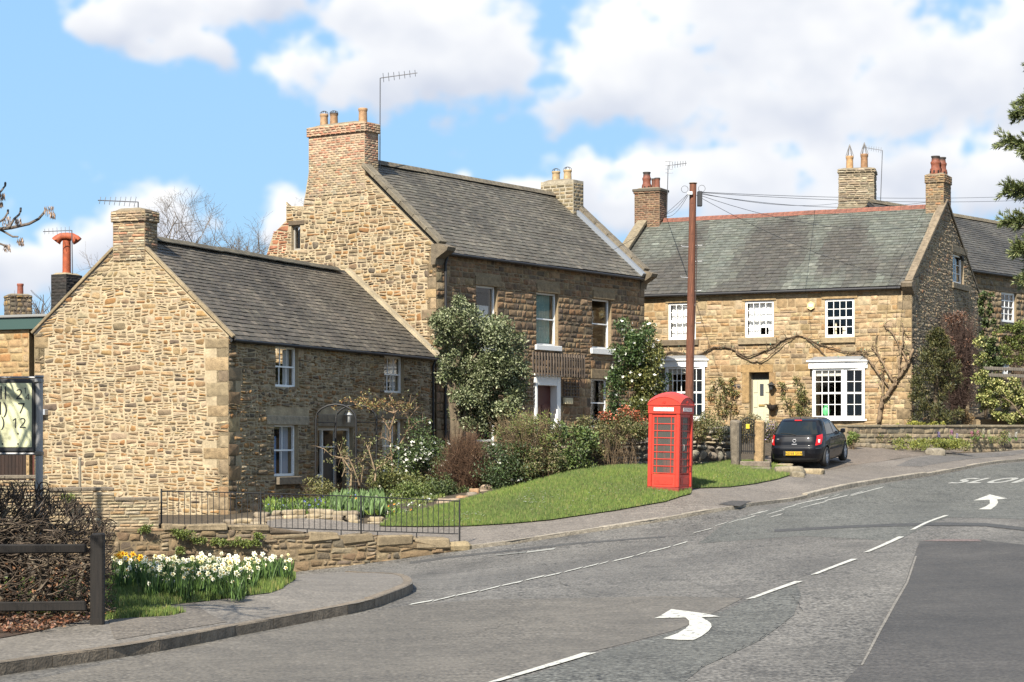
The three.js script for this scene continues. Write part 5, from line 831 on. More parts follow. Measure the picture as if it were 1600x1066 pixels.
// ------------------------------------------------------------------ walls along the street
const SB = (list, mat, col, name = 'stone') => list; // (kept small) 
function planeFrom(a, b) { // vertical plane through two places [X, D]
  const dx = b[0] - a[0], dd = b[1] - a[1]; return { pos: [a[0], 0, -a[1]], turn: Math.atan2(dd, dx), len: Math.hypot(dx, dd) };
}
const I0 = MX(0, 0, 0);
let railFrame, railWall;
{
  const b = gp(733, 858.5), a = gp(470, 893), s = 5.6 / Math.hypot(b[0] - a[0], b[1] - a[1]), c = [a[0] - (b[0] - a[0]) * s, a[1] - (b[1] - a[1]) * s], pl = planeFrom(c, b), H = thing('retaining_wall', 'mossy stone retaining wall under the iron railing, falling to the side street', 'wall', pl.pos, pl.turn), fr = frame(H, I0), r = mulberry(501);
  railFrame = fr; railWall = H;
  const top = [[252, 826], [357, 829], [420, 832], [535, 838], [600, 844], [690, 851], [726, 857]].map((q) => fr.hit(...q)), sb = new Pieces('stone', 280, M.stone);
  stoneWall(H, 'wall_body', fr, [[0, -1.6], [pl.len, -1.6], [pl.len, top.at(-1)[1] - .02], ...top.slice().reverse(), [0, top[0][1] + .02]], [], [.28, .215, .135], { rubble: 1, rw: [.22, .8], rh: [.09, .27], h: [.19, .34], w: [.42, 1.15], gap: .018, prot: [.002, .03], round: .18, jit: .2, wavy: .09, skew: .05, tilt: .08, ch: .022, bump: .02, from: -1, pal: [[[.27, .2, .12], 4], [[.23, .16, .09], 3], [[.31, .24, .155], 3], [[.165, .13, .09], 3], [[.21, .17, .12], 3]] }, sb, r, { depth: .5 });
  sb.flush();
  for (const [x0, y0, x1, y1, h] of [[255, 818, 292, 827, .13], [293, 819, 357, 828, .14], [358, 821, 424, 829, .13], [425, 833, 478, 842, .14], [482, 834, 533, 844, .17], [536, 836, 588, 847, .18], [590, 839, 646, 851, .2], [650, 842, 704, 857, .24]]) { const p = fr.hit(x0, y1), q = fr.hit(x1, y1 + 1), t = (p[1] + q[1]) / 2; new MB().cbox(p[0], t - .02, -.46, q[0] - .03, t + h, .035, jit([.26, .205, .13], r, .2), .035, null, .07, r).build('cap_stone', M.stone, H); }
  { const p = fr.hit(722, 853), b2 = new MB(); b2.cbox(p[0] - .32, p[1] - .2, -.3, p[0] + .25, p[1] + .1, .1, [.34, .27, .16], .09, null, .05, r); b2.build('end_stone', M.stone, H); }
}
{ // pale brick wall stepping down to the railing
  const H = thing('pale_brick_wall', 'low pale brick garden wall stepping down beside the sunlit gable', 'wall', railWall.position.toArray(), railWall.rotation.y), fr = frame(H, MX(0, 0, -.08)), r = mulberry(502), pts = [[-60, 749], [74, 752], [75, 768], [178, 770], [179, 783], [248, 785]].map((q) => fr.hit(...q)), bot = fr.hit(248, 832), sb = new Pieces('brick', 300, M.brick);
  const bs = { h: [.06, .075], w: [.22, .44], gap: .016, prot: [.003, .014], round: .07, jit: .05, tilt: .03, ch: .005, flat: 1, bump: .003, cv: .16, pal: [[[.46, .37, .24], 5], [[.42, .32, .2], 3], [[.5, .42, .3], 2], [[.40, .26, .14], 1.2]] };
  const capW = .1; stoneWall(H, 'wall_body', fr, [[pts[0][0], bot[1]], [bot[0], bot[1]], [bot[0], pts[5][1]], [pts[4][0], pts[4][1]], [pts[3][0], pts[3][1]], [pts[2][0], pts[2][1]], [pts[1][0], pts[1][1]], [pts[0][0], pts[0][1]]], [], [.40, .33, .23], bs, sb, r, { depth: .34 }); sb.flush();
  for (const [a, b] of [[0, 1], [2, 3], [4, 5]]) { const n = Math.max(1, Math.round((pts[b][0] - pts[a][0]) / .8)); for (let k = 0; k < n; k++) new MB().cbox(lerp(pts[a][0], pts[b][0], k / n) + .004, pts[a][1], -.46, lerp(pts[a][0], pts[b][0], (k + 1) / n) - .004, pts[a][1] + .075, -.04, jit([.24, .2, .15], r, .14), .014, null, .01, r).build('cap_stone', M.stone, H); }
}
{ // iron railing
  const H = thing('iron_railing', 'low black iron railing of plain upright bars on the retaining wall', 'railing', railWall.position.toArray(), railWall.rotation.y), fr = frame(H, MX(0, 0, -.2)), c = [.012, .012, .013], tops = [[252, 768], [357, 769.5], [407, 771], [564, 776], [718, 783.5]], bots = [[252, 823], [357, 823.5], [407, 824], [564, 829.5], [716, 834.5]];
  const T = tops.map((q) => fr.hit(...q)), B = bots.map((q) => fr.hit(...q)), at = (L, u) => { let k = 1; while (k < L.length - 1 && L[k][0] < u) k++; return lerp(L[k - 1][1], L[k][1], (u - L[k - 1][0]) / (L[k][0] - L[k - 1][0])); };
  const z = -.2, P3 = (q) => V(q[0], q[1], z);
  new MB().tube(T.map(P3), .014, 6, c).build('top_rail', M.iron, H); new MB().tube(B.map(P3), .013, 6, c).build('bottom_rail', M.iron, H);
  const u0 = T[0][0], u1 = T.at(-1)[0], n = 54; for (let k = 1; k < n; k++) { const u = lerp(u0, u1, k / n); new MB().tube([V(u, at(B, u), z), V(u, at(T, u), z)], .0085, 5, c).build('bar', M.iron, H); }
  for (const [x, y0, y1] of [[252, 764, 826], [407, 768, 830], [564, 774, 840], [718, 781, 851]]) { const a = fr.hit(x, y0), b = fr.hit(x, y1); new MB().tube([V(b[0], b[1] - .05, z), V(a[0], a[1], z)], .02, 6, c).build('post', M.iron, H); }
  for (const [x, y0, y1] of [[480, 826, 838], [533, 828, 841], [590, 830, 846], [651, 832, 850]]) { const a = fr.hit(x, y0), b = fr.hit(x, y1); new MB().tube([V(b[0], b[1] - .05, z), V(a[0], a[1], z)], .014, 5, c).build('foot', M.iron, H); }
}
function rock(mb, cx, cy, cz, sx, sy, sz, col, r, seed) { // a weathered block of stone
  const g = new THREE.IcosahedronGeometry(1, 2), p = g.attributes.position, id = new Map(), idx = [];
  for (let k = 0; k < p.count; k++) {
    const key = [p.getX(k), p.getY(k), p.getZ(k)].map((q) => q.toFixed(3)).join();
    if (!id.has(key)) { let x = p.getX(k), y = p.getY(k), z = p.getZ(k); const pw = (q) => Math.sign(q) * Math.pow(Math.abs(q), .55), n = 1 + .28 * noise(x * 1.3 + seed, y * 1.3, z * 1.3) + .1 * noise(x * 4 + seed, y * 4, z * 4); id.set(key, mb.v(cx + pw(x) * sx * n, cy + pw(y) * sy * n, cz + pw(z) * sz * n, x * sx + seed, y * sy + z * sz, jit(col, r, .07))); }
    idx.push(id.get(key));
  }
  mb.i.push(...idx); return mb;
}
{ // flat stones edging the cottage garden
  const H = thing('rockery_edging', 'edging of flat pale stones round the cottage garden behind the railing', 'edging'), r = mulberry(505);
  const row = [[362, 818], [378, 817], [408, 815], [430, 813], [452, 812], [470, 812], [492, 811], [512, 811], [532, 812], [552, 812], [588, 815], [606, 818], [625, 821], [642, 822]];
  row.forEach(([px, py], k) => { const d = 51.5 + (px > 570 ? (px - 570) * .006 : 0); for (let s = 0; s < (px > 400 && px < 570 ? 3 : 2); s++) { const q = P(px + (r() - .5) * 8, py + 5 - s * 7.5 + (r() - .5) * 2, d + s * .22), w = .12 + r() * .16; rock(new MB(), q.x, q.y, q.z, w, .06 + r() * .03, .2, pick([[[.36, .3, .21], 3], [[.42, .34, .22], 2], [[.27, .22, .16], 2]], r), r, k * 7 + s).build('stone', M.stone, H); } });
  for (const [px, py, d] of [[694, 789, 55], [707, 786, 55.5], [722, 783, 56], [737, 778, 56.5], [742, 771, 57], [752, 772, 57.5], [730, 790, 55.8], [716, 793, 55.3], [760, 764, 58]]) { const q = P(px, py, d); rock(new MB(), q.x, q.y, q.z, .15 + r() * .1, .11 + r() * .05, .2, pick([[[.36, .28, .2], 2], [[.4, .25, .14], 1], [[.24, .2, .16], 2]], r), r, px).build('stone', M.stone, H); }
}
let gardenWallFrame;
{ // grey rubble garden wall behind the phone box
  const a = gp(760, 752, .1), b = gp(1157, 719, .1), pl = planeFrom(a, b), H = thing('rubble_garden_wall', 'rough grey rubble garden wall behind the phone box and shrubs', 'wall', pl.pos, pl.turn), fr = frame(H, I0), r = mulberry(503), sb = new Pieces('stone', 300, M.stone); gardenWallFrame = fr;
  const y = (px, py) => fr.hit(px, py), top = [[760, 712], [880, 698], [950, 689], [1012, 686], [1083, 676], [1110, 674], [1130, 673], [1156, 672]].map((q) => fr.hit(...q)), low = Math.min(...top.map((q) => q[1])) - 3;
  stoneWall(H, 'wall_body', fr, [[0, low], [pl.len, low], [pl.len, top.at(-1)[1]], ...top.slice().reverse(), [0, top[0][1]]], [], [.12, .105, .085], { h: [.13, .3], w: [.2, .5], gap: .05, prot: [.03, .12], round: .32, jit: .2, wavy: .1, skew: .1, split: .15, tilt: .25, ch: .035, bump: .03, from: low + 1, pal: [[[.44, .395, .32], 4], [[.35, .31, .25], 3], [[.27, .24, .19], 2], [[.4, .32, .21], 1]] }, sb, r, { depth: .45 }); sb.flush();
  const b2 = new MB(), e = fr.hit(1145, 695); // squared end block
  for (let k = 0; k < 7; k++) { const u = lerp(fr.hit(1086, 680)[0], fr.hit(1150, 676)[0], k / 7), v = fr.hit(1086 + k * 9, 674.5)[1]; rock(new MB(), u + .2, v + .06, -.2, .2 + r() * .06, .1, .22, [.2, .18, .15], r, k + 40).build('cap_stone', M.stone, H); }
}
const gatePost = (px, y0, y1, d, wide, label, col) => { const p = P(px, y1, d), t = thing('gate_post', label, 'gate post', [p.x, gy(p.x, d, -.1), p.z], -.35), r = mulberry(px); new MB().cbox(-wide / 2, 0, -.16, wide / 2, P(px, y0, d).y - gy(p.x, d, -.1), .16, col, .05, null, .05, r).build('shaft', M.stone, t); return t; };
gatePost(1149.5, 657, 715, 61.5, .26, 'left upright stone gate post joined to the rubble wall', [.2, .17, .13]); gatePost(1187, 657, 713, 62, .27, 'right sunlit sandstone gate post next to the dark car', [.42, .29, .155]);
{ // little black iron gate
  const a = P(1156, 712, 61.7), b = P(1181, 712, 61.9), H = thing('garden_gate', 'small black iron garden gate with curved top between stone posts', 'gate', [a.x, 0, a.z], Math.atan2(-(b.z - a.z), b.x - a.x)), L = Math.hypot(b.x - a.x, b.z - a.z), y0 = P(1168, 709, 61.8).y, c = [.015, .015, .016], yt = (t) => P(1168, 661, 61.8).y + .16 * Math.sin(t * Math.PI);
  const n = 8; for (let k = 0; k <= n; k++) new MB().tube([V(L * k / n, y0, 0), V(L * k / n, yt(k / n), 0)], .012, 5, c).build('bar', M.iron, H);
  for (const h of [.06, .55]) new MB().box(0, y0 + h, -.012, L, y0 + h + .03, .012, c).build('rail', M.iron, H);
  new MB().tube([0, .2, .4, .6, .8, 1].map((t) => V(L * t, yt(t), 0)), .014, 5, c).build('top_rail', M.iron, H);
  const q = V(L * .48, y0 + .82, .02).applyMatrix4(H.matrixWorld), s = thing('gate_notice', 'small yellow notice fixed to the iron garden gate', 'notice', q.toArray(), H.rotation.y); new MB().cbox(-.06, -.07, -.01, .06, .07, .01, [.72, .55, .05], .006).build('plate', M.paint, s);
}
{ const p = P(1176, 719, 60.8), H = thing('stone_step', 'low stone step in front of the iron garden gate', 'step', [p.x, gy(p.x, 60.8, .0), p.z], -.2), r = mulberry(7); new MB().cbox(-.45, -.1, -.3, .55, .15, .25, [.22, .19, .15], .025, null, .02, r).build('slab', M.stone, H); new MB().cbox(-.4, .1, -.75, .5, .32, -.3, [.24, .2, .16], .025, null, .02, r).build('upper_slab', M.stone, H); }
let lowWallFrame;
{ // low squared wall in front of the wide house
  const a = gp(1322, 698, .08), b = gp(1640, 692, .08), pl = planeFrom(a, b), H = thing('low_garden_wall', 'low weathered stone wall in front of the wide house, right of the car', 'wall', pl.pos, pl.turn), fr = frame(H, I0), r = mulberry(504), sb = new Pieces('stone', 300, M.stone); lowWallFrame = fr;
  const t0 = fr.hit(1322, 668)[1], t1 = fr.hit(1640, 668)[1], low = Math.min(t0, t1) - 1.6;
  stoneWall(H, 'wall_body', fr, [[0, low], [pl.len, low], [pl.len, t1], [0, t0]], [], [.38, .31, .21], { h: [.15, .26], w: [.25, .7], gap: .02, prot: [.004, .02], round: .14, jit: .09, wavy: .02, tilt: .08, ch: .018, bump: .012, from: low + .6, pal: [[[.38, .31, .21], 4], [[.31, .255, .18], 3], [[.43, .345, .225], 2], [[.24, .2, .15], 2]] }, sb, r, { depth: .4 }); sb.flush();
  for (let u = 0; u < pl.len - .2; u += .85) { const v = lerp(t0, t1, u / pl.len); new MB().cbox(u + .006, v, -.45, Math.min(pl.len, u + .85) - .006, v + .09, .05, jit([.26, .22, .15], r, .2), .02, null, .025, r).build('cap_stone', M.stone, H); }
}
for (const [px, py, d, s, label, col] of [[1234, 735, 60.2, [.42, .17, .3], 'large weathered boulder on the grass corner beside the dark car', [.3, .255, .18]], [1271, 729, 60.9, [.33, .12, .22], 'flat boulder lying just behind the rear wheel of the car', [.42, .34, .22]], [1225, 722, 62.3, [.3, .1, .2], 'flat pale stone half under the car bumper', [.36, .3, .2]], [1246, 739, 59.6, [.2, .12, .16], 'smallest boulder at the tip of the grass verge', [.28, .24, .17]], [1461, 701, 69.5, [.34, .16, .25], 'rounded boulder among the low plants by the drive', [.27, .24, .19]]]) { const q = P(px, py, d), r = mulberry(px), H = thing('boulder', label, 'boulder', [q.x, gy(q.x, d, .04), q.z]); rock(new MB(), 0, s[1] * .6, 0, s[0], s[1], s[2], col, r, px).build('stone', M.stone, H); }
{ const r = mulberry(91), H = thing('drive_edging', 'ragged row of small flat stones edging the flower bed by the drive', 'edging'); for (let k = 0; k < 22; k++) { const px = lerp(1332, 1505, k / 21) + (r() - .5) * 4, py = lerp(698, 705, k / 21) + (r() - .5) * 2 + (k > 17 ? -2 : 0), [x, d] = gp(px, py, .1); rock(new MB(), x, gy(x, d, .14), -d, .1 + r() * .1, .06 + r() * .05, .1, pick([[[.3, .25, .18], 2], [[.22, .19, .14], 2]], r), r, k * 3).build('stone', M.stone, H); } }

// ------------------------------------------------------------------ red telephone box
{
  const p = P(1060, 763, 53.4), H = thing('telephone_box', 'red cast iron telephone box with domed roof standing on the grass verge', 'telephone box', [p.x - .181, p.y - .03, p.z - .61], -28.5 * Math.PI / 180), R = [.56, .05, .028], R2 = [.56, .058, .034], h = .45, ink = [.1, .1, .1];
  H.rotation.z = -1.2 * Math.PI / 180; H.updateMatrixWorld(true);
  const red = M.worn;
  new MB().cbox(-h - .005, -.3, -h - .005, h + .005, .05, h + .005, [.3, .05, .035], .01).build('plinth', red, H);
  for (const [sx, sz] of [[-1, -1], [1, -1], [1, 1], [-1, 1]]) new MB().cbox(sx < 0 ? -h : h - .11, .05, sz < 0 ? -h : h - .11, sx < 0 ? -h + .11 : h, 1.97, sz < 0 ? -h + .11 : h, R, .018).build('corner_post', red, H);
  new MB().cbox(-h - .012, 1.97, -h - .012, h + .012, 2.2, h + .012, R, .012).build('fascia', red, H);
  new MB().cbox(-h - .03, 2.195, -h - .03, h + .03, 2.225, h + .03, R, .01).build('cornice', red, H);
  new MB().box(-h + .1, 1.9, -h + .1, h - .1, 1.96, h - .1, [.4, .38, .34]).build('inner_ceiling', M.matt, H);
  const font = globalThis.fontBold;
  for (let k = 0; k < 4; k++) {
    const m = new THREE.Matrix4().makeRotationY(k * Math.PI / 2), solid = k === 2, b = new MB(), x0 = -h + .11, x1 = h - .11, y0 = .42, y1 = 1.9, z = h - .045, xs = [x0 + .05, x0 + .14, x1 - .14, x1 - .05], bars = new MB();
    const g = partGroup(k === 1 ? 'door' : solid ? 'back_panel' : 'side_panel', H); g.rotation.y = k * Math.PI / 2; if (k === 1) { g.rotation.y += 0; }
    b.cbox(x0, .05, z - .04, x1, y0 - .03, z + .012, R2, .012); b.cbox(x0 + .08, .12, z + .011, x1 - .08, y0 - .1, z + .02, R, .006); b.box(x0, y0 - .03, z - .03, xs[0], y1 + .07, z + .014, R); b.box(xs[3], y0 - .03, z - .03, x1, y1 + .07, z + .014, R); b.box(xs[0], y1, z - .03, xs[3], y1 + .07, z + .014, R); b.build('panel_frame', red, g);
    if (solid) { new MB().box(xs[0], y0 - .03, z - .03, xs[3], y1, z, R).build('solid_back', red, g); }
    else {
      for (let r = 0; r <= 8; r++) { const y = lerp(y0, y1, r / 8); bars.box(xs[0], y - .011, z - .018, xs[3], y + .011, z + .016, R); }
      for (let r = 0; r < 8; r++) for (const x of [xs[1], xs[2]]) bars.box(x - .009, lerp(y0, y1, r / 8) + .011, z - .017, x + .009, lerp(y0, y1, (r + 1) / 8) - .011, z + .014, R);
      bars.build('glazing_bar', red, g);
      const dusty = globalThis.dusty ??= new THREE.MeshPhysicalMaterial({ color: new THREE.Color().setRGB(.42, .4, .34), roughness: .22, transmission: .85, thickness: 0 });
      for (let r = 0; r < 8; r++) for (let c = 0; c < 3; c++) { const q = new MB(), a = xs[c] + (c ? .009 : 0), e = xs[c + 1] - (c < 2 ? .009 : 0), s = lerp(y0, y1, r / 8) + .011, t = lerp(y0, y1, (r + 1) / 8) - .011; q.face([[a, s, z], [e, s, z], [e, t, z], [a, t, z]], [1, 1, 1]); q.build('pane', dusty, g); }
    }
    { const s = partGroup('sign_slot', H), col = [.78, .75, .7]; s.rotation.y = k * Math.PI / 2; new MB().cbox(-.31, 2.03, h + .006, .31, 2.155, h + .022, R, .006).build('slot_frame', red, s); new MB().box(-.285, 2.045, h + .0225, .285, 2.14, h + .027, col).build('opal_glass', M.paint, s);
      const tg = new THREE.ShapeGeometry(font.generateShapes('TELEPHONE', .075), 3); tg.computeBoundingBox(); const w = tg.boundingBox.max.x; tg.scale(.52 / w, 1, 1); tg.translate(-.26, 2.06, h + .0285); mesh('lettering', paintGeo(tg, [.48, .3, .26]), M.paint, s); }
    { const q = partGroup('pediment', H), rr = .86, e = h + .012, cy = 2.225, sag = (x, zz) => Math.sqrt(Math.max(0, rr * rr - x * x - zz * zz)) - Math.sqrt(rr * rr - 2 * e * e); q.rotation.y = k * Math.PI / 2; const f = new MB(); for (let j = 0; j < 12; j++) { const a = lerp(-e, e, j / 12), c = lerp(-e, e, (j + 1) / 12); f.face([[a, cy, e], [c, cy, e], [c, cy + sag(c, e) + .02, e], [a, cy + sag(a, e) + .02, e]], R); } f.build('tympanum', red, q);
      const cr = new MB(); cr.cbox(-.05, cy + .03, e, .05, cy + .05, e + .015, R, .004); for (const x of [-.035, 0, .035]) cr.cbox(x - .012, cy + .05, e, x + .012, cy + .08 + (x ? 0 : .012), e + .014, R, .004); cr.build('crown_emblem', red, q); }
  }
  { const rr = .86, e = .475, cy = 2.235, n = 14, b = new MB(), base = Math.sqrt(rr * rr - 2 * .462 * .462), id = []; for (let i = 0; i <= n; i++) for (let j = 0; j <= n; j++) { const x = lerp(-e, e, i / n), z = lerp(-e, e, j / n); id.push(b.v(x, cy + Math.sqrt(Math.max(.01, rr * rr - x * x - z * z)) - base + .02, z, x, z, R)); } for (let i = 0; i < n; i++) for (let j = 0; j < n; j++) { const a = id[i * (n + 1) + j], c = id[i * (n + 1) + j + 1], d = id[(i + 1) * (n + 1) + j], f = id[(i + 1) * (n + 1) + j + 1]; b.tri(a, c, d); b.tri(c, f, d); }
    b.build('dome', red, H); }
  { const b = new MB(); b.cbox(-.3, .9, -h + .06, .3, 1.5, -h + .16, [.08, .08, .085], .01); b.build('backboard', M.matt, H); new MB().cbox(-.14, 1.0, -h + .16, .12, 1.4, -h + .3, [.16, .16, .17], .02).build('telephone_unit', M.metal, H); }
  new MB().tube([V(h + .02, 1.02, .24), V(h + .05, 1.03, .24), V(h + .05, 1.16, .24), V(h + .02, 1.17, .24)], .012, 6, [.35, .33, .3]).build('door_handle', M.metal, H);
}

// ------------------------------------------------------------------ parked hatchback
{
  const fwd = V(Math.sin(22 * Math.PI / 180), 0, -Math.cos(22 * Math.PI / 180)), rear = P(1241, 730, 62.2), cpos = rear.clone().addScaledVector(fwd, 2.0), yr = gy(rear.x + fwd.x * .8, -(rear.z + fwd.z * .8), .085), fp = rear.clone().addScaledVector(fwd, 3.2), yf = gy(fp.x, -fp.z, .085);
  const H = thing('parked_car', 'dark blue black five door hatchback parked on the drive, rear facing the road', 'car', [cpos.x, (yr + yf) / 2, cpos.z], -22 * Math.PI / 180); H.rotation.order = 'YXZ'; H.rotation.x = Math.atan2(yf - yr, 2.4); H.updateMatrixWorld(true);
  const body = new THREE.MeshPhysicalMaterial({ vertexColors: true, roughness: .45, metalness: 0, specularIntensity: .35, clearcoat: .45, clearcoatRoughness: .04 }), dk = [.003, .0032, .0055], blk = [.012, .012, .012];
  const sec = [[.17, 1.86, -1.86, .77, 5], [.25, 1.95, -1.93, .815, 5.5], [.42, 2.0, -1.98, .845, 5.5], [.58, 2.0, -1.99, .855, 5.5], [.635, 1.985, -1.98, .857, 5.5], [.67, 1.945, -1.95, .856, 5.5], [.80, 1.925, -1.83, .85, 5.2], [.90, 1.885, -1.62, .84, 5], [.96, 1.855, -1.30, .825, 4.8], [1.02, 1.815, -1.02, .80, 4.6], [1.12, 1.725, -.86, .765, 4.5], [1.25, 1.58, -.62, .715, 4.5], [1.37, 1.43, -.36, .655, 4.3], [1.43, 1.37, -.18, .61, 4.1], [1.455, 1.30, -.05, .575, 4], [1.475, 1.0, .15, .48, 3.4], [1.485, .72, .32, .3, 3]];
  const S5 = (y) => { let k = 1; while (k < sec.length - 1 && sec[k][0] < y) k++; const t = clamp((y - sec[k - 1][0]) / (sec[k][0] - sec[k - 1][0])), a = sec[k - 1], b = sec[k]; return [1, 2, 3, 4].map((i) => lerp(a[i], b[i], t)); };
  const ring = (y, t) => { const [zr, zf, hw, n] = S5(y), th = t * 6.28318, s = Math.sin(th), c = Math.cos(th), pw = (q) => Math.sign(q) * Math.pow(Math.abs(q), 2 / n); return V(hw * pw(s), y, (zr + zf) / 2 + (zr - zf) / 2 * pw(c)); };
  const atX = (y, x) => { const [zr, zf, hw, n] = S5(y); return V(x, y, (zr + zf) / 2 + (zr - zf) / 2 * Math.pow(Math.max(0, 1 - Math.pow(Math.abs(x) / hw, n)), 1 / n)); };
  const atZ = (y, z, s) => { const [zr, zf, hw, n] = S5(y), q = Math.abs((z - (zr + zf) / 2) / ((zr - zf) / 2)); return V(s * hw * Math.pow(Math.max(0, 1 - Math.pow(q, n)), 1 / n), y, z); };
  const loft = (ys, N = 88) => { const b = new MB(), rows = ys.map((y) => { const row = []; for (let k = 0; k < N; k++) { const p = ring(y, k / N); row.push(b.v(p.x, p.y, p.z, p.x, p.z, dk)); } row.push(row[0]); return row; }); for (let k = 0; k + 1 < rows.length; k++) for (let j = 0; j < N; j++) { b.tri(rows[k][j], rows[k][j + 1], rows[k + 1][j + 1]); b.tri(rows[k][j], rows[k + 1][j + 1], rows[k + 1][j]); } for (const [row, f] of [[rows[0], 0], [rows.at(-1), 1]]) { const p = [0, 0, 0]; for (let j = 0; j < N; j++) for (let c = 0; c < 3; c++) p[c] += b.p[row[j] * 3 + c] / N; const m = b.v(...p, 0, 0, dk); for (let j = 0; j < N; j++) f ? b.tri(row[j], row[j + 1], m) : b.tri(row[j + 1], row[j], m); } return b; };
  const lowYs = []; for (let y = .17; y < .955; y += .026) lowYs.push(y); lowYs.push(.96); const upYs = []; for (let y = .955; y < 1.484; y += .022) upYs.push(y); upYs.push(1.486);
  let lower = loft(lowYs).geo();
  { const { Brush, Evaluator, SUBTRACTION } = await import('three-bvh-csg'); const ev = new Evaluator(); ev.attributes = ['position', 'normal', 'uv', 'color']; ev.useGroups = false; let A = new Brush(lower); A.updateMatrixWorld(); for (const z of [1.22, -1.27]) for (const s of [1, -1]) { const c = new THREE.CylinderGeometry(.345, .345, .34, 28); c.rotateZ(Math.PI / 2); c.translate(s * .78, .31, z); const B = new Brush(paintGeo(c, blk)); B.updateMatrixWorld(); A = ev.evaluate(A, B, SUBTRACTION); A.updateMatrixWorld(); } lower = A.geometry; }
  mesh('body', lower, body, H); loft(upYs).build('cabin', body, H);
  const patch2 = (name, fn, nu, nv, col, mat, off = .004, par = H) => { const b = new MB(), id = [], c0 = fn(.5, .5); for (let i = 0; i <= nu; i++) for (let j = 0; j <= nv; j++) { const p = fn(i / nu, j / nv), e = 1e-3, du = fn(Math.min(1, i / nu + e), j / nv).sub(fn(Math.max(0, i / nu - e), j / nv)), dv = fn(i / nu, Math.min(1, j / nv + e)).sub(fn(i / nu, Math.max(0, j / nv - e))), n = du.cross(dv).normalize(); if (n.dot(V(p.x, .0, p.z)) < 0) n.negate(); p.addScaledVector(n, off); id.push(b.v(p.x, p.y, p.z, i / nu, j / nv, col)); } for (let i = 0; i < nu; i++) for (let j = 0; j < nv; j++) { const a = id[i * (nv + 1) + j], c = id[(i + 1) * (nv + 1) + j], d = id[(i + 1) * (nv + 1) + j + 1], f = id[i * (nv + 1) + j + 1]; b.tri(a, c, d); b.tri(a, d, f); } return b.build(name, mat, par); };
  const gl = new THREE.MeshPhysicalMaterial({ vertexColors: true, roughness: .04, metalness: 0, clearcoat: .0, specularIntensity: .75 }), gc = [.012, .016, .017];
  const rw = patch2('rear_window', (u, v) => { const y = lerp(.99 + .03 * Math.pow(Math.abs(u - .5) * 2, 2), 1.375, v), w = lerp(.66, .53, v); return atX(y, lerp(-w, w, u)); }, 16, 8, gc, gl, .006);
  for (const s of [1, -1]) {
    patch2('side_window', (u, v) => { const y = lerp(.985, 1.35, v); return atZ(y, lerp(lerp(1.18, .93, v), .32, u), s); }, 8, 6, gc, gl, .006);
    patch2('side_window', (u, v) => { const y = lerp(.985, 1.36, v); return atZ(y, lerp(.24, lerp(-.66, .05, v), u), s); }, 8, 6, gc, gl, .006);
    const tl = patch2('tail_lamp', (u, v) => { const y = lerp(.70, .99, v), t = lerp(lerp(.07, .094, v), lerp(.135, .166, v), u); return ring(y - .02 + u * .04, s > 0 ? t : 1 - t); }, 10, 8, [.5, .012, .014], gl, .009);
    patch2('reversing_lens', (u, v) => { const y = lerp(.765, .86, v), t = lerp(.1, .117 + .006 * v, u); return ring(y, s > 0 ? t : 1 - t); }, 5, 5, [.75, .7, .68], gl, .013, tl);
    patch2('door_handle', (u, v) => atZ(lerp(.83, .86, v), lerp(.62, .46, u), s), 3, 1, dk, body, .02); patch2('door_handle', (u, v) => atZ(lerp(.83, .86, v), lerp(-.25, -.42, u), s), 3, 1, dk, body, .02);
    patch2('rubbing_strip', (u, v) => atZ(lerp(.5, .55, v), lerp(.78, -.82, u), s), 12, 1, [.02, .02, .022], M.matt, .012);
    patch2('door_seam', (u, v) => atZ(lerp(.26, .95, v), .28 + .006 * (u - .5), s), 1, 8, [.002, .002, .002], M.matt, .003); patch2('door_seam', (u, v) => atZ(lerp(.6, .95, v), 1.0 + .006 * (u - .5) - .1 * v, s), 1, 8, [.002, .002, .002], M.matt, .003);
    const mr = partGroup('door_mirror', H); new MB().cbox(s > 0 ? .86 : -1.0, .93, -.62, s > 0 ? 1.0 : -.86, 1.07, -.5, dk, .03).build('mirror_case', body, mr); new MB().box(s > 0 ? .77 : -.88, .95, -.58, s > 0 ? .88 : -.77, .99, -.54, blk).build('mirror_arm', M.matt, mr);
    for (const z of [1.22, -1.27]) { const w = partGroup('wheel', H); w.position.set(s * .755, .305, z); w.rotation.y = s > 0 ? Math.PI / 2 : -Math.PI / 2; new MB().lathe([[.19, -.1], [.28, -.1], [.303, -.08], [.305, 0], [.303, .08], [.28, .098], [.2, .095]], 28, [.016, .016, .016], null, 'z').build('tyre', M.matt, w); const rim = new MB(); rim.lathe([[0, .07], [.05, .078], [.16, .055], [.19, .075], [.205, .085], [.2, .05]], 24, [.4, .41, .43], null, 'z'); for (let k = 0; k < 5; k++) rim.box(-.022, .03, .06, .022, .19, .088, [.5, .51, .53], new THREE.Matrix4().makeRotationZ(k * 1.2566)); rim.build('rim', M.metal, w); }
  }
  patch2('bumper_strip', (u, v) => ring(lerp(.585, .615, v), lerp(-.135, -.075, u) + 1), 8, 1, [.03, .03, .034], body, .014); patch2('bumper_strip', (u, v) => ring(lerp(.585, .615, v), lerp(.075, .135, u)), 8, 1, [.03, .03, .034], body, .014);
  patch2('lower_valance', (u, v) => ring(lerp(.19, .3, v), lerp(-.1, .1, u) + 1), 16, 2, [.014, .014, .014], M.matt, .006);
  patch2('tailgate_seam', (u, v) => ring(.672 + .004 * v, lerp(-.1, .1, u) + 1), 16, 1, [.002, .002, .002], M.matt, .004);
  patch2('brake_light', (u, v) => atX(lerp(1.40, 1.425, v), lerp(-.11, .11, u)), 6, 1, [.55, .02, .015], gl, .02);
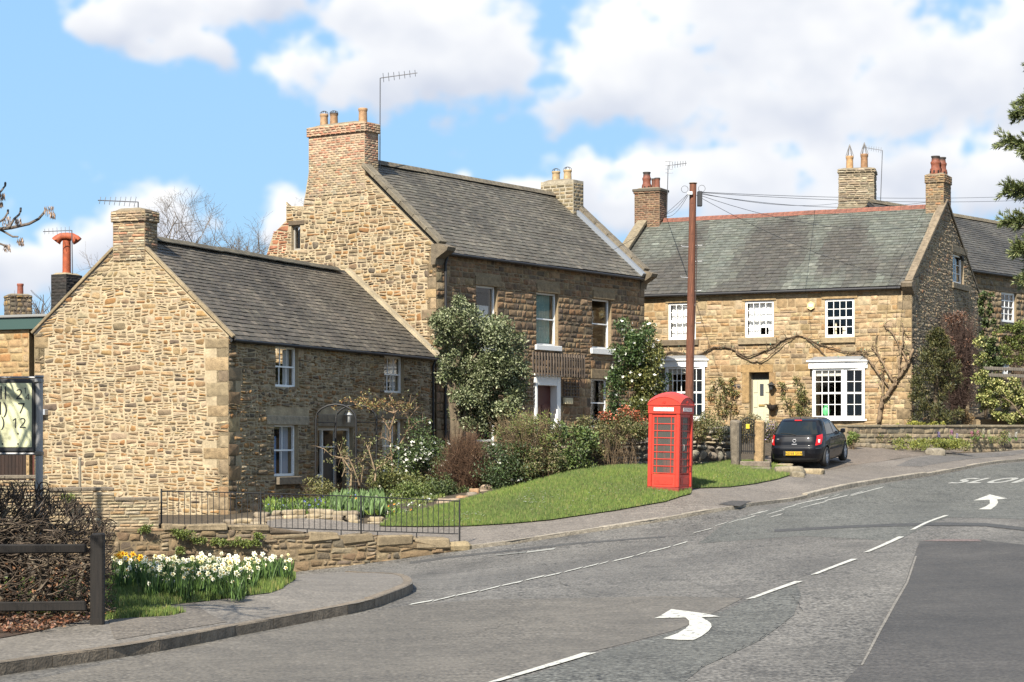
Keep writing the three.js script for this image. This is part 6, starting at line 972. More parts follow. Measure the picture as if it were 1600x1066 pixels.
  { const p = atX(.5, 0), g = partGroup('number_plate', H); g.position.set(0, .45, p.z + .012); new MB().cbox(-.26, -.056, 0, .26, .056, .012, [.68, .42, .02], .004).build('plate', M.paint, g); const tg = new THREE.ShapeGeometry(globalThis.fontBold.generateShapes('ND58 SXW', .078), 3); tg.computeBoundingBox(); tg.translate(-tg.boundingBox.max.x / 2, -.037, .0145); mesh('lettering', paintGeo(tg, [.03, .03, .03]), M.paint, g); patch2('plate_recess', (u, v) => atX(lerp(.37, .53, v), lerp(-.33, .33, u)), 8, 2, [.016, .016, .018], M.matt, .006); }
  { const p = atX(.83, 0), b = new MB(), m = MX(0, .83, p.z + .004); b.lathe([[.046, 0], [.054, .006], [.054, .012], [.044, .014], [.04, .008]], 18, [.6, .6, .62], m, 'z'); b.hexa([[-.045, .822, p.z + .012], [.012, .832, p.z + .012], [.012, .832, p.z + .006], [-.045, .822, p.z + .006], [-.012, .828, p.z + .014], [.045, .838, p.z + .014], [.045, .838, p.z + .006], [-.012, .828, p.z + .006]], [.6, .6, .62]); b.build('round_badge', M.metal, H); }
  { const p = atX(.735, 0); new MB().cbox(-.08, .712, p.z, .08, .735, p.z + .012, [.5, .5, .52], .005).build('tailgate_handle', M.metal, H); const q = atX(.9, -.5); new MB().box(-.56, .87, q.z + .004, -.44, .886, q.z + .012, [.5, .5, .5]).build('model_script', M.metal, H); }
  new MB().tube([atX(1.0, .02).add(V(0, 0, .02)), atX(1.04, -.2).add(V(0, 0, .02)), atX(1.05, -.46).add(V(0, 0, .015))], .012, 5, [.012, .012, .012]).build('rear_wiper', M.matt, H);
  new MB().tube([V(0, 1.47, 1.1), V(0, 1.6, 1.22), V(0, 1.86, 1.45)], .006, 5, [.02, .02, .02]).build('roof_aerial', M.iron, H);
}

// ------------------------------------------------------------------ telegraph pole and cables
const poleTop = P(1083, 300, 60);
{
  const b = P(1075, 720, 60), base = [b.x, gy(b.x, 60, .0), b.z], H = thing('telegraph_pole', 'tall brown wooden telegraph pole with climbing pegs behind the phone box', 'telegraph pole', base), l = (p) => p.clone().sub(V(...base)), top = l(P(1083, 287, 60));
  const pts = [], rad = []; for (let k = 0; k <= 10; k++) { pts.push(V(0, -.3, 0).lerp(top, k / 10)); rad.push(lerp(.135, .1, k / 10)); } new MB().tube(pts, rad, 16, [.235, .09, .05]).build('shaft', M.wood, H);
  new MB().tube([top.clone(), top.clone().add(V(0, .025, 0))], .12, 14, [.42, .33, .25]).build('pole_cap', M.wood, H);
  const at = (py) => { const t = (720 - py) / (720 - 287); return V(0, l(P(1075, py, 60)).y, 0).setX(lerp(0, top.x, t)).setZ(lerp(0, top.z, t)); };
  [[386, -1], [384, 1], [409, 1], [434, -1], [455, 1], [480, -1], [505, 1]].forEach(([py, s]) => { const p = at(py); new MB().tube([p.clone().add(V(s * .1, 0, .03)), p.clone().add(V(s * .3, .01, .03)), p.clone().add(V(s * .31, .05, .03))], .012, 5, [.45, .45, .45]).build('climbing_peg', M.metal, H); });
  const bx = at(311); new MB().cbox(bx.x + .13, bx.y - .22, -.06, bx.x + .27, bx.y + .22, .12, [.025, .025, .027], .015).build('terminal_box', M.iron, H); new MB().cbox(bx.x - .16, bx.y + .1, .08, bx.x - .02, bx.y + .2, .18, [.7, .7, .68], .015).build('insulator', M.paint, H);
  const lp = []; for (let k = 0; k <= 14; k++) { const a = k / 14 * 6.283; lp.push(V(bx.x + .26 + Math.cos(a) * .1, bx.y + .3 + Math.sin(a) * .1, .05)); } new MB().tube(lp, .006, 4, [.03, .03, .03]).build('cable_loop', M.iron, H); new MB().tube(lp.map((q) => q.clone().add(V(-.5, -.02, 0))), .006, 4, [.03, .03, .03]).build('cable_loop', M.iron, H);
  new MB().tube([at(350).add(V(.12, 0, .1)), at(420).add(V(.14, 0, .09)), at(560).add(V(.1, 0, .14)), at(700).add(V(.12, 0, .13))], .014, 5, [.05, .03, .025]).build('down_lead', M.iron, H);
}
const cable = (a, b, sag, label, rad = .0075) => { const pts = []; for (let k = 0; k <= 18; k++) { const t = k / 18; pts.push(a.clone().lerp(b, t).add(V(0, -sag * 4 * t * (1 - t), 0))); } const m = new MB().tube(pts, rad, 4, [.03, .03, .033]).build('overhead_cable', M.iron); return tag(m, label, 'cable', 'cables from the telegraph pole'); };
const pt = poleTop.clone();
cable(pt.clone().add(V(.15, .0, 0)), P(1720, 299, 96), .25, 'uppermost overhead cable running right across the sky from the pole'); cable(pt.clone().add(V(.15, -.02, .05)), P(1720, 305, 96), .3, 'second overhead cable running right just below the uppermost');
cable(pt.clone().add(V(.15, -.03, .08)), P(1330, 314, 100), .3, 'overhead cable running from the pole to the pale far chimney'); cable(pt.clone().add(V(.15, -.05, 0)), P(1448, 316, 84), .3, 'overhead cable from the pole to the right red potted chimney'); cable(pt.clone().add(V(.15, -.08, 0)), P(1452, 352, 82.5), .5, 'lowest cable crossing the red ridge to the right gable');
cable(pt.clone().add(V(-.15, -.05, 0)), P(1040, 334, 89), .15, 'short cable from the pole up left to the brick chimney'); cable(pt.clone().add(V(-.15, -.1, 0)), P(1041, 338, 89), .2, 'lower of two short cables from pole to left brick chimney'); cable(pt.clone().add(V(-.15, -.06, .05)), P(955, 392, 77.6), .15, 'thin cable from the pole down left past the tall house');
cable(pt.clone().add(V(.1, -.1, 0)), P(1425, 438, 80), .35, 'cable descending from the pole across the slates to the eaves');

// ------------------------------------------------------------------ roadside sign, lamp, fence
{
  const d = 28, base = P(61, 850, d), H = thing('mileage_sign', 'cream painted mileage sign board on grey tubular posts above the bare hedge', 'road sign', [base.x, gy(base.x, d, .0), base.z]), l = (px, py, dd = 0) => P(px, py, d).sub(H.position).add(V(0, 0, dd)), grey = [.25, .25, .25];
  const postAt = (px) => { const a = l(px, 589); a.y; new MB().tube([V(a.x, -.3, 0), V(a.x, a.y, 0)], .052, 12, [.27, .265, .26]).build('post', M.metal, H); new MB().tube([V(a.x, a.y - .02, 0), V(a.x, a.y + .02, 0)], .062, 12, grey).build('post_cap', M.metal, H); };
  postAt(61); postAt(-190);
  const A = l(-195, 707), B = l(56, 592); new MB().cbox(A.x, A.y, -.02, B.x, B.y, .03, [.03, .03, .03], .02).build('board_edge', M.paint, H);
  const dirt = sheet(256, 1, (u, v) => { const s = .95 - .25 * sstep(.1, .6, tile(u, v, 5, 3)) * (1 + .6 * tile(u, v, 30, 5)) - .25 * sstep(.25, .6, tile(u * 1, v, 9, 8)); return [s, s * 1.0, s * .9]; });
  new MB().cbox(A.x + .05, A.y + .07, .0302, B.x - .05, B.y - .06, .036, [.67, .67, .52], .004).build('sign_face', std({ map: dirt, roughness: .6 }), H);
  new MB().tube([l(-190, 590, .0), l(58, 590, .0)], .018, 6, grey).build('top_bar', M.metal, H); new MB().tube([l(-190, 709, .0), l(58, 709, .0)], .022, 6, grey).build('bottom_bar', M.metal, H); new MB().cbox(l(55, 0).x, l(0, 598).y, -.06, l(67, 0).x, l(0, 592).y, .07, grey, .01).build('bracket', M.metal, H); new MB().cbox(l(55, 0).x, l(0, 712).y, -.06, l(67, 0).x, l(0, 705).y, .07, [.2, .17, .14], .01).build('bracket', M.metal, H);
  const font2 = await new FontLoader().loadAsync('fonts/droid/droid_sans_regular.typeface.json'), cap = (() => { const g = new THREE.ShapeGeometry(font2.generateShapes('H', 1)); g.computeBoundingBox(); return g.boundingBox.max.y; })(), txt = (s, px, py, hpx) => { const g = new THREE.ShapeGeometry(font2.generateShapes(s, hpx / cap / F * d), 5), q = l(px, py); g.translate(q.x, q.y, .0395); return paintGeo(g, [.02, .02, .02]); };
  mesh('lettering', mergeGeometries([txt('ll', -1, 624, 19), txt('2', 25, 624, 15.5), txt('1', 37, 615, 9), txt('4', 40.5, 625, 9), txt('l)', -2, 648, 19), txt('7', 28, 646, 16), txt(')', 1.5, 668, 17), txt('12', 18.5, 669, 15.5), txt('.', 26, 679, 15), txt('.', 26, 695, 15), txt('.', 2, 695, 15)].map((g) => { g.deleteAttribute('normal'); const q = g.toNonIndexed(); q.computeVertexNormals(); return q; })), M.paint, H);
}
{ // street lamp just outside the frame, whose shadow falls on the low wall
  const w = P(225, 790, 45.6), k = 6.6, hx = w.x - Math.sin(SUN_AZ) * k, hz = w.z + Math.cos(SUN_AZ) * k, top = w.y + k * Math.tan(SUN_EL), g0 = gy(hx, -hz, 0), H = thing('street_lamp', 'grey street lamp post with square lantern outside the left edge', 'street lamp', [hx, g0, hz]);
  new MB().tube([V(0, -.2, 0), V(0, 1.2, 0), V(0, top - g0 - .3, 0)], [.09, .07, .045], 10, [.2, .21, .2]).build('column', M.metal, H); new MB().cbox(-.15, top - g0 - .28, -.15, .15, top - g0 + .1, .15, [.3, .3, .28], .03).build('lantern', M.metal, H);
}
{ // timber fence in front of the hedge
  const d = 26.5, p = P(152, 960, d), H = thing('timber_fence', 'dark weathered post and rail fence in front of the bare hedge', 'fence', [p.x, gy(p.x, d, .1), p.z]), r = mulberry(600), l = (px, py, dd) => P(px, py, dd).sub(H.position), c = [.017, .013, .01];
  const post = (px, dd, top) => { const q = l(px, 960, dd), y1 = l(px, top, dd).y; new MB().cbox(q.x - .085, -.35, q.z - .07, q.x + .085, y1, q.z + .07, jit(c, r, .1), .02, null, .02, r).build('post', M.wood, H); };
  post(152, 26.5, 834); post(-95, 26, 836); post(-330, 25.4, 838);
  const rail = (y0, y1, h) => { const a = l(-360, y0, 25.3), b = l(138, y1, 26.5), L = a.distanceTo(b), m = basis(a, b.clone().sub(a).normalize(), V(0, 1, 0), V(0, 0, 1)); for (const [s, e] of [[0, .5], [.5, 1]]) new MB().cbox(L * s, -h / 2, .02, L * e - .01, h / 2, .12, jit(c, r, .12), .016, m, .02, r).build('rail', M.wood, H); };
  rail(860, 857, .115); rail(950, 946, .115);
}
{ const p = P(124.5, 745, 51), H = thing('drain_pipe_stub', 'thin upright grey pipe against the foot of the sunlit gable', 'pipe', [p.x, P(124, 775, 51).y - .4, p.z]); new MB().tube([V(0, 0, 0), V(0, P(0, 718, 51).y - H.position.y, 0)], .035, 8, [.2, .17, .12]).build('tube', M.iron, H); new MB().lathe([[.045, 0], [.045, .05], [.0, .055]], 8, [.2, .17, .12], MX(0, P(0, 718, 51).y - H.position.y, 0)).build('cap', M.iron, H); }
// ------------------------------------------------------------------ plants
function leafAt(b, p, dir, up, len, wid, col) { // a folded leaf of two faces
  const s = dir.clone().cross(up).normalize(), n = s.clone().cross(dir).normalize(), m = p.clone().addScaledVector(dir, len * .5), t = p.clone().addScaledVector(dir, len).addScaledVector(n, -len * .12);
  const a = b.v(p.x, p.y, p.z, 0, 0, col), l = b.v(m.x + s.x * wid + n.x * wid * .35, m.y + s.y * wid + n.y * wid * .35, m.z + s.z * wid + n.z * wid * .35, 0, 0, col), e = b.v(t.x, t.y, t.z, 0, 0, col), q = b.v(m.x - s.x * wid + n.x * wid * .35, m.y - s.y * wid + n.y * wid * .35, m.z - s.z * wid + n.z * wid * .35, 0, 0, col);
  b.tri(a, l, e); b.tri(a, e, q);
}
const rdir = (r) => { const z = r() * 2 - 1, a = r() * 6.2832, k = Math.sqrt(1 - z * z); return V(k * Math.cos(a), z, k * Math.sin(a)); };
// clumps: list of [x,y,z,radius] about the thing's base
function foliage(clumps, n, leaf, pal, r, o = {}) {
  const b = new MB(), vol = clumps.map((c) => c[3] ** 2 * (c[4] ?? 1)), tot = vol.reduce((a, c) => a + c, 0);
  clumps.forEach((c, i) => {
    const k = Math.round(n * vol[i] / tot), tone = 1 + (r() - .5) * .3;
    for (let j = 0; j < k; j++) {
      const d = rdir(r), rad = c[3] * (o.shell ? Math.pow(r(), o.shell) : Math.pow(r(), .4)) * (1 + .25 * noise(d.x * 2 + i, d.y * 2, d.z * 2)), p = V(c[0] + d.x * rad, c[1] + d.y * rad * (o.flat ?? .85), c[2] + d.z * rad);
      const dir = d.clone().multiplyScalar(.8).add(rdir(r)).add(V(0, o.rise ?? .25, 0)).normalize(), up = rdir(r).add(V(0, .9, 0)).normalize(), L = leaf * (.6 + .8 * r());
      leafAt(b, p, dir, up, L, L * (o.wide ?? .26), jit(pick(pal, r), r, .22).map((q) => q * tone));
    }
  });
  return b;
}
function clumpsIn(r, n, rx, ry, rz, cr, shape) { const out = []; for (let k = 0; k < n; k++) { let d = rdir(r), m = Math.pow(r(), .45); const x = d.x * m * rx, y = ry + d.y * m * ry, z = d.z * m * rz; out.push([x, y, z, cr * (.65 + .7 * r()) * (shape ? shape(y / (2 * ry)) : 1)]); } return out; }
function blossoms(clumps, n, size, col, r, face = null) { const b = new MB(); for (let k = 0; k < n; k++) { const c = clumps[Math.floor(r() * clumps.length)], d = rdir(r); d.z = Math.abs(d.z); d.normalize(); const p = V(c[0] + d.x * c[3] * 1.02, c[1] + d.y * c[3] * .9, c[2] + d.z * c[3] * 1.02), cc = jit(col, r, .1); for (let j = 0; j < 5; j++) { const a = j * 1.2566 + r(), q = V(Math.cos(a), Math.sin(a), .35 + r() * .3).applyQuaternion(new THREE.Quaternion().setFromUnitVectors(V(0, 0, 1), d)).normalize(); leafAt(b, p, q, d, size * (.8 + .4 * r()), size * .36, cc); } } return b; }
function twigs(r, n, rx, h, rz, o = {}) { // bare stems springing from the base
  const b = new MB();
  for (let k = 0; k < n; k++) {
    const a = r() * 6.283, s = Math.sqrt(r()), bx = Math.cos(a) * s * rx * (o.foot ?? .35), bz = Math.sin(a) * s * rz * (o.foot ?? .35), ex = Math.cos(a) * s * rx * (.8 + .4 * r()), ez = Math.sin(a) * s * rz * (.8 + .4 * r()), H = h * (o.dome ? Math.sqrt(Math.max(.08, 1 - s * s * .8)) : 1) * (.6 + .45 * r()), R = (o.rad ?? .012) * (.6 + .7 * r()), c = jit(o.col, r, .25), pts = [];
    for (let j = 0; j <= 5; j++) { const t = j / 5; pts.push(V(lerp(bx, ex, t ** 1.4) + (r() - .5) * rx * .14, H * t - .05, lerp(bz, ez, t ** 1.4) + (r() - .5) * rz * .14)); }
    b.tube(pts, pts.map((q, j) => R * (1 - j / 6.5)), 3, c, false);
    for (let q = 0; q < (o.side ?? 2); q++) { const i = 1 + Math.floor(r() * 4), d = rdir(r).add(V(0, .6, 0)).normalize(), L = h * (.08 + .14 * r()), p = pts[i]; b.tube([p, p.clone().addScaledVector(d, L * .5).add(V((r() - .5) * .05, 0, (r() - .5) * .05)), p.clone().addScaledVector(d, L)], [R * .6, R * .45, R * .2], 3, c, false); }
  }
  return b;
}
const at = (px, py, d) => { const p = P(px, py, d); return p; };
function plant(name, label, cat, px, d, yBase, group) { const q = P(px, yBase, d), y = Math.max(q.y, gy(q.x, d, 0) - .1); return thing(name, label, cat, [q.x, Math.min(q.y, y), q.z], 0, group); }
const m2 = (px, d) => px / F * d;       // size in metres of so many photograph pixels
const bark = [.16, .12, .08];
const evergreen = [[[.045, .075, .018], 4], [[.07, .1, .025], 3], [[.03, .05, .014], 3], [[.12, .15, .06], 1]];

{ // big variegated shrub in front of the tall house
  const d = 64.5, H = plant('variegated_shrub_tree', 'big rounded grey green shrub tree hiding the left window of the tall house', 'shrub', 712, d, 690), r = mulberry(701), y = (py) => P(750, py, d).y - H.position.y, cl = [];
  for (const [px, py, R] of [[735, 500, 30], [712, 520, 34], [760, 528, 42], [790, 556, 36], [715, 556, 34], [745, 560, 44], [775, 590, 42], [735, 600, 38], [758, 630, 36], [796, 588, 30], [700, 498, 26], [733, 640, 28], [800, 540, 24], [725, 485, 20], [775, 512, 28], [785, 630, 30], [765, 660, 30], [690, 540, 20], [705, 580, 26], [718, 620, 26], [745, 662, 28], [790, 655, 26], [722, 480, 20], [808, 570, 18], [800, 615, 24], [790, 578, 32], [804, 595, 24], [778, 560, 34], [815, 585, 16], [690, 510, 18]]) for (let k = 0; k < 6; k++) cl.push([m2(px - 712 + (r() - .5) * R * 1.3, d), y(py + (r() - .5) * R * 1.2), (r() - .5) * 2.0 * (1 - Math.abs(px - 750) / 150), m2(R, d) * (.34 + .3 * r())]);
  foliage(cl, 36000, .09, [[[.12, .14, .06], 4], [[.2, .22, .11], 3], [[.3, .31, .19], 1.2], [[.06, .08, .03], 3]], r, { wide: .28, shell: .5 }).build('foliage', M.leaf, H).userData.kind = 'stuff';
  const b = new MB(); for (const [tx, py, k] of [[-.15, 600, .12], [.1, 590, .1], [.3, 600, .08], [-.05, 570, .09]]) b.tube([V(0 + tx * .3, -.2, 0), V(tx * .8 + .03, y(650), .1), V(tx * 1.4, y(py), 0), V(tx * 3 + .8, y(py - 70), 0)], [k, k * .8, k * .65, k * .3], 7, [.2, .16, .11]); b.build('trunk', M.bark, H);
}
{ // white flowering camellia by the telephone box
  const d = 66, H = plant('white_camellia', 'tall dark camellia with white flowers between the tall house and the phone box', 'shrub', 998, d, 690), r = mulberry(702), y = (py) => P(998, py, d).y - H.position.y, cl = [], warm = [];
  for (const [px, py, R] of [[982, 520, 22], [1000, 545, 28], [975, 555, 24], [972, 600, 26], [985, 640, 28], [1030, 600, 18], [970, 655, 22], [1012, 522, 18], [962, 580, 16], [990, 575, 24], [965, 630, 18]]) for (let k = 0; k < 5; k++) cl.push([m2(px - 998 + (r() - .5) * R, d), y(py + (r() - .5) * R * 1.4), (r() - .5) * 1.2, m2(R, d) * (.45 + .3 * r())]);
  for (const [px, py, R] of [[1012, 575, 26], [1018, 610, 28], [1000, 620, 28], [1028, 640, 20], [1000, 650, 26], [992, 590, 24], [1030, 570, 16], [1020, 550, 18]]) for (let k = 0; k < 5; k++) warm.push([m2(px - 998 + (r() - .5) * R, d), y(py + (r() - .5) * R * 1.4), (r() - .3) * 1.1, m2(R, d) * (.45 + .3 * r())]);
  foliage(cl, 11000, .085, [[[.035, .065, .015], 4], [[.06, .1, .025], 3], [[.1, .13, .04], 1.5]], r, { shell: .35 }).build('foliage', M.leaf, H).userData.kind = 'stuff';
  foliage(warm, 11000, .08, [[[.1, .11, .025], 4], [[.15, .14, .035], 3], [[.055, .07, .018], 3]], r, { shell: .35 }).build('olive_foliage', M.leaf, H).userData.kind = 'stuff';
  blossoms([...cl, ...warm], 150, .06, [.75, .74, .66], r).build('white_blossom', M.petal, H).userData.kind = 'stuff';
  new MB().tube([V(0, -.3, 0), V(.05, y(650), 0), V(.1, y(580), 0)], [.1, .08, .04], 7, bark).build('trunk', M.bark, H);
}
{ const d = 59.5, H = plant('white_flowering_shrub', 'dark shrub with small white flowers right of the cottage door', 'shrub', 664, d, 776), r = mulberry(703), cl = clumpsIn(r, 34, m2(46, d), m2(56, d), .8, m2(18, d)); foliage(cl, 8000, .075, evergreen, r, { shell: .35 }).build('foliage', M.leaf, H).userData.kind = 'stuff'; blossoms(cl, 170, .055, [.74, .72, .64], r).build('white_blossom', M.petal, H).userData.kind = 'stuff'; twigs(r, 20, .6, 1.6, .5, { col: bark }).build('stems', M.bark, H); }
{ const d = 58.6, H = plant('brown_twiggy_bush', 'leafless russet brown twiggy bush between the white flowered shrub and the grass', 'bush', 726, d, 776), r = mulberry(704); twigs(r, 700, m2(54, d), m2(118, d), .85, { col: [.15, .085, .05], rad: .0085, side: 7, dome: 1, foot: .3 }).build('bare_twigs', M.bark, H).userData.kind = 'stuff'; foliage(clumpsIn(r, 26, m2(40, d), m2(50, d), .6, m2(14, d)), 2600, .05, [[[.14, .075, .035], 3], [[.1, .06, .03], 2], [[.2, .11, .05], 1]], r).build('dead_leaves', M.leaf, H).userData.kind = 'stuff'; }
{ const d = 58.3, H = plant('dark_evergreen_bush', 'dark glossy evergreen bush beside the brown twiggy bush', 'bush', 785, d, 776), r = mulberry(705), cl = clumpsIn(r, 44, m2(44, d), m2(46, d), .9, m2(17, d)); foliage(cl, 6000, .07, [[[.03, .05, .014], 5], [[.05, .08, .02], 3], [[.09, .11, .04], 1]], r, { shell: .4 }).build('foliage', M.leaf, H).userData.kind = 'stuff'; blossoms(cl, 16, .05, [.7, .68, .6], r).build('white_blossom', M.petal, H).userData.kind = 'stuff'; twigs(r, 14, .4, 1.4, .4, { col: bark }).build('stems', M.bark, H); }
{ const d = 58.8, H = plant('leggy_shrub', 'tall leggy straw coloured shrub with sprouting green leaves before the brown front door', 'shrub', 826, d, 757), r = mulberry(706), h = m2(118, d); twigs(r, 380, m2(60, d), h, .9, { col: [.27, .2, .115], rad: .01, side: 4, foot: .3 }).build('stems', M.bark, H).userData.kind = 'stuff'; const cl = clumpsIn(r, 50, m2(50, d), h * .5, .7, m2(11, d)).map((c) => [c[0], c[1] * .8 + h * .25, c[2], c[3]]); foliage(cl, 3800, .06, [[[.13, .16, .03], 4], [[.2, .2, .06], 2], [[.07, .1, .025], 3]], r).build('young_leaves', M.leaf, H).userData.kind = 'stuff'; }
{ const d = 59.3, H = plant('ivy_mound', 'dense green ivy covered mound right of the leggy shrub', 'bush', 884, d, 747), r = mulberry(707), cl = clumpsIn(r, 42, m2(48, d), m2(43, d), .8, m2(16, d)); foliage(cl, 7500, .07, [[[.06, .095, .02], 4], [[.1, .14, .03], 3], [[.035, .055, .014], 3], [[.17, .19, .07], 1]], r, { shell: .35, wide: .36 }).build('foliage', M.leaf, H).userData.kind = 'stuff'; twigs(r, 40, .6, 1.5, .5, { col: [.2, .15, .1] }).build('stems', M.bark, H); }
{ const d = 60.6, H = plant('trailing_hedge', 'straggling olive hedge with dry stems spilling over the rubble wall', 'hedge', 945, d, 730), r = mulberry(708), cl = []; for (const [px, py, R] of [[905, 670, 24], [925, 680, 26], [950, 672, 22], [975, 668, 22], [1000, 672, 20], [935, 705, 20], [905, 705, 18], [965, 690, 16]]) for (let k = 0; k < 5; k++) cl.push([m2(px - 945 + (r() - .5) * R, d), P(945, py + (r() - .5) * R, d).y - H.position.y, (r() - .5) * 1.1, m2(R, d) * (.4 + .3 * r())]); foliage(cl, 8500, .065, [[[.1, .105, .03], 4], [[.15, .13, .05], 3], [[.055, .07, .02], 3], [[.2, .15, .08], 1.3]], r, { shell: .45 }).build('foliage', M.leaf, H).userData.kind = 'stuff'; twigs(r, 150, m2(60, d), m2(70, d), .5, { col: [.24, .17, .105], rad: .008, foot: .95, side: 3 }).build('stems', M.bark, H).userData.kind = 'stuff'; }
{ const d = 61.2, H = plant('red_berry_shrub', 'low shrub with orange red tips just left of the phone box', 'shrub', 985, d, 700), r = mulberry(709), cl = []; for (const [px, py, R] of [[950, 660, 16], [970, 655, 18], [990, 652, 16], [1006, 660, 12], [1003, 676, 12]]) for (let k = 0; k < 4; k++) cl.push([m2(px - 985 + (r() - .5) * R, d), P(985, py + (r() - .5) * R, d).y - H.position.y, (r() - .3) * .7, m2(R, d) * (.4 + .3 * r())]); foliage(cl, 2600, .055, [[[.1, .09, .03], 3], [[.16, .07, .03], 2], [[.06, .07, .02], 2]], r).build('foliage', M.leaf, H).userData.kind = 'stuff'; foliage(cl.map((c) => [c[0], c[1] + .08, c[2], c[3]]), 750, .05, [[[.42, .09, .04], 1], [[.34, .1, .05], 1]], r, { wide: .45 }).build('red_tips', M.leaf, H).userData.kind = 'stuff'; twigs(r, 30, .9, 1, .4, { col: bark, foot: .9 }).build('stems', M.bark, H); }
// cottage garden
{ const d = 58.2, H = plant('low_garden_shrub', 'small yellowish shrub under the lower left cottage window', 'shrub', 498, d, 790), r = mulberry(710), cl = clumpsIn(r, 26, m2(38, d), m2(20, d), .5, m2(11, d)); foliage(cl, 2600, .05, [[[.15, .15, .04], 4], [[.09, .1, .03], 3], [[.22, .19, .08], 2]], r).build('foliage', M.leaf, H).userData.kind = 'stuff'; twigs(r, 60, m2(36, d), .75, .4, { col: [.2, .14, .08], rad: .006 }).build('stems', M.bark, H).userData.kind = 'stuff'; }
function bush2(name, label, pxs, d, col, groupLines, r, leaf) { // an espaliered or pruned bush: explicit limbs given along pixels
  const q0 = P(pxs[0], pxs[1], d), H = thing(name, label, 'bush', [q0.x, q0.y - .1, q0.z]), b = new MB(), cl = [];
  for (const [w, ...pts] of groupLines) { const p3 = pts.map(([x, y], k) => P(x, y, d).sub(H.position).add(V(0, 0, .12 * Math.sin(k * 2.1 + x)))); b.tube(p3, p3.map((q, k) => w * (1 - .6 * k / (p3.length - 1))), 5, jit(col, r, .12)); for (let k = 1; k < p3.length; k++) { for (let s = 0; s < 4; s++) { const p = p3[k].clone().lerp(p3[k - 1], r()), e = rdir(r).add(V(0, .5, 0)).normalize(), L = .15 + .3 * r(); b.tube([p, p.clone().addScaledVector(e, L * .6).add(V(0, .03, 0)), p.clone().addScaledVector(e, L)], [w * .3, w * .22, w * .1], 3, jit(col, r, .2)); if (r() < .6) cl.push([p.x + e.x * L, p.y + e.y * L, p.z + e.z * L, .1]); } } }
  b.build('branches', M.bark, H); if (leaf && cl.length) foliage(cl, leaf, .055, [[[.16, .17, .06], 3], [[.24, .2, .09], 2], [[.09, .11, .03], 2]], r).build('young_leaves', M.leaf, H).userData.kind = 'stuff'; return H;
}
bush2('pruned_rose_bush', 'gnarled pruned rose bush with knobbly pale limbs before the cottage porch', [560, 770], 57.6, [.34, .25, .16], [[.035, [548, 768], [549, 735], [545, 715]], [.03, [549, 735], [535, 716], [518, 712], [505, 700]], [.03, [562, 758], [552, 730], [543, 712], [541, 718]], [.028, [564, 755], [567, 728], [562, 715]], [.028, [586, 752], [588, 732], [604, 722], [612, 712]], [.025, [586, 735], [578, 708], [572, 695]], [.02, [535, 745], [540, 730], [528, 700]], [.02, [567, 720], [573, 708]]], mulberry(711), 900);
bush2('bare_garden_tree', 'slender bare garden tree with buff limbs before the lower right cottage window', [612, 760], 60.5, [.33, .23, .15], [[.045, [611, 762], [613, 730], [610, 700], [609, 670]], [.035, [609, 672], [617, 648], [614, 630], [608, 618]], [.03, [609, 672], [600, 658], [597, 648]], [.03, [617, 645], [605, 643], [595, 635], [593, 625]], [.025, [617, 645], [625, 638], [628, 628]], [.028, [613, 712], [628, 690], [640, 668], [637, 645], [640, 630]], [.02, [638, 655], [646, 645], [653, 636]], [.02, [640, 672], [652, 660], [672, 655]], [.018, [609, 690], [598, 684], [590, 688]]], mulberry(712), 260);
{ const d = 58.6, H = plant('olive_mound_shrub', 'spreading olive green mound shrub in the middle of the cottage garden', 'shrub', 618, d, 785), r = mulberry(713), cl = clumpsIn(r, 40, m2(50, d), m2(30, d), .8, m2(14, d)); foliage(cl, 7000, .06, [[[.11, .12, .03], 4], [[.16, .16, .045], 3], [[.06, .075, .02], 3]], r, { shell: .4 }).build('foliage', M.leaf, H).userData.kind = 'stuff'; twigs(r, 40, m2(40, d), .8, .5, { col: [.2, .14, .08], rad: .007 }).build('stems', M.bark, H); }
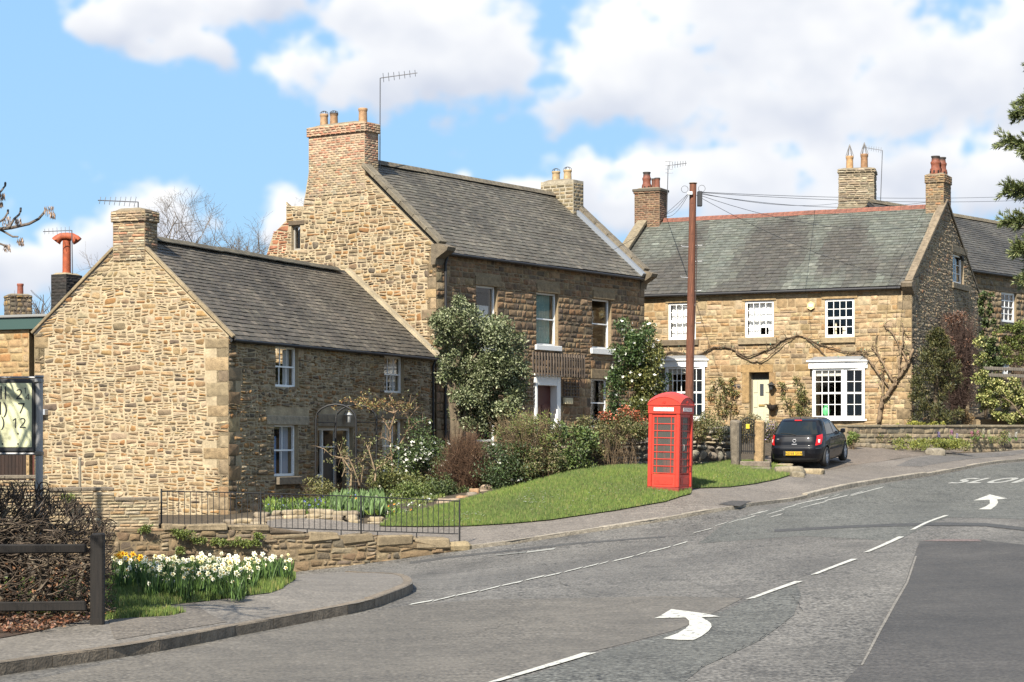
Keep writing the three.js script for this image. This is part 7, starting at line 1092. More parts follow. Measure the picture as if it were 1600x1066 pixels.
{ // low bedding along the edging
  const H = thing('garden_bedding', 'low green bedding plants and tulip leaves along the rockery behind the railing', 'bedding plants'), r = mulberry(714), b = new MB(), fl = new MB(); H.userData.kind = 'stuff';
  for (let k = 0; k < 1500; k++) { const px = lerp(415, 650, Math.pow(r(), .85)), back = r(), d = 52.3 + back * 4.6, q = P(px, lerp(806, 786, back) + (px > 600 ? 6 : 0), d), tul = px > 520 && px < 600 && r() < .5, h = tul ? .2 + .28 * r() : .08 + .16 * r(), c = jit(tul ? [.13, .2, .07] : pick([[[.09, .15, .025], 3], [[.15, .2, .035], 2], [[.06, .09, .03], 2]], r), r, .2); for (let j = 0; j < (tul ? 3 : 6); j++) { const dir = V((r() - .5) * (tul ? .5 : 1.6), 1, (r() - .5) * (tul ? .5 : 1.6)).normalize(); leafAt(b, q.clone().add(V((r() - .5) * .12, 0, (r() - .5) * .12)), dir, rdir(r), h, h * (tul ? .1 : .2), c); } if (r() < .05) { const e = q.clone().add(V(0, h * 1.02, 0)), cc = px < 500 ? [.16, .17, .5] : r() < .25 ? [.75, .28, .03] : px > 560 ? [.7, .62, .5] : [.18, .19, .5]; for (let j = 0; j < 5; j++) leafAt(fl, e, rdir(r).add(V(0, .3, 0)).normalize(), rdir(r), .042, .017, jit(cc, r, .1)); } }
  for (let k = 0; k < 2000; k++) { const px = lerp(585, 750, r()), bk = r(), d = lerp(52.5, 58.3, bk) , q = P(px, lerp(814, 776, bk) - (px - 640) * (.1 + .12 * (1 - bk)) + r() * 4, d); if (bk < (px - 640) / 70) continue; const h = .08 + .15 * r(), c = jit(pick([[[.13, .17, .04], 3], [[.08, .11, .03], 2], [[.17, .18, .06], 1]], r), r, .3); for (let j = 0; j < 5; j++) leafAt(b, q, V((r() - .5) * 1.4, 1, (r() - .5) * 1.4).normalize(), rdir(r), h, h * .22, c); if (r() < .06) for (let j = 0; j < 5; j++) leafAt(fl, q.clone().add(V(0, h, 0)), rdir(r), V(0, 1, 0), .05, .02, [.75, .74, .68]); }
  b.build('leaves', M.leaf, H); fl.build('flowers', M.petal, H);
}
{ // rose arch over the path
  const d = 60.2, q = P(530, 770, d), H = thing('rose_arch', 'black metal garden arch over the cottage path, draped with bare climbers', 'arch', [q.x, q.y - .1, q.z]), L = (px, py, dz) => P(px, py, d).sub(H.position).add(V(0, 0, dz)), c = [.012, .012, .013], r = mulberry(715);
  for (const [dz, x0, x1, sh] of [[0, 493, 556, 0], [-.9, 520, 585, 0]]) { const pts = [L(x0, 768, dz), L(x0, 700, dz), L(x0, 655, dz)]; for (let k = 1; k < 8; k++) { const a = Math.PI * (1 - k / 8); pts.push(L((x0 + x1) / 2 + Math.cos(a) * (x1 - x0) / 2, 655 - Math.sin(a) * 23, dz)); } pts.push(L(x1, 655, dz), L(x1, 700, dz), L(x1, 768, dz)); new MB().tube(pts, .034, 6, c).build('hoop', M.iron, H); }
  for (const [x, y] of [[493, 660], [493, 700], [556, 660], [556, 683], [556, 705], [524, 632]]) new MB().tube([L(x, y, 0), L(x + 28, y, -.9)], .014, 5, c).build('crossbar', M.iron, H);
  const b = new MB(), cl = []; for (let k = 0; k < 46; k++) { const t = r(), px = lerp(515, 645, t), py = 628 + 14 * Math.abs(t - .4) + (r() - .5) * 16, p = L(px, py, -.5 * r()), pts = [p]; for (let j = 1; j < 4; j++) pts.push(pts[j - 1].clone().add(V((r() - .4) * .3, (r() - .5) * .16, (r() - .5) * .2))); b.tube(pts, .008, 3, jit([.26, .16, .09], r, .25), false); cl.push([pts[2].x, pts[2].y, pts[2].z, .09]); } b.build('climbing_stems', M.bark, H).userData.kind = 'stuff'; foliage(cl, 700, .06, [[[.3, .16, .06], 2], [[.2, .18, .06], 3], [[.25, .22, .08], 2]], r).build('young_leaves', M.leaf, H).userData.kind = 'stuff';
}
// by the wide house
{ const d = 78.2, H = plant('clipped_conifer', 'large dark domed conifer at the gable corner of the wide house', 'conifer', 1463, d, 668), r = mulberry(716), cl = [], h = m2(152, d); for (let k = 0; k < 120; k++) { const t = r(), a = r() * 6.283, R = m2(40, d) * Math.pow(Math.sin(Math.PI * (.12 + .84 * (1 - t) * .62)), .8) * (t > .8 ? (1 - t) * 4 + .15 : 1), s = Math.sqrt(r()); cl.push([Math.cos(a) * R * s, t * h, Math.sin(a) * R * s, m2(9, d)]); } foliage(cl, 15000, .1, [[[.05, .055, .014], 4], [[.085, .085, .02], 3], [[.03, .035, .01], 3], [[.12, .1, .03], 1.5]], r, { wide: .14, rise: .8, shell: .5 }).build('foliage', M.leaf, H).userData.kind = 'stuff'; new MB().tube([V(0, -.3, 0), V(0, h * .8, 0)], [.14, .05], 7, bark).build('trunk', M.bark, H); }
{ const d = 82.5, H = plant('purple_climber', 'leafless purplish climber spread over the shaded gable of the wide house', 'climber', 1498, d, 655), r = mulberry(717), b = twigs(r, 320, m2(30, d), m2(170, d), .5, { col: [.14, .09, .075], rad: .014, side: 9, foot: .25 }); b.build('bare_twigs', M.bark, H).userData.kind = 'stuff'; const cl = []; for (const [px, py, R] of [[1495, 505, 22], [1478, 530, 20], [1510, 530, 20], [1500, 560, 20], [1485, 500, 14]]) for (let k = 0; k < 5; k++) cl.push([m2(px - 1498 + (r() - .5) * R, d), P(1498, py + (r() - .5) * R, d).y - H.position.y, (r() - .5) * .6, m2(R, d) * .5]); foliage(cl, 3200, .08, [[[.14, .075, .05], 3], [[.2, .1, .06], 2], [[.1, .075, .06], 2]], r).build('buds', M.leaf, H).userData.kind = 'stuff'; }
{ const d = 86, H = plant('corner_ivy', 'dark ivy climbing the corner where the rear wing meets the gable', 'ivy', 1541, d, 640), r = mulberry(718), cl = []; for (const [px, py, R] of [[1538, 470, 9], [1540, 490, 11], [1543, 520, 14], [1546, 550, 16], [1540, 580, 16], [1552, 580, 14], [1545, 610, 18]]) for (let k = 0; k < 12; k++) cl.push([m2(px - 1541 + (r() - .5) * R * 2, d), P(1541, py + (r() - .5) * R * 3, d).y - H.position.y, (r() - .3) * .6, m2(R, d) * (.2 + .25 * r())]); foliage(cl, 9000, .085, [[[.05, .075, .02], 4], [[.085, .11, .03], 3], [[.03, .045, .012], 2]], r, { wide: .36, shell: .4 }).build('foliage', M.leaf, H).userData.kind = 'stuff'; new MB().tube([V(0, -.5, 0), V(-.05, 2, .1), V(-.08, 5, .05)], [.08, .05, .03], 5, bark).build('stem', M.bark, H); }
{ const d = 80.5, H = plant('variegated_ivy_hedge', 'yellow green variegated ivy tumbling over a low wall at the right edge', 'hedge', 1570, d, 665), r = mulberry(719), cl = []; for (const [px, py, R] of [[1532, 560, 9], [1532, 590, 10], [1540, 615, 14], [1560, 615, 16], [1585, 612, 16], [1610, 612, 18], [1545, 640, 14], [1568, 645, 14], [1590, 640, 16], [1615, 645, 16], [1530, 535, 7], [1640, 620, 20]]) for (let k = 0; k < 12; k++) cl.push([m2(px - 1570 + (r() - .5) * R * 2, d), P(1570, py + (r() - .5) * R * 2.2, d).y - H.position.y, (r() - .3) * .8, m2(R, d) * (.22 + .28 * r())]); foliage(cl, 13000, .085, [[[.3, .3, .1], 4], [[.14, .17, .04], 3], [[.4, .37, .16], 2], [[.07, .09, .025], 2]], r, { wide: .38, shell: .4 }).build('foliage', M.leaf, H).userData.kind = 'stuff'; new MB().box(m2(-40, d), -.6, -1, m2(90, d), P(1570, 655, d).y - H.position.y, -.5, [.36, .28, .18]).build('supporting_bank', M.mortar, H); new MB().tube([V(-.5, 1.3, .5), V(.1, .9, .6), V(.6, .3, .6)], .03, 5, [.26, .2, .13]).build('stem', M.bark, H); }
{ const d = 87.5, H = plant('green_bush', 'bright green bush under the far right window of the rear wing', 'bush', 1590, d, 600), r = mulberry(720), cl = []; for (const [px, py, R] of [[1570, 520, 12], [1585, 525, 16], [1600, 520, 18], [1580, 550, 16], [1610, 545, 22]]) for (let k = 0; k < 12; k++) cl.push([m2(px - 1590 + (r() - .5) * R * 1.9, d), P(1590, py + (r() - .5) * R * 1.9, d).y - H.position.y, (r() - .5) * .9, m2(R, d) * (.22 + .28 * r())]); foliage(cl, 8000, .08, [[[.12, .15, .03], 4], [[.17, .2, .045], 3], [[.06, .08, .02], 3]], r, { shell: .4 }).build('foliage', M.leaf, H).userData.kind = 'stuff'; twigs(r, 60, m2(22, d), m2(70, d), .5, { col: [.2, .14, .1], rad: .012 }).build('stems', M.bark, H).userData.kind = 'stuff'; }
{ const a = P(1537, 580, 81.5), b = P(1640, 582, 84), H = thing('garden_rail_fence', 'short grey timber rail fence above the variegated ivy', 'fence', [a.x, a.y - 1, a.z], Math.atan2(-(b.z - a.z), b.x - a.x)), L = Math.hypot(b.x - a.x, b.z - a.z), c = [.36, .32, .27]; for (const y of [.78, 1.05]) new MB().cbox(0, y, -.02, L, y + .13, .03, c, .01).build('rail', M.wood, H); for (let k = 0; k < 3; k++) new MB().cbox(.5 + k * 1.1, 0, -.1, .62 + k * 1.1, 1.2, -.02, c, .01).build('post', M.wood, H); }
function wallClimber(name, label, lines, leafN, col, pal, seed, rad = .03, zoff = .1) { const fr = globalThis.wideFront, r = mulberry(seed), b = new MB(), cl = [], H = globalThis.wideHouse, p0 = V(...fr.hit(...lines[0][1]), zoff).applyMatrix4(H.matrixWorld), T = thing(name, label, 'climber', p0.toArray()); for (const [w, ...pts] of lines) { const p3 = pts.map(([x, y], k) => V(...fr.hit(x, y), zoff + .03 * Math.sin(k * 2 + x)).applyMatrix4(H.matrixWorld).sub(T.position)); const cv = new THREE.CatmullRomCurve3(p3), n = p3.length * 4, q = cv.getPoints(n).map((s) => s.add(V((r() - .5) * .05, (r() - .5) * .05, 0))); b.tube(q, q.map((s, k) => rad * w * (1 - .5 * k / n)), 5, jit(col, r, .15)); for (let k = 1; k < n; k++) if (r() < .75) { const e = rdir(r).add(V(0, .4, .2)).normalize(), L = .12 + .32 * r(); b.tube([q[k], q[k].clone().addScaledVector(e, L * .5).add(V(0, .02, 0)), q[k].clone().addScaledVector(e, L)], [rad * w * .4, rad * w * .3, rad * .12], 3, jit(col, r, .2), false); cl.push([q[k].x + e.x * L * .6, q[k].y + e.y * L * .6, q[k].z + e.z * L * .6 + .05, .12]); } } b.build('stems', M.bark, T); if (leafN) foliage(cl, leafN, .08, pal, r).build('leaves', M.leaf, T).userData.kind = 'stuff'; return T; }
wallClimber('bare_vine', 'bare brown vine stems looping across the golden house front below the upper windows', [[1.1, [1035, 553], [1055, 550], [1082, 556], [1100, 551], [1117, 543], [1140, 544], [1155, 552], [1168, 557], [1190, 551], [1210, 541], [1228, 530], [1245, 525], [1262, 529], [1280, 538], [1300, 543], [1330, 551], [1358, 550]], [.8, [1150, 550], [1172, 564], [1190, 565], [1208, 553], [1225, 538], [1243, 526]], [.7, [1255, 526], [1275, 539], [1295, 560], [1312, 563], [1330, 553], [1345, 548], [1360, 553]], [.6, [1082, 556], [1070, 552], [1058, 550]]], 130, [.16, .115, .075], [[[.1, .2, .14], 1], [[.2, .2, .08], 2]], 721, .035, .07);
wallClimber('wisteria_trunk', 'bare pale trunked climber fanning up the right corner of the golden house', [[2.0, [1374, 662], [1380, 630], [1394, 608], [1406, 590], [1420, 568], [1430, 545]], [1.3, [1378, 640], [1382, 610], [1380, 580]], [1.1, [1400, 600], [1386, 578], [1376, 558], [1362, 540]], [1.0, [1406, 588], [1408, 560], [1412, 535], [1412, 505]], [.8, [1394, 608], [1370, 578], [1356, 558], [1345, 548]], [.8, [1420, 566], [1410, 548], [1395, 520], [1380, 505]], [.6, [1376, 560], [1370, 540], [1372, 520]]], 60, [.30, .22, .145], [[[.2, .2, .08], 2]], 722, .05, .12);
wallClimber('left_climbing_rose', 'thin leafy climbing rose on the wall left of the oval plaque', [[.8, [1136, 655], [1134, 630], [1130, 605], [1122, 595]], [.8, [1142, 655], [1144, 625], [1146, 600], [1143, 590]], [.7, [1125, 655], [1121, 625], [1114, 605]]], 1300, [.2, .15, .08], [[[.17, .16, .05], 3], [[.1, .11, .035], 3], [[.3, .17, .06], 1]], 723, .02);
wallClimber('right_climbing_rose', 'thin leafy climbing rose on the wall between the door lantern and the right bay window', [[.8, [1252, 655], [1250, 635], [1253, 610], [1252, 595]], [.8, [1258, 655], [1257, 632], [1260, 615]], [.7, [1242, 655], [1232, 630], [1224, 612], [1221, 600]]], 1100, [.2, .15, .08], [[[.17, .16, .05], 3], [[.1, .11, .035], 3], [[.08, .1, .03], 1]], 724, .02);
for (const [name, label, px, d, yb, w, h, n, pal, seed] of [
  ['gate_shrub', 'brownish rounded shrub behind the iron garden gate', 1166, 64.5, 690, 26, 42, 3400, [[[.16, .13, .055], 3], [[.1, .1, .035], 2], [[.2, .14, .07], 2]], 731], ['front_garden_shrub', 'straggly olive shrub in the front garden between phone box and gate post', 1118, 64, 690, 34, 40, 3600, [[[.14, .14, .045], 3], [[.09, .1, .03], 3], [[.22, .17, .08], 1.5]], 732],
  ['lavender_clump', 'low greyish clump with pale lilac flowers left of the car roof', 1203, 66, 690, 16, 38, 1500, [[[.17, .16, .09], 3], [[.12, .13, .05], 2], [[.3, .24, .4], 1]], 733], ['phone_box_shrub', 'low russet shrub over the rubble wall right behind the phone box', 1092, 62.5, 690, 16, 28, 1700, [[[.14, .11, .04], 3], [[.09, .1, .03], 2]], 734],
  ['low_dark_shrub', 'low dark leafy shrub at the foot of the russet twiggy bush', 700, 57.6, 786, 34, 36, 3600, [[[.05, .075, .02], 4], [[.085, .11, .03], 3], [[.03, .045, .014], 2]], 738], ['green_border_plant', 'bushy mid green border plant below the white flowered shrub', 652, 57.4, 792, 36, 34, 3600, [[[.1, .14, .03], 4], [[.15, .18, .045], 2], [[.06, .085, .02], 3]], 739], ['rambling_border_shrub', 'rambling brown and green shrub filling the gap left of the ivy mound', 850, 58.4, 757, 34, 62, 4200, [[[.1, .12, .03], 3], [[.16, .13, .06], 3], [[.05, .07, .02], 3]], 740],
  ['bed_plant_under_bay', 'small green plant in the bed against the low wall beside the car', 1333, 69.3, 700, 9, 24, 900, [[[.1, .15, .03], 3], [[.16, .19, .04], 2]], 735], ['yellow_edge_plants', 'yellow flowering low plants along the garden wall top before the dark conifer', 1440, 76, 668, 38, 8, 1700, [[[.3, .28, .04], 3], [[.16, .18, .04], 3]], 736],
  ['dry_grass_tuft', 'tawny dry grass tuft at the foot of the gable window', 1510, 79.5, 668, 12, 28, 900, [[[.28, .19, .09], 3], [[.2, .13, .06], 2]], 737]]) {
  const H = plant(name, label, 'plant', px, d, yb), r = mulberry(seed), cl = clumpsIn(r, 22, m2(w, d), m2(h / 2, d), Math.min(.8, m2(w, d)), m2(Math.min(w, h) * .34, d)); foliage(cl, n, .06, pal, r, { rise: .5, flat: 1 }).build('foliage', M.leaf, H).userData.kind = 'stuff'; twigs(r, 30, m2(w, d), m2(h, d), .4, { col: [.2, .14, .08], rad: .007, foot: .6 }).build('stems', M.bark, H).userData.kind = 'stuff';
}
{ // mat plants in the bed by the drive
  const H = thing('heather_mat', 'low spreading green gold mat of plants in the bed by the drive', 'ground cover plant', [...P(1450, 700, 70.3).toArray()]), r = mulberry(741), cl = []; for (let k = 0; k < 40; k++) { const px = lerp(1405, 1512, r()), q = P(px, lerp(690, 700, r()), 69.8 + r() * 2).sub(H.position); cl.push([q.x, q.y, q.z, .16 + .1 * r()]); } foliage(cl, 6500, .055, [[[.15, .17, .03], 4], [[.21, .21, .04], 3], [[.08, .1, .02], 2]], r, { flat: .55, rise: .7, shell: .5 }).build('foliage', M.leaf, H).userData.kind = 'stuff';
  const G2 = thing('bed_ground_cover', 'mixed small green plants between the drive edging and the low wall', 'ground cover plant', [...P(1380, 697, 70.5).toArray()]), c2 = []; for (let k = 0; k < 30; k++) { const px = k < 15 ? lerp(1360, 1420, r()) : lerp(1505, 1600, r()), q = P(px, lerp(683, 695, r()) - (px > 1500 ? 5 : 0), 71 + r() * 2 + (px > 1500 ? 3 : 0)).sub(G2.position); c2.push([q.x, q.y, q.z, .12 + .1 * r()]); } foliage(c2, 3600, .06, [[[.13, .16, .04], 4], [[.2, .18, .06], 2], [[.3, .2, .1], .6], [[.07, .09, .03], 2]], r, { rise: .7 }).build('foliage', M.leaf, G2).userData.kind = 'stuff';
  [[1467, 683, [.35, .3, .6], 'lilac hyacinth left of the pink ones by the low wall'], [1487, 680, [.62, .3, .55], 'tallest mauve hyacinth in front of the low wall'], [1496, 686, [.4, .36, .62], 'small blue lilac hyacinth next to the tallest mauve one'], [1519, 682, [.72, .36, .46], 'left pink hyacinth of the pair before the low wall'], [1528, 681, [.74, .4, .5], 'right pink hyacinth of the pair before the low wall'], [1537, 678, [.78, .76, .62], 'tall cream hyacinth right of the pink pair'], [1546, 681, [.76, .74, .55], 'pale yellow white hyacinth beside the tall cream one'], [1578, 684, [.75, .72, .66], 'white hyacinth of the far right pair by the low wall'], [1588, 683, [.78, .78, .74], 'rightmost white hyacinth before the low wall']].forEach(([px, py, col, label], k) => { const d = 73 + k * .25, q = P(px, py + 7, d), T = thing('hyacinth', label, 'flower', q.toArray()), rr = mulberry(750 + k), b = new MB(), g = new MB(); for (let j = 0; j < 60; j++) { const a = rr() * 6.283, y = .14 + rr() * .2, R = .055 * (1 - (y - .14) * 2.4); leafAt(b, V(Math.cos(a) * R * .5, y, Math.sin(a) * R * .5), V(Math.cos(a), .4, Math.sin(a)).normalize(), V(0, 1, 0), .045, .016, jit(col, rr, .12)); } for (let j = 0; j < 6; j++) leafAt(g, V(0, 0, 0), V(Math.cos(j) * .5, 1, Math.sin(j) * .5).normalize(), rdir(rr), .2, .016, [.1, .18, .04]); b.build('flower_spike', M.petal, T); g.build('leaves', M.leaf, T); });
}
{ // clumps rooted in the retaining wall
  const r = mulberry(760); for (const [px, py, w, label] of [[282, 834, 16, 'green tuft growing high in the retaining wall, left of the others'], [310, 845, 10, 'first green tuft of the lower row in the retaining wall'], [340, 846, 12, 'second green tuft of the lower row in the retaining wall'], [372, 847, 13, 'third green tuft of the lower row in the retaining wall'], [395, 848, 9, 'last small green tuft of the lower row in the retaining wall'], [281, 860, 6, 'lone green tuft low in the retaining wall above the daffodils'], [403, 838, 6, 'tiny green tuft under the railing foot'], [226, 826, 9, 'weed tuft at the foot of the pale brick wall'], [111, 779, 12, 'thin weeds hanging from the pale brick wall top']]) { const q = V(...railFrame.hit(px, py), .1).applyMatrix4(railWall.matrixWorld), T = thing('wall_tuft', label, 'wall plant', q.toArray()), cl = []; for (let k = 0; k < 8; k++) cl.push([(r() - .5) * m2(w * 2, 45), (r() - .5) * .1, r() * .08, m2(w * .45, 45)]); foliage(cl, w * 45, .045, [[[.11, .15, .03], 3], [[.17, .2, .04], 2], [[.07, .09, .02], 2]], r, { flat: .7 }).build('foliage', M.leaf, T).userData.kind = 'stuff'; }
}
// daffodils on the bank
function daffodil(b, g, p, h, col, cup, r, s = .05) {
  const lean = V((r() - .5) * .25, 1, (r() - .5) * .25).normalize(), t = p.clone().addScaledVector(lean, h), f = V((r() - .35) * 1.1, .15 + .3 * r(), .7 + .5 * r()).normalize();
  g.tube([p, p.clone().addScaledVector(lean, h * .6), t], .0045, 3, [.09, .17, .04], false);
  const q = new THREE.Quaternion().setFromUnitVectors(V(0, 0, 1), f); for (let k = 0; k < 6; k++) { const a = k * 1.047 + r() * .3, dd = V(Math.cos(a), Math.sin(a), .12).applyQuaternion(q).normalize(); leafAt(b, t, dd, f, s * (.9 + .25 * r()), s * .36, jit(col, r, .05)); }
  const R = s * .3, ring = []; for (let k = 0; k < 6; k++) { const a = k * 1.047, u = V(Math.cos(a) * R, Math.sin(a) * R, 0).applyQuaternion(q), e = u.clone().multiplyScalar(1.25).addScaledVector(f, s * .55); ring.push([b.v(t.x + u.x, t.y + u.y, t.z + u.z, 0, 0, cup), b.v(t.x + e.x, t.y + e.y, t.z + e.z, 0, 0, cup)]); } for (let k = 0; k < 6; k++) { const [a, c] = ring[k], [d, e] = ring[(k + 1) % 6]; b.tri(a, d, e); b.tri(a, e, c); }
}
{
  const r = mulberry(770), H = thing('white_daffodils', 'drift of white and cream daffodils on the grass bank by the pavement', 'daffodils'), b = new MB(), g = new MB(), H2 = thing('orange_daffodils', 'few orange yellow daffodils at the left end of the white drift', 'daffodils'), b2 = new MB(), g2 = new MB(); H.userData.kind = H2.userData.kind = 'stuff';
  const blades = (q, n, gg) => { for (let k = 0; k < n; k++) { const d0 = V((r() - .5) * .55, 1, (r() - .5) * .55).normalize(), L = .12 + .27 * r(); leafAt(gg, q.clone().add(V((r() - .5) * .12, 0, (r() - .5) * .12)), d0, rdir(r), L, .011, jit(pick([[[.07, .13, .028], 3], [[.11, .18, .04], 2], [[.04, .08, .02], 2]], r), r, .2)); } };
  const groups = [[300, 906, 22, 1], [250, 903, 20, 1], [210, 900, 16, 1], [340, 900, 22, 1], [380, 897, 18, 1], [330, 918, 18, 1], [375, 908, 16, 1], [290, 925, 8, .35], [260, 918, 12, .7], [235, 920, 8, .5], [365, 925, 10, .5], [195, 906, 12, .9], [430, 893, 12, .8], [446, 894, 6, .8], [410, 896, 10, .8], [320, 893, 20, 1], [270, 897, 18, 1]];
  for (const [px, py, w, den] of groups) for (let k = 0; k < w * 2.6; k++) { const [x, dd] = gp(px + (r() - .5) * w * 2.6, py + 8 + (r() - .5) * 14, .17), p = V(x, gy(x, dd, .16), -dd); blades(p, 9, g); if (r() < den * .5) daffodil(b, g, p, .17 + .25 * r(), pick([[[.78, .76, .56], 4], [[.8, .78, .66], 3], [[.76, .69, .34], 1.6]], r), r() < .65 ? [.82, .75, .4] : [.8, .55, .08], r, .036 + .012 * r()); }
  for (let k = 0; k < 17; k++) { const [x, dd] = gp(180 + r() * 46, 904 + r() * 8, .17), p = V(x, gy(x, dd, .16), -dd); blades(p, 6, g2); daffodil(b2, g2, p, .36 + .08 * r(), [.82, .5, .03], [.8, .32, .01], r, .05); }
  b.build('flowers', M.petal, H); g.build('leaves', M.leaf, H); b2.build('flowers', M.petal, H2); g2.build('leaves', M.leaf, H2);
}
// grass blades, daisies
function blades(name, label, poly, n, h, off, seed, pal, share) {
  const r = mulberry(seed), xs = poly.map((q) => q[0]), ds = poly.map((q) => q[1]), x0 = Math.min(...xs), x1 = Math.max(...xs), d0 = Math.min(...ds), d1 = Math.max(...ds), T = new MB();
  for (let k = 0; k < 4; k++) { const a = r() * 6.28, s = .35; const w = .14; const cx = (r() - .5) * .6, cz = (r() - .5) * .6; T.v(cx - Math.cos(a) * w * .5, 0, cz - Math.sin(a) * w * .5, 0, 0, [1, 1, 1]); T.v(cx + Math.cos(a) * w * .5, 0, cz + Math.sin(a) * w * .5, 0, 0, [1, 1, 1]); T.v(cx + (r() - .5) * s, 1, cz + (r() - .5) * s, 0, 1, [1, 1, 1]); T.tri(k * 3, k * 3 + 1, k * 3 + 2); }
  const im = new THREE.InstancedMesh(T.geo(), M.leaf, n), m = new THREE.Matrix4(), c = new THREE.Color(); let k = 0, tries = 0;
  while (k < n && tries++ < n * 12) { const x = lerp(x0, x1, r()), d = lerp(d0, d1, r()); const px = 800 + x / d * F; if (px < -60 || px > 1660 || !inside(poly, x, d)) continue; const s = h * (.5 + r()); m.makeRotationY(r() * 6.28).scale(V(s * .9, s, s * .9)).setPosition(x, gy(x, d, off) - .008, -d); im.setMatrixAt(k, m); const q = jit(pick(pal, r), r, .25), z = 1 + .4 * fbm(x * .6, d * .4, 81, 2); im.setColorAt(k, c.setRGB(q[0] * z, q[1] * z, q[2])); k++; }
  im.count = k; im.name = numbered(name); im.castShadow = im.receiveShadow = true; scene.add(im); tag(im, label, 'grass'); im.userData.kind = 'stuff';
}
const lawnPal = [[[.105, .155, .032], 4], [[.15, .2, .042], 3], [[.075, .115, .024], 2], [[.22, .21, .075], 1.2]];
blades('verge_grass', 'mown grass blades on the verge round the phone box', vergeOut, 46000, .07, .11, 801, lawnPal); blades('bank_grass', 'longer grass blades on the bank under the daffodils', bankOut, 24000, .085, .152, 802, lawnPal);
blades('bank_grass', 'ragged tufts of grass in the pavement edge beside the fence post', stripOut, 1500, .07, .148, 803, lawnPal);
{ const r = mulberry(810), b = new MB(), H = thing('daisies', 'scattered tiny white daisies in the mown verge', 'daisies'); H.userData.kind = 'stuff'; for (const [px, py, w, hh, n] of [[740, 806, 18, 3, 26], [830, 783, 22, 6, 40], [880, 786, 50, 14, 30], [720, 815, 30, 3, 10], [980, 765, 60, 20, 50], [1150, 745, 40, 8, 20], [860, 770, 40, 5, 14]]) for (let k = 0; k < n; k++) { const [x, d] = gp(px + (r() - .5) * 2 * w, py + (r() - .5) * 2 * hh, .11), y = gy(x, d, .16); for (let j = 0; j < 6; j++) leafAt(b, V(x, y, -d), V(Math.cos(j), .35, Math.sin(j)).normalize(), V(0, 1, 0), .026, .01, [.8, .8, .76]); } b.build('flowers', M.petal, H); }
// bare hedge behind the timber fence, and fallen leaves
{
  const H = thing('bare_hedge', 'bare woven hedge of grey brown branches behind the timber fence', 'hedge', [P(80, 960, 27).x, P(80, 960, 27).y, -27]), r = mulberry(820), b = new MB(), L = (px, py, d) => P(px, py, d).sub(H.position), thick = new MB();
  const top = (px) => px < 60 ? 775 : px < 120 ? lerp(775, 800, (px - 60) / 60) : lerp(800, 835, (px - 120) / 50);
  for (let k = 0; k < 26; k++) { const px = -160 + r() * 315, d = 27 + r() * .7, p = [L(px, 985, d)]; for (let j = 1; j < 6; j++) p.push(L(px + (r() - .5) * 40 + j * (r() - .4) * 12, lerp(985, top(px) + 20, j / 5), d + (r() - .5) * .4)); thick.tube(p, p.map((q, j) => (.04 + .025 * (k % 3)) * (1 - j / 7)), 7, jit([.2, .165, .12], r, .2)); }
  for (let k = 0; k < 2300; k++) { let px = -170 + r() * 345, t = Math.pow(r(), .8), py = lerp(970, top(px), t), d = 26.75 + r() * 1.0, a = (r() - .5) * 1.5 + (t > .85 ? -1.1 - r() * .6 : -.25), len = 18 + r() * 42; const pts = [[px, py]]; for (let j = 1; j < 6; j++) { a += (r() - .5) * .8; px += Math.cos(a) * len / 5 * (k % 2 ? 1 : 1); py += Math.sin(a) * len / 5; pts.push([px, Math.max(py, top(px) - 14 - r() * 14)]); } if (px > 184 || pts[0][0] > 174) continue; const R = .006 + .012 * r() * r(); b.tube(pts.map(([x, y], j) => L(x, y, d + (r() - .5) * .09)), pts.map((q, j) => R * (1 - j / 7)), 4, jit(pick([[[.12, .09, .065], 3], [[.19, .15, .115], 1.6], [[.065, .047, .035], 3]], r), r, .2), false); }
  thick.build('trunk', M.bark, H); b.build('branches', M.bark, H).userData.kind = 'stuff';
  const lf = new MB(), F2 = thing('fallen_leaves', 'litter of russet dead leaves under the bare hedge', 'leaf litter'); F2.userData.kind = 'stuff';
  for (let k = 0; k < 1900; k++) { const px = -120 + r() * 300, py = 958 + Math.pow(r(), .7) * 32 - (px > 60 ? (px - 60) * .22 : 0), [x, d] = gp(px, py, .15); leafAt(lf, V(x, gy(x, d, .155) + r() * .05, -d), V(r() - .5, .25 * r(), r() - .5).normalize(), rdir(r).add(V(0, 1, 0)).normalize(), .05 + .03 * r(), .018, jit(pick([[[.16, .065, .032], 3], [[.09, .05, .03], 4], [[.22, .13, .07], 1]], r), r, .2)); }
  for (let k = 0; k < 900; k++) { const q = P(-110 + r() * 270, 880 + r() * 80, 26.9 + r() * .8); leafAt(lf, q, rdir(r), rdir(r), .06, .02, jit([.2, .1, .05], r, .25)); }
  lf.build('leaves', M.leaf, F2);
}
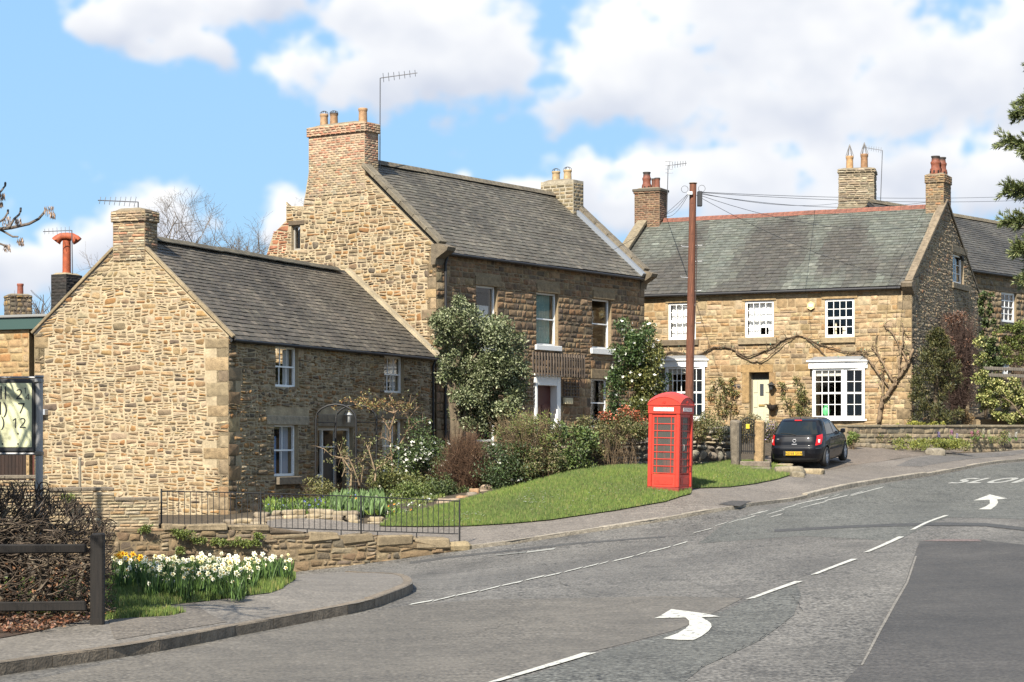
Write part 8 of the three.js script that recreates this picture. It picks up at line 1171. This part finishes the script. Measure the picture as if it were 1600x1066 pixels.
// bare trees
function bareTree(name, label, pos, h, o) {
  const H = thing(name, label, 'tree', pos), r = mulberry(o.seed), tr = new MB(), cr = new MB();
  const grow = (p, dir, len, rad, lv) => {
    const n = 4, pts = [p.clone()], q = p.clone(), d = dir.clone(); for (let k = 0; k < n; k++) { d.add(rdir(r).multiplyScalar(o.bend ?? .18)).add(V(0, o.up ?? .06, 0)).normalize(); q.addScaledVector(d, len / n); pts.push(q.clone()); }
    if (o.keep && !o.keep(q.clone().add(H.position))) return;
    (lv > 1 ? cr : tr).tube(pts, pts.map((x, k) => Math.max(.004, rad * (1 - k / n * .45))), lv > 2 ? 3 : lv > 1 ? 4 : 7, jit(o.col, r, .15), false);
    if (lv >= o.levels) return; const kids = lv === 0 ? o.first : 3 + Math.floor(r() * 2.4);
    for (let k = 0; k < kids; k++) { const t = lv === 0 ? lerp(.35, 1, (k + r() * .5) / kids) : lerp(.3, 1, r()), i = Math.min(n - 1, Math.floor(t * n)), a = pts[i].clone().lerp(pts[i + 1], t * n - i), s = rdir(r); s.sub(d.clone().multiplyScalar(s.dot(d))).normalize(); const nd = d.clone().multiplyScalar(.75).addScaledVector(s, .75 + .3 * r()).normalize(); grow(a, nd, len * (.5 + .25 * r()), rad * (.45 + .12 * r()), lv + 1); }
  };
  grow(V(0, -.2, 0), V(o.lean ?? 0, 1, 0).normalize(), h * .42, h * (o.thin ?? .02), 0); tr.build('trunk', M.bark, H); cr.build('crown', M.bark, H); return H;
}
const tb = (px, d) => { const p = P(px, 700, d); return [p.x, gy(p.x, d, 0), p.z]; };
bareTree('bare_tree', 'bare grey brown tree behind the cottage ridge, left of the two', tb(318, 92), 14, { seed: 31, levels: 6, first: 9, thin: .014, col: [.22, .18, .145], bend: .16 }); bareTree('bare_tree', 'bare tree behind the cottage ridge, nearer the brick shoulder', tb(398, 97), 15.2, { seed: 32, levels: 6, first: 9, thin: .014, col: [.22, .18, .145], bend: .17 }); bareTree('bare_tree', 'slim bare tree between the two on the cottage skyline', tb(355, 100), 14.5, { seed: 37, levels: 6, first: 8, thin: .014, col: [.22, .18, .145], bend: .15 });
bareTree('bare_sapling', 'small bare tree left of the black chimney', tb(66, 86), 12, { seed: 33, levels: 4, first: 7, col: [.2, .16, .13] });
bareTree('ash_tree', 'bare ash tree outside the left edge whose branches shade the pavement', [-9.6, gy(-9.6, 23.5, 0), -23.5], 14, { seed: 34, levels: 5, first: 7, col: [.16, .14, .115], keep: (q) => { const d = -q.z, px = 800 + q.x / d * F, py = HY - (q.y - EYE) / d * F; return d < 3 || px < -12 || py > 1200 || py < -60; } });
{ // ash twigs with hanging seeds that reach into the picture
  const d = 23.8, H = thing('ash_branch', 'ash twigs hung with brown seed bunches at the upper left edge', 'branch', [P(-60, 352, d).x, P(-60, 352, d).y, -d]), r = mulberry(35), L = (px, py, dz = 0) => P(px, py, d + dz).sub(H.position), b = new MB(), s = new MB(), c = [.2, .165, .14];
  const lines = [[[-320, 330], [-120, 352], [-60, 352], [0, 358], [18, 356], [45, 350], [60, 342], [68, 333], [72, 326]], [[-60, 352], [0, 359], [8, 363], [20, 370], [28, 370]], [[-40, 375], [-10, 377], [8, 384]], [[-40, 340], [-8, 352], [6, 342], [12, 332]], [[-40, 315], [-10, 310], [2, 298], [8, 290]], [[14, 356], [22, 342], [30, 335], [32, 329]]];
  lines.forEach((ln, k) => b.tube(ln.map(([x, y], j) => L(x, y, .1 * Math.sin(j + k))), ln.map((q, j) => lerp(k ? .016 : .03, .009, j / ln.length)), 5, jit(c, r, .15)));
  for (const [px, py, w, hh] of [[76, 326, 7, 13], [10, 342, 7, 13], [28, 343, 5, 9], [32, 374, 5, 10], [10, 384, 6, 9], [3, 304, 4, 9], [0, 316, 4, 8], [82, 334, 4, 7]]) for (let k = 0; k < 46; k++) { const q = L(px + (r() - .5) * w * 2, py + (r() - .4) * hh, (r() - .5) * .12), dir = V((r() - .5) * .6, -1, (r() - .5) * .6).normalize(); leafAt(s, q, dir, rdir(r), .05, .006, jit([.3, .2, .13], r, .25)); }
  for (const [px, py] of [[32, 328], [12, 331], [8, 288]]) { const q = L(px, py); rock(s, q.x, q.y, q.z, .012, .028, .012, [.03, .025, .022], r, px); }
  b.build('twigs', M.bark, H); s.build('seed_bunches', M.leaf, H).userData.kind = 'stuff';
}
{ // tall conifer at the right edge, trunk outside the frame
  const d = 72, p = P(1692, 690, d), H = thing('tall_conifer', 'tall drooping conifer whose green sprays enter at the right edge', 'conifer', [p.x, gy(p.x, d, 0), p.z]), r = mulberry(36), tr = new MB(), lf = new MB(), y = (py) => P(1668, py, d).y - H.position.y;
  tr.tube([V(0, -.3, 0), V(0, y(400), 0), V(0, y(60), 0)], [.24, .16, .03], 8, [.12, .085, .06]);
  const limb = (y0, ang, len, rise) => { const dir = V(Math.cos(ang), 0, Math.sin(ang)), pts = []; for (let k = 0; k <= 6; k++) { const t = k / 6; pts.push(V(dir.x * len * t, y0 + len * (rise * t - .3 * t * t * (1 - rise)), dir.z * len * t)); } tr.tube(pts, pts.map((q, k) => .04 * (1 - k / 7)), 4, [.14, .1, .07], false);
    for (let k = 0; k < 76; k++) { const t = .12 + .82 * Math.pow(r(), .8), i = Math.min(5, Math.floor(t * 6)), a = pts[i].clone().lerp(pts[i + 1], t * 6 - i), sd = dir.clone().multiplyScalar(.9).add(rdir(r).multiplyScalar(.7)).add(V(0, .1, 0)).normalize(), L = .25 + .3 * r(), e = a.clone().addScaledVector(sd, L); for (let j = 0; j < 34; j++) { const q = a.clone().lerp(e, Math.pow(r(), .8)), nd = sd.clone().add(rdir(r).multiplyScalar(.6)).normalize(); leafAt(lf, q, nd, rdir(r), .14 + .1 * r(), .016, jit(pick([[[.11, .14, .05], 4], [[.17, .2, .07], 3], [[.07, .09, .03], 2], [[.24, .24, .1], 1]], r), r, .2)); } } };
  for (const [py, len, rise] of [[205, 2.35, .38], [250, 2.9, .42], [305, 2.7, .3], [345, 2.9, .2], [375, 2.4, .05], [400, 2.0, -.1], [160, 2.1, .3], [110, 1.7, .3]]) for (let k = 0; k < 8; k++) limb(y(py) + (r() - .5) * .4, Math.PI + k * .785 + (r() - .5) * (k ? .5 : .12), len * (k ? .75 + .3 * r() : 1), rise);
  tr.build('trunk', M.bark, H); lf.build('foliage', M.leaf, H).userData.kind = 'stuff';
}
renderer.render(scene, camera);
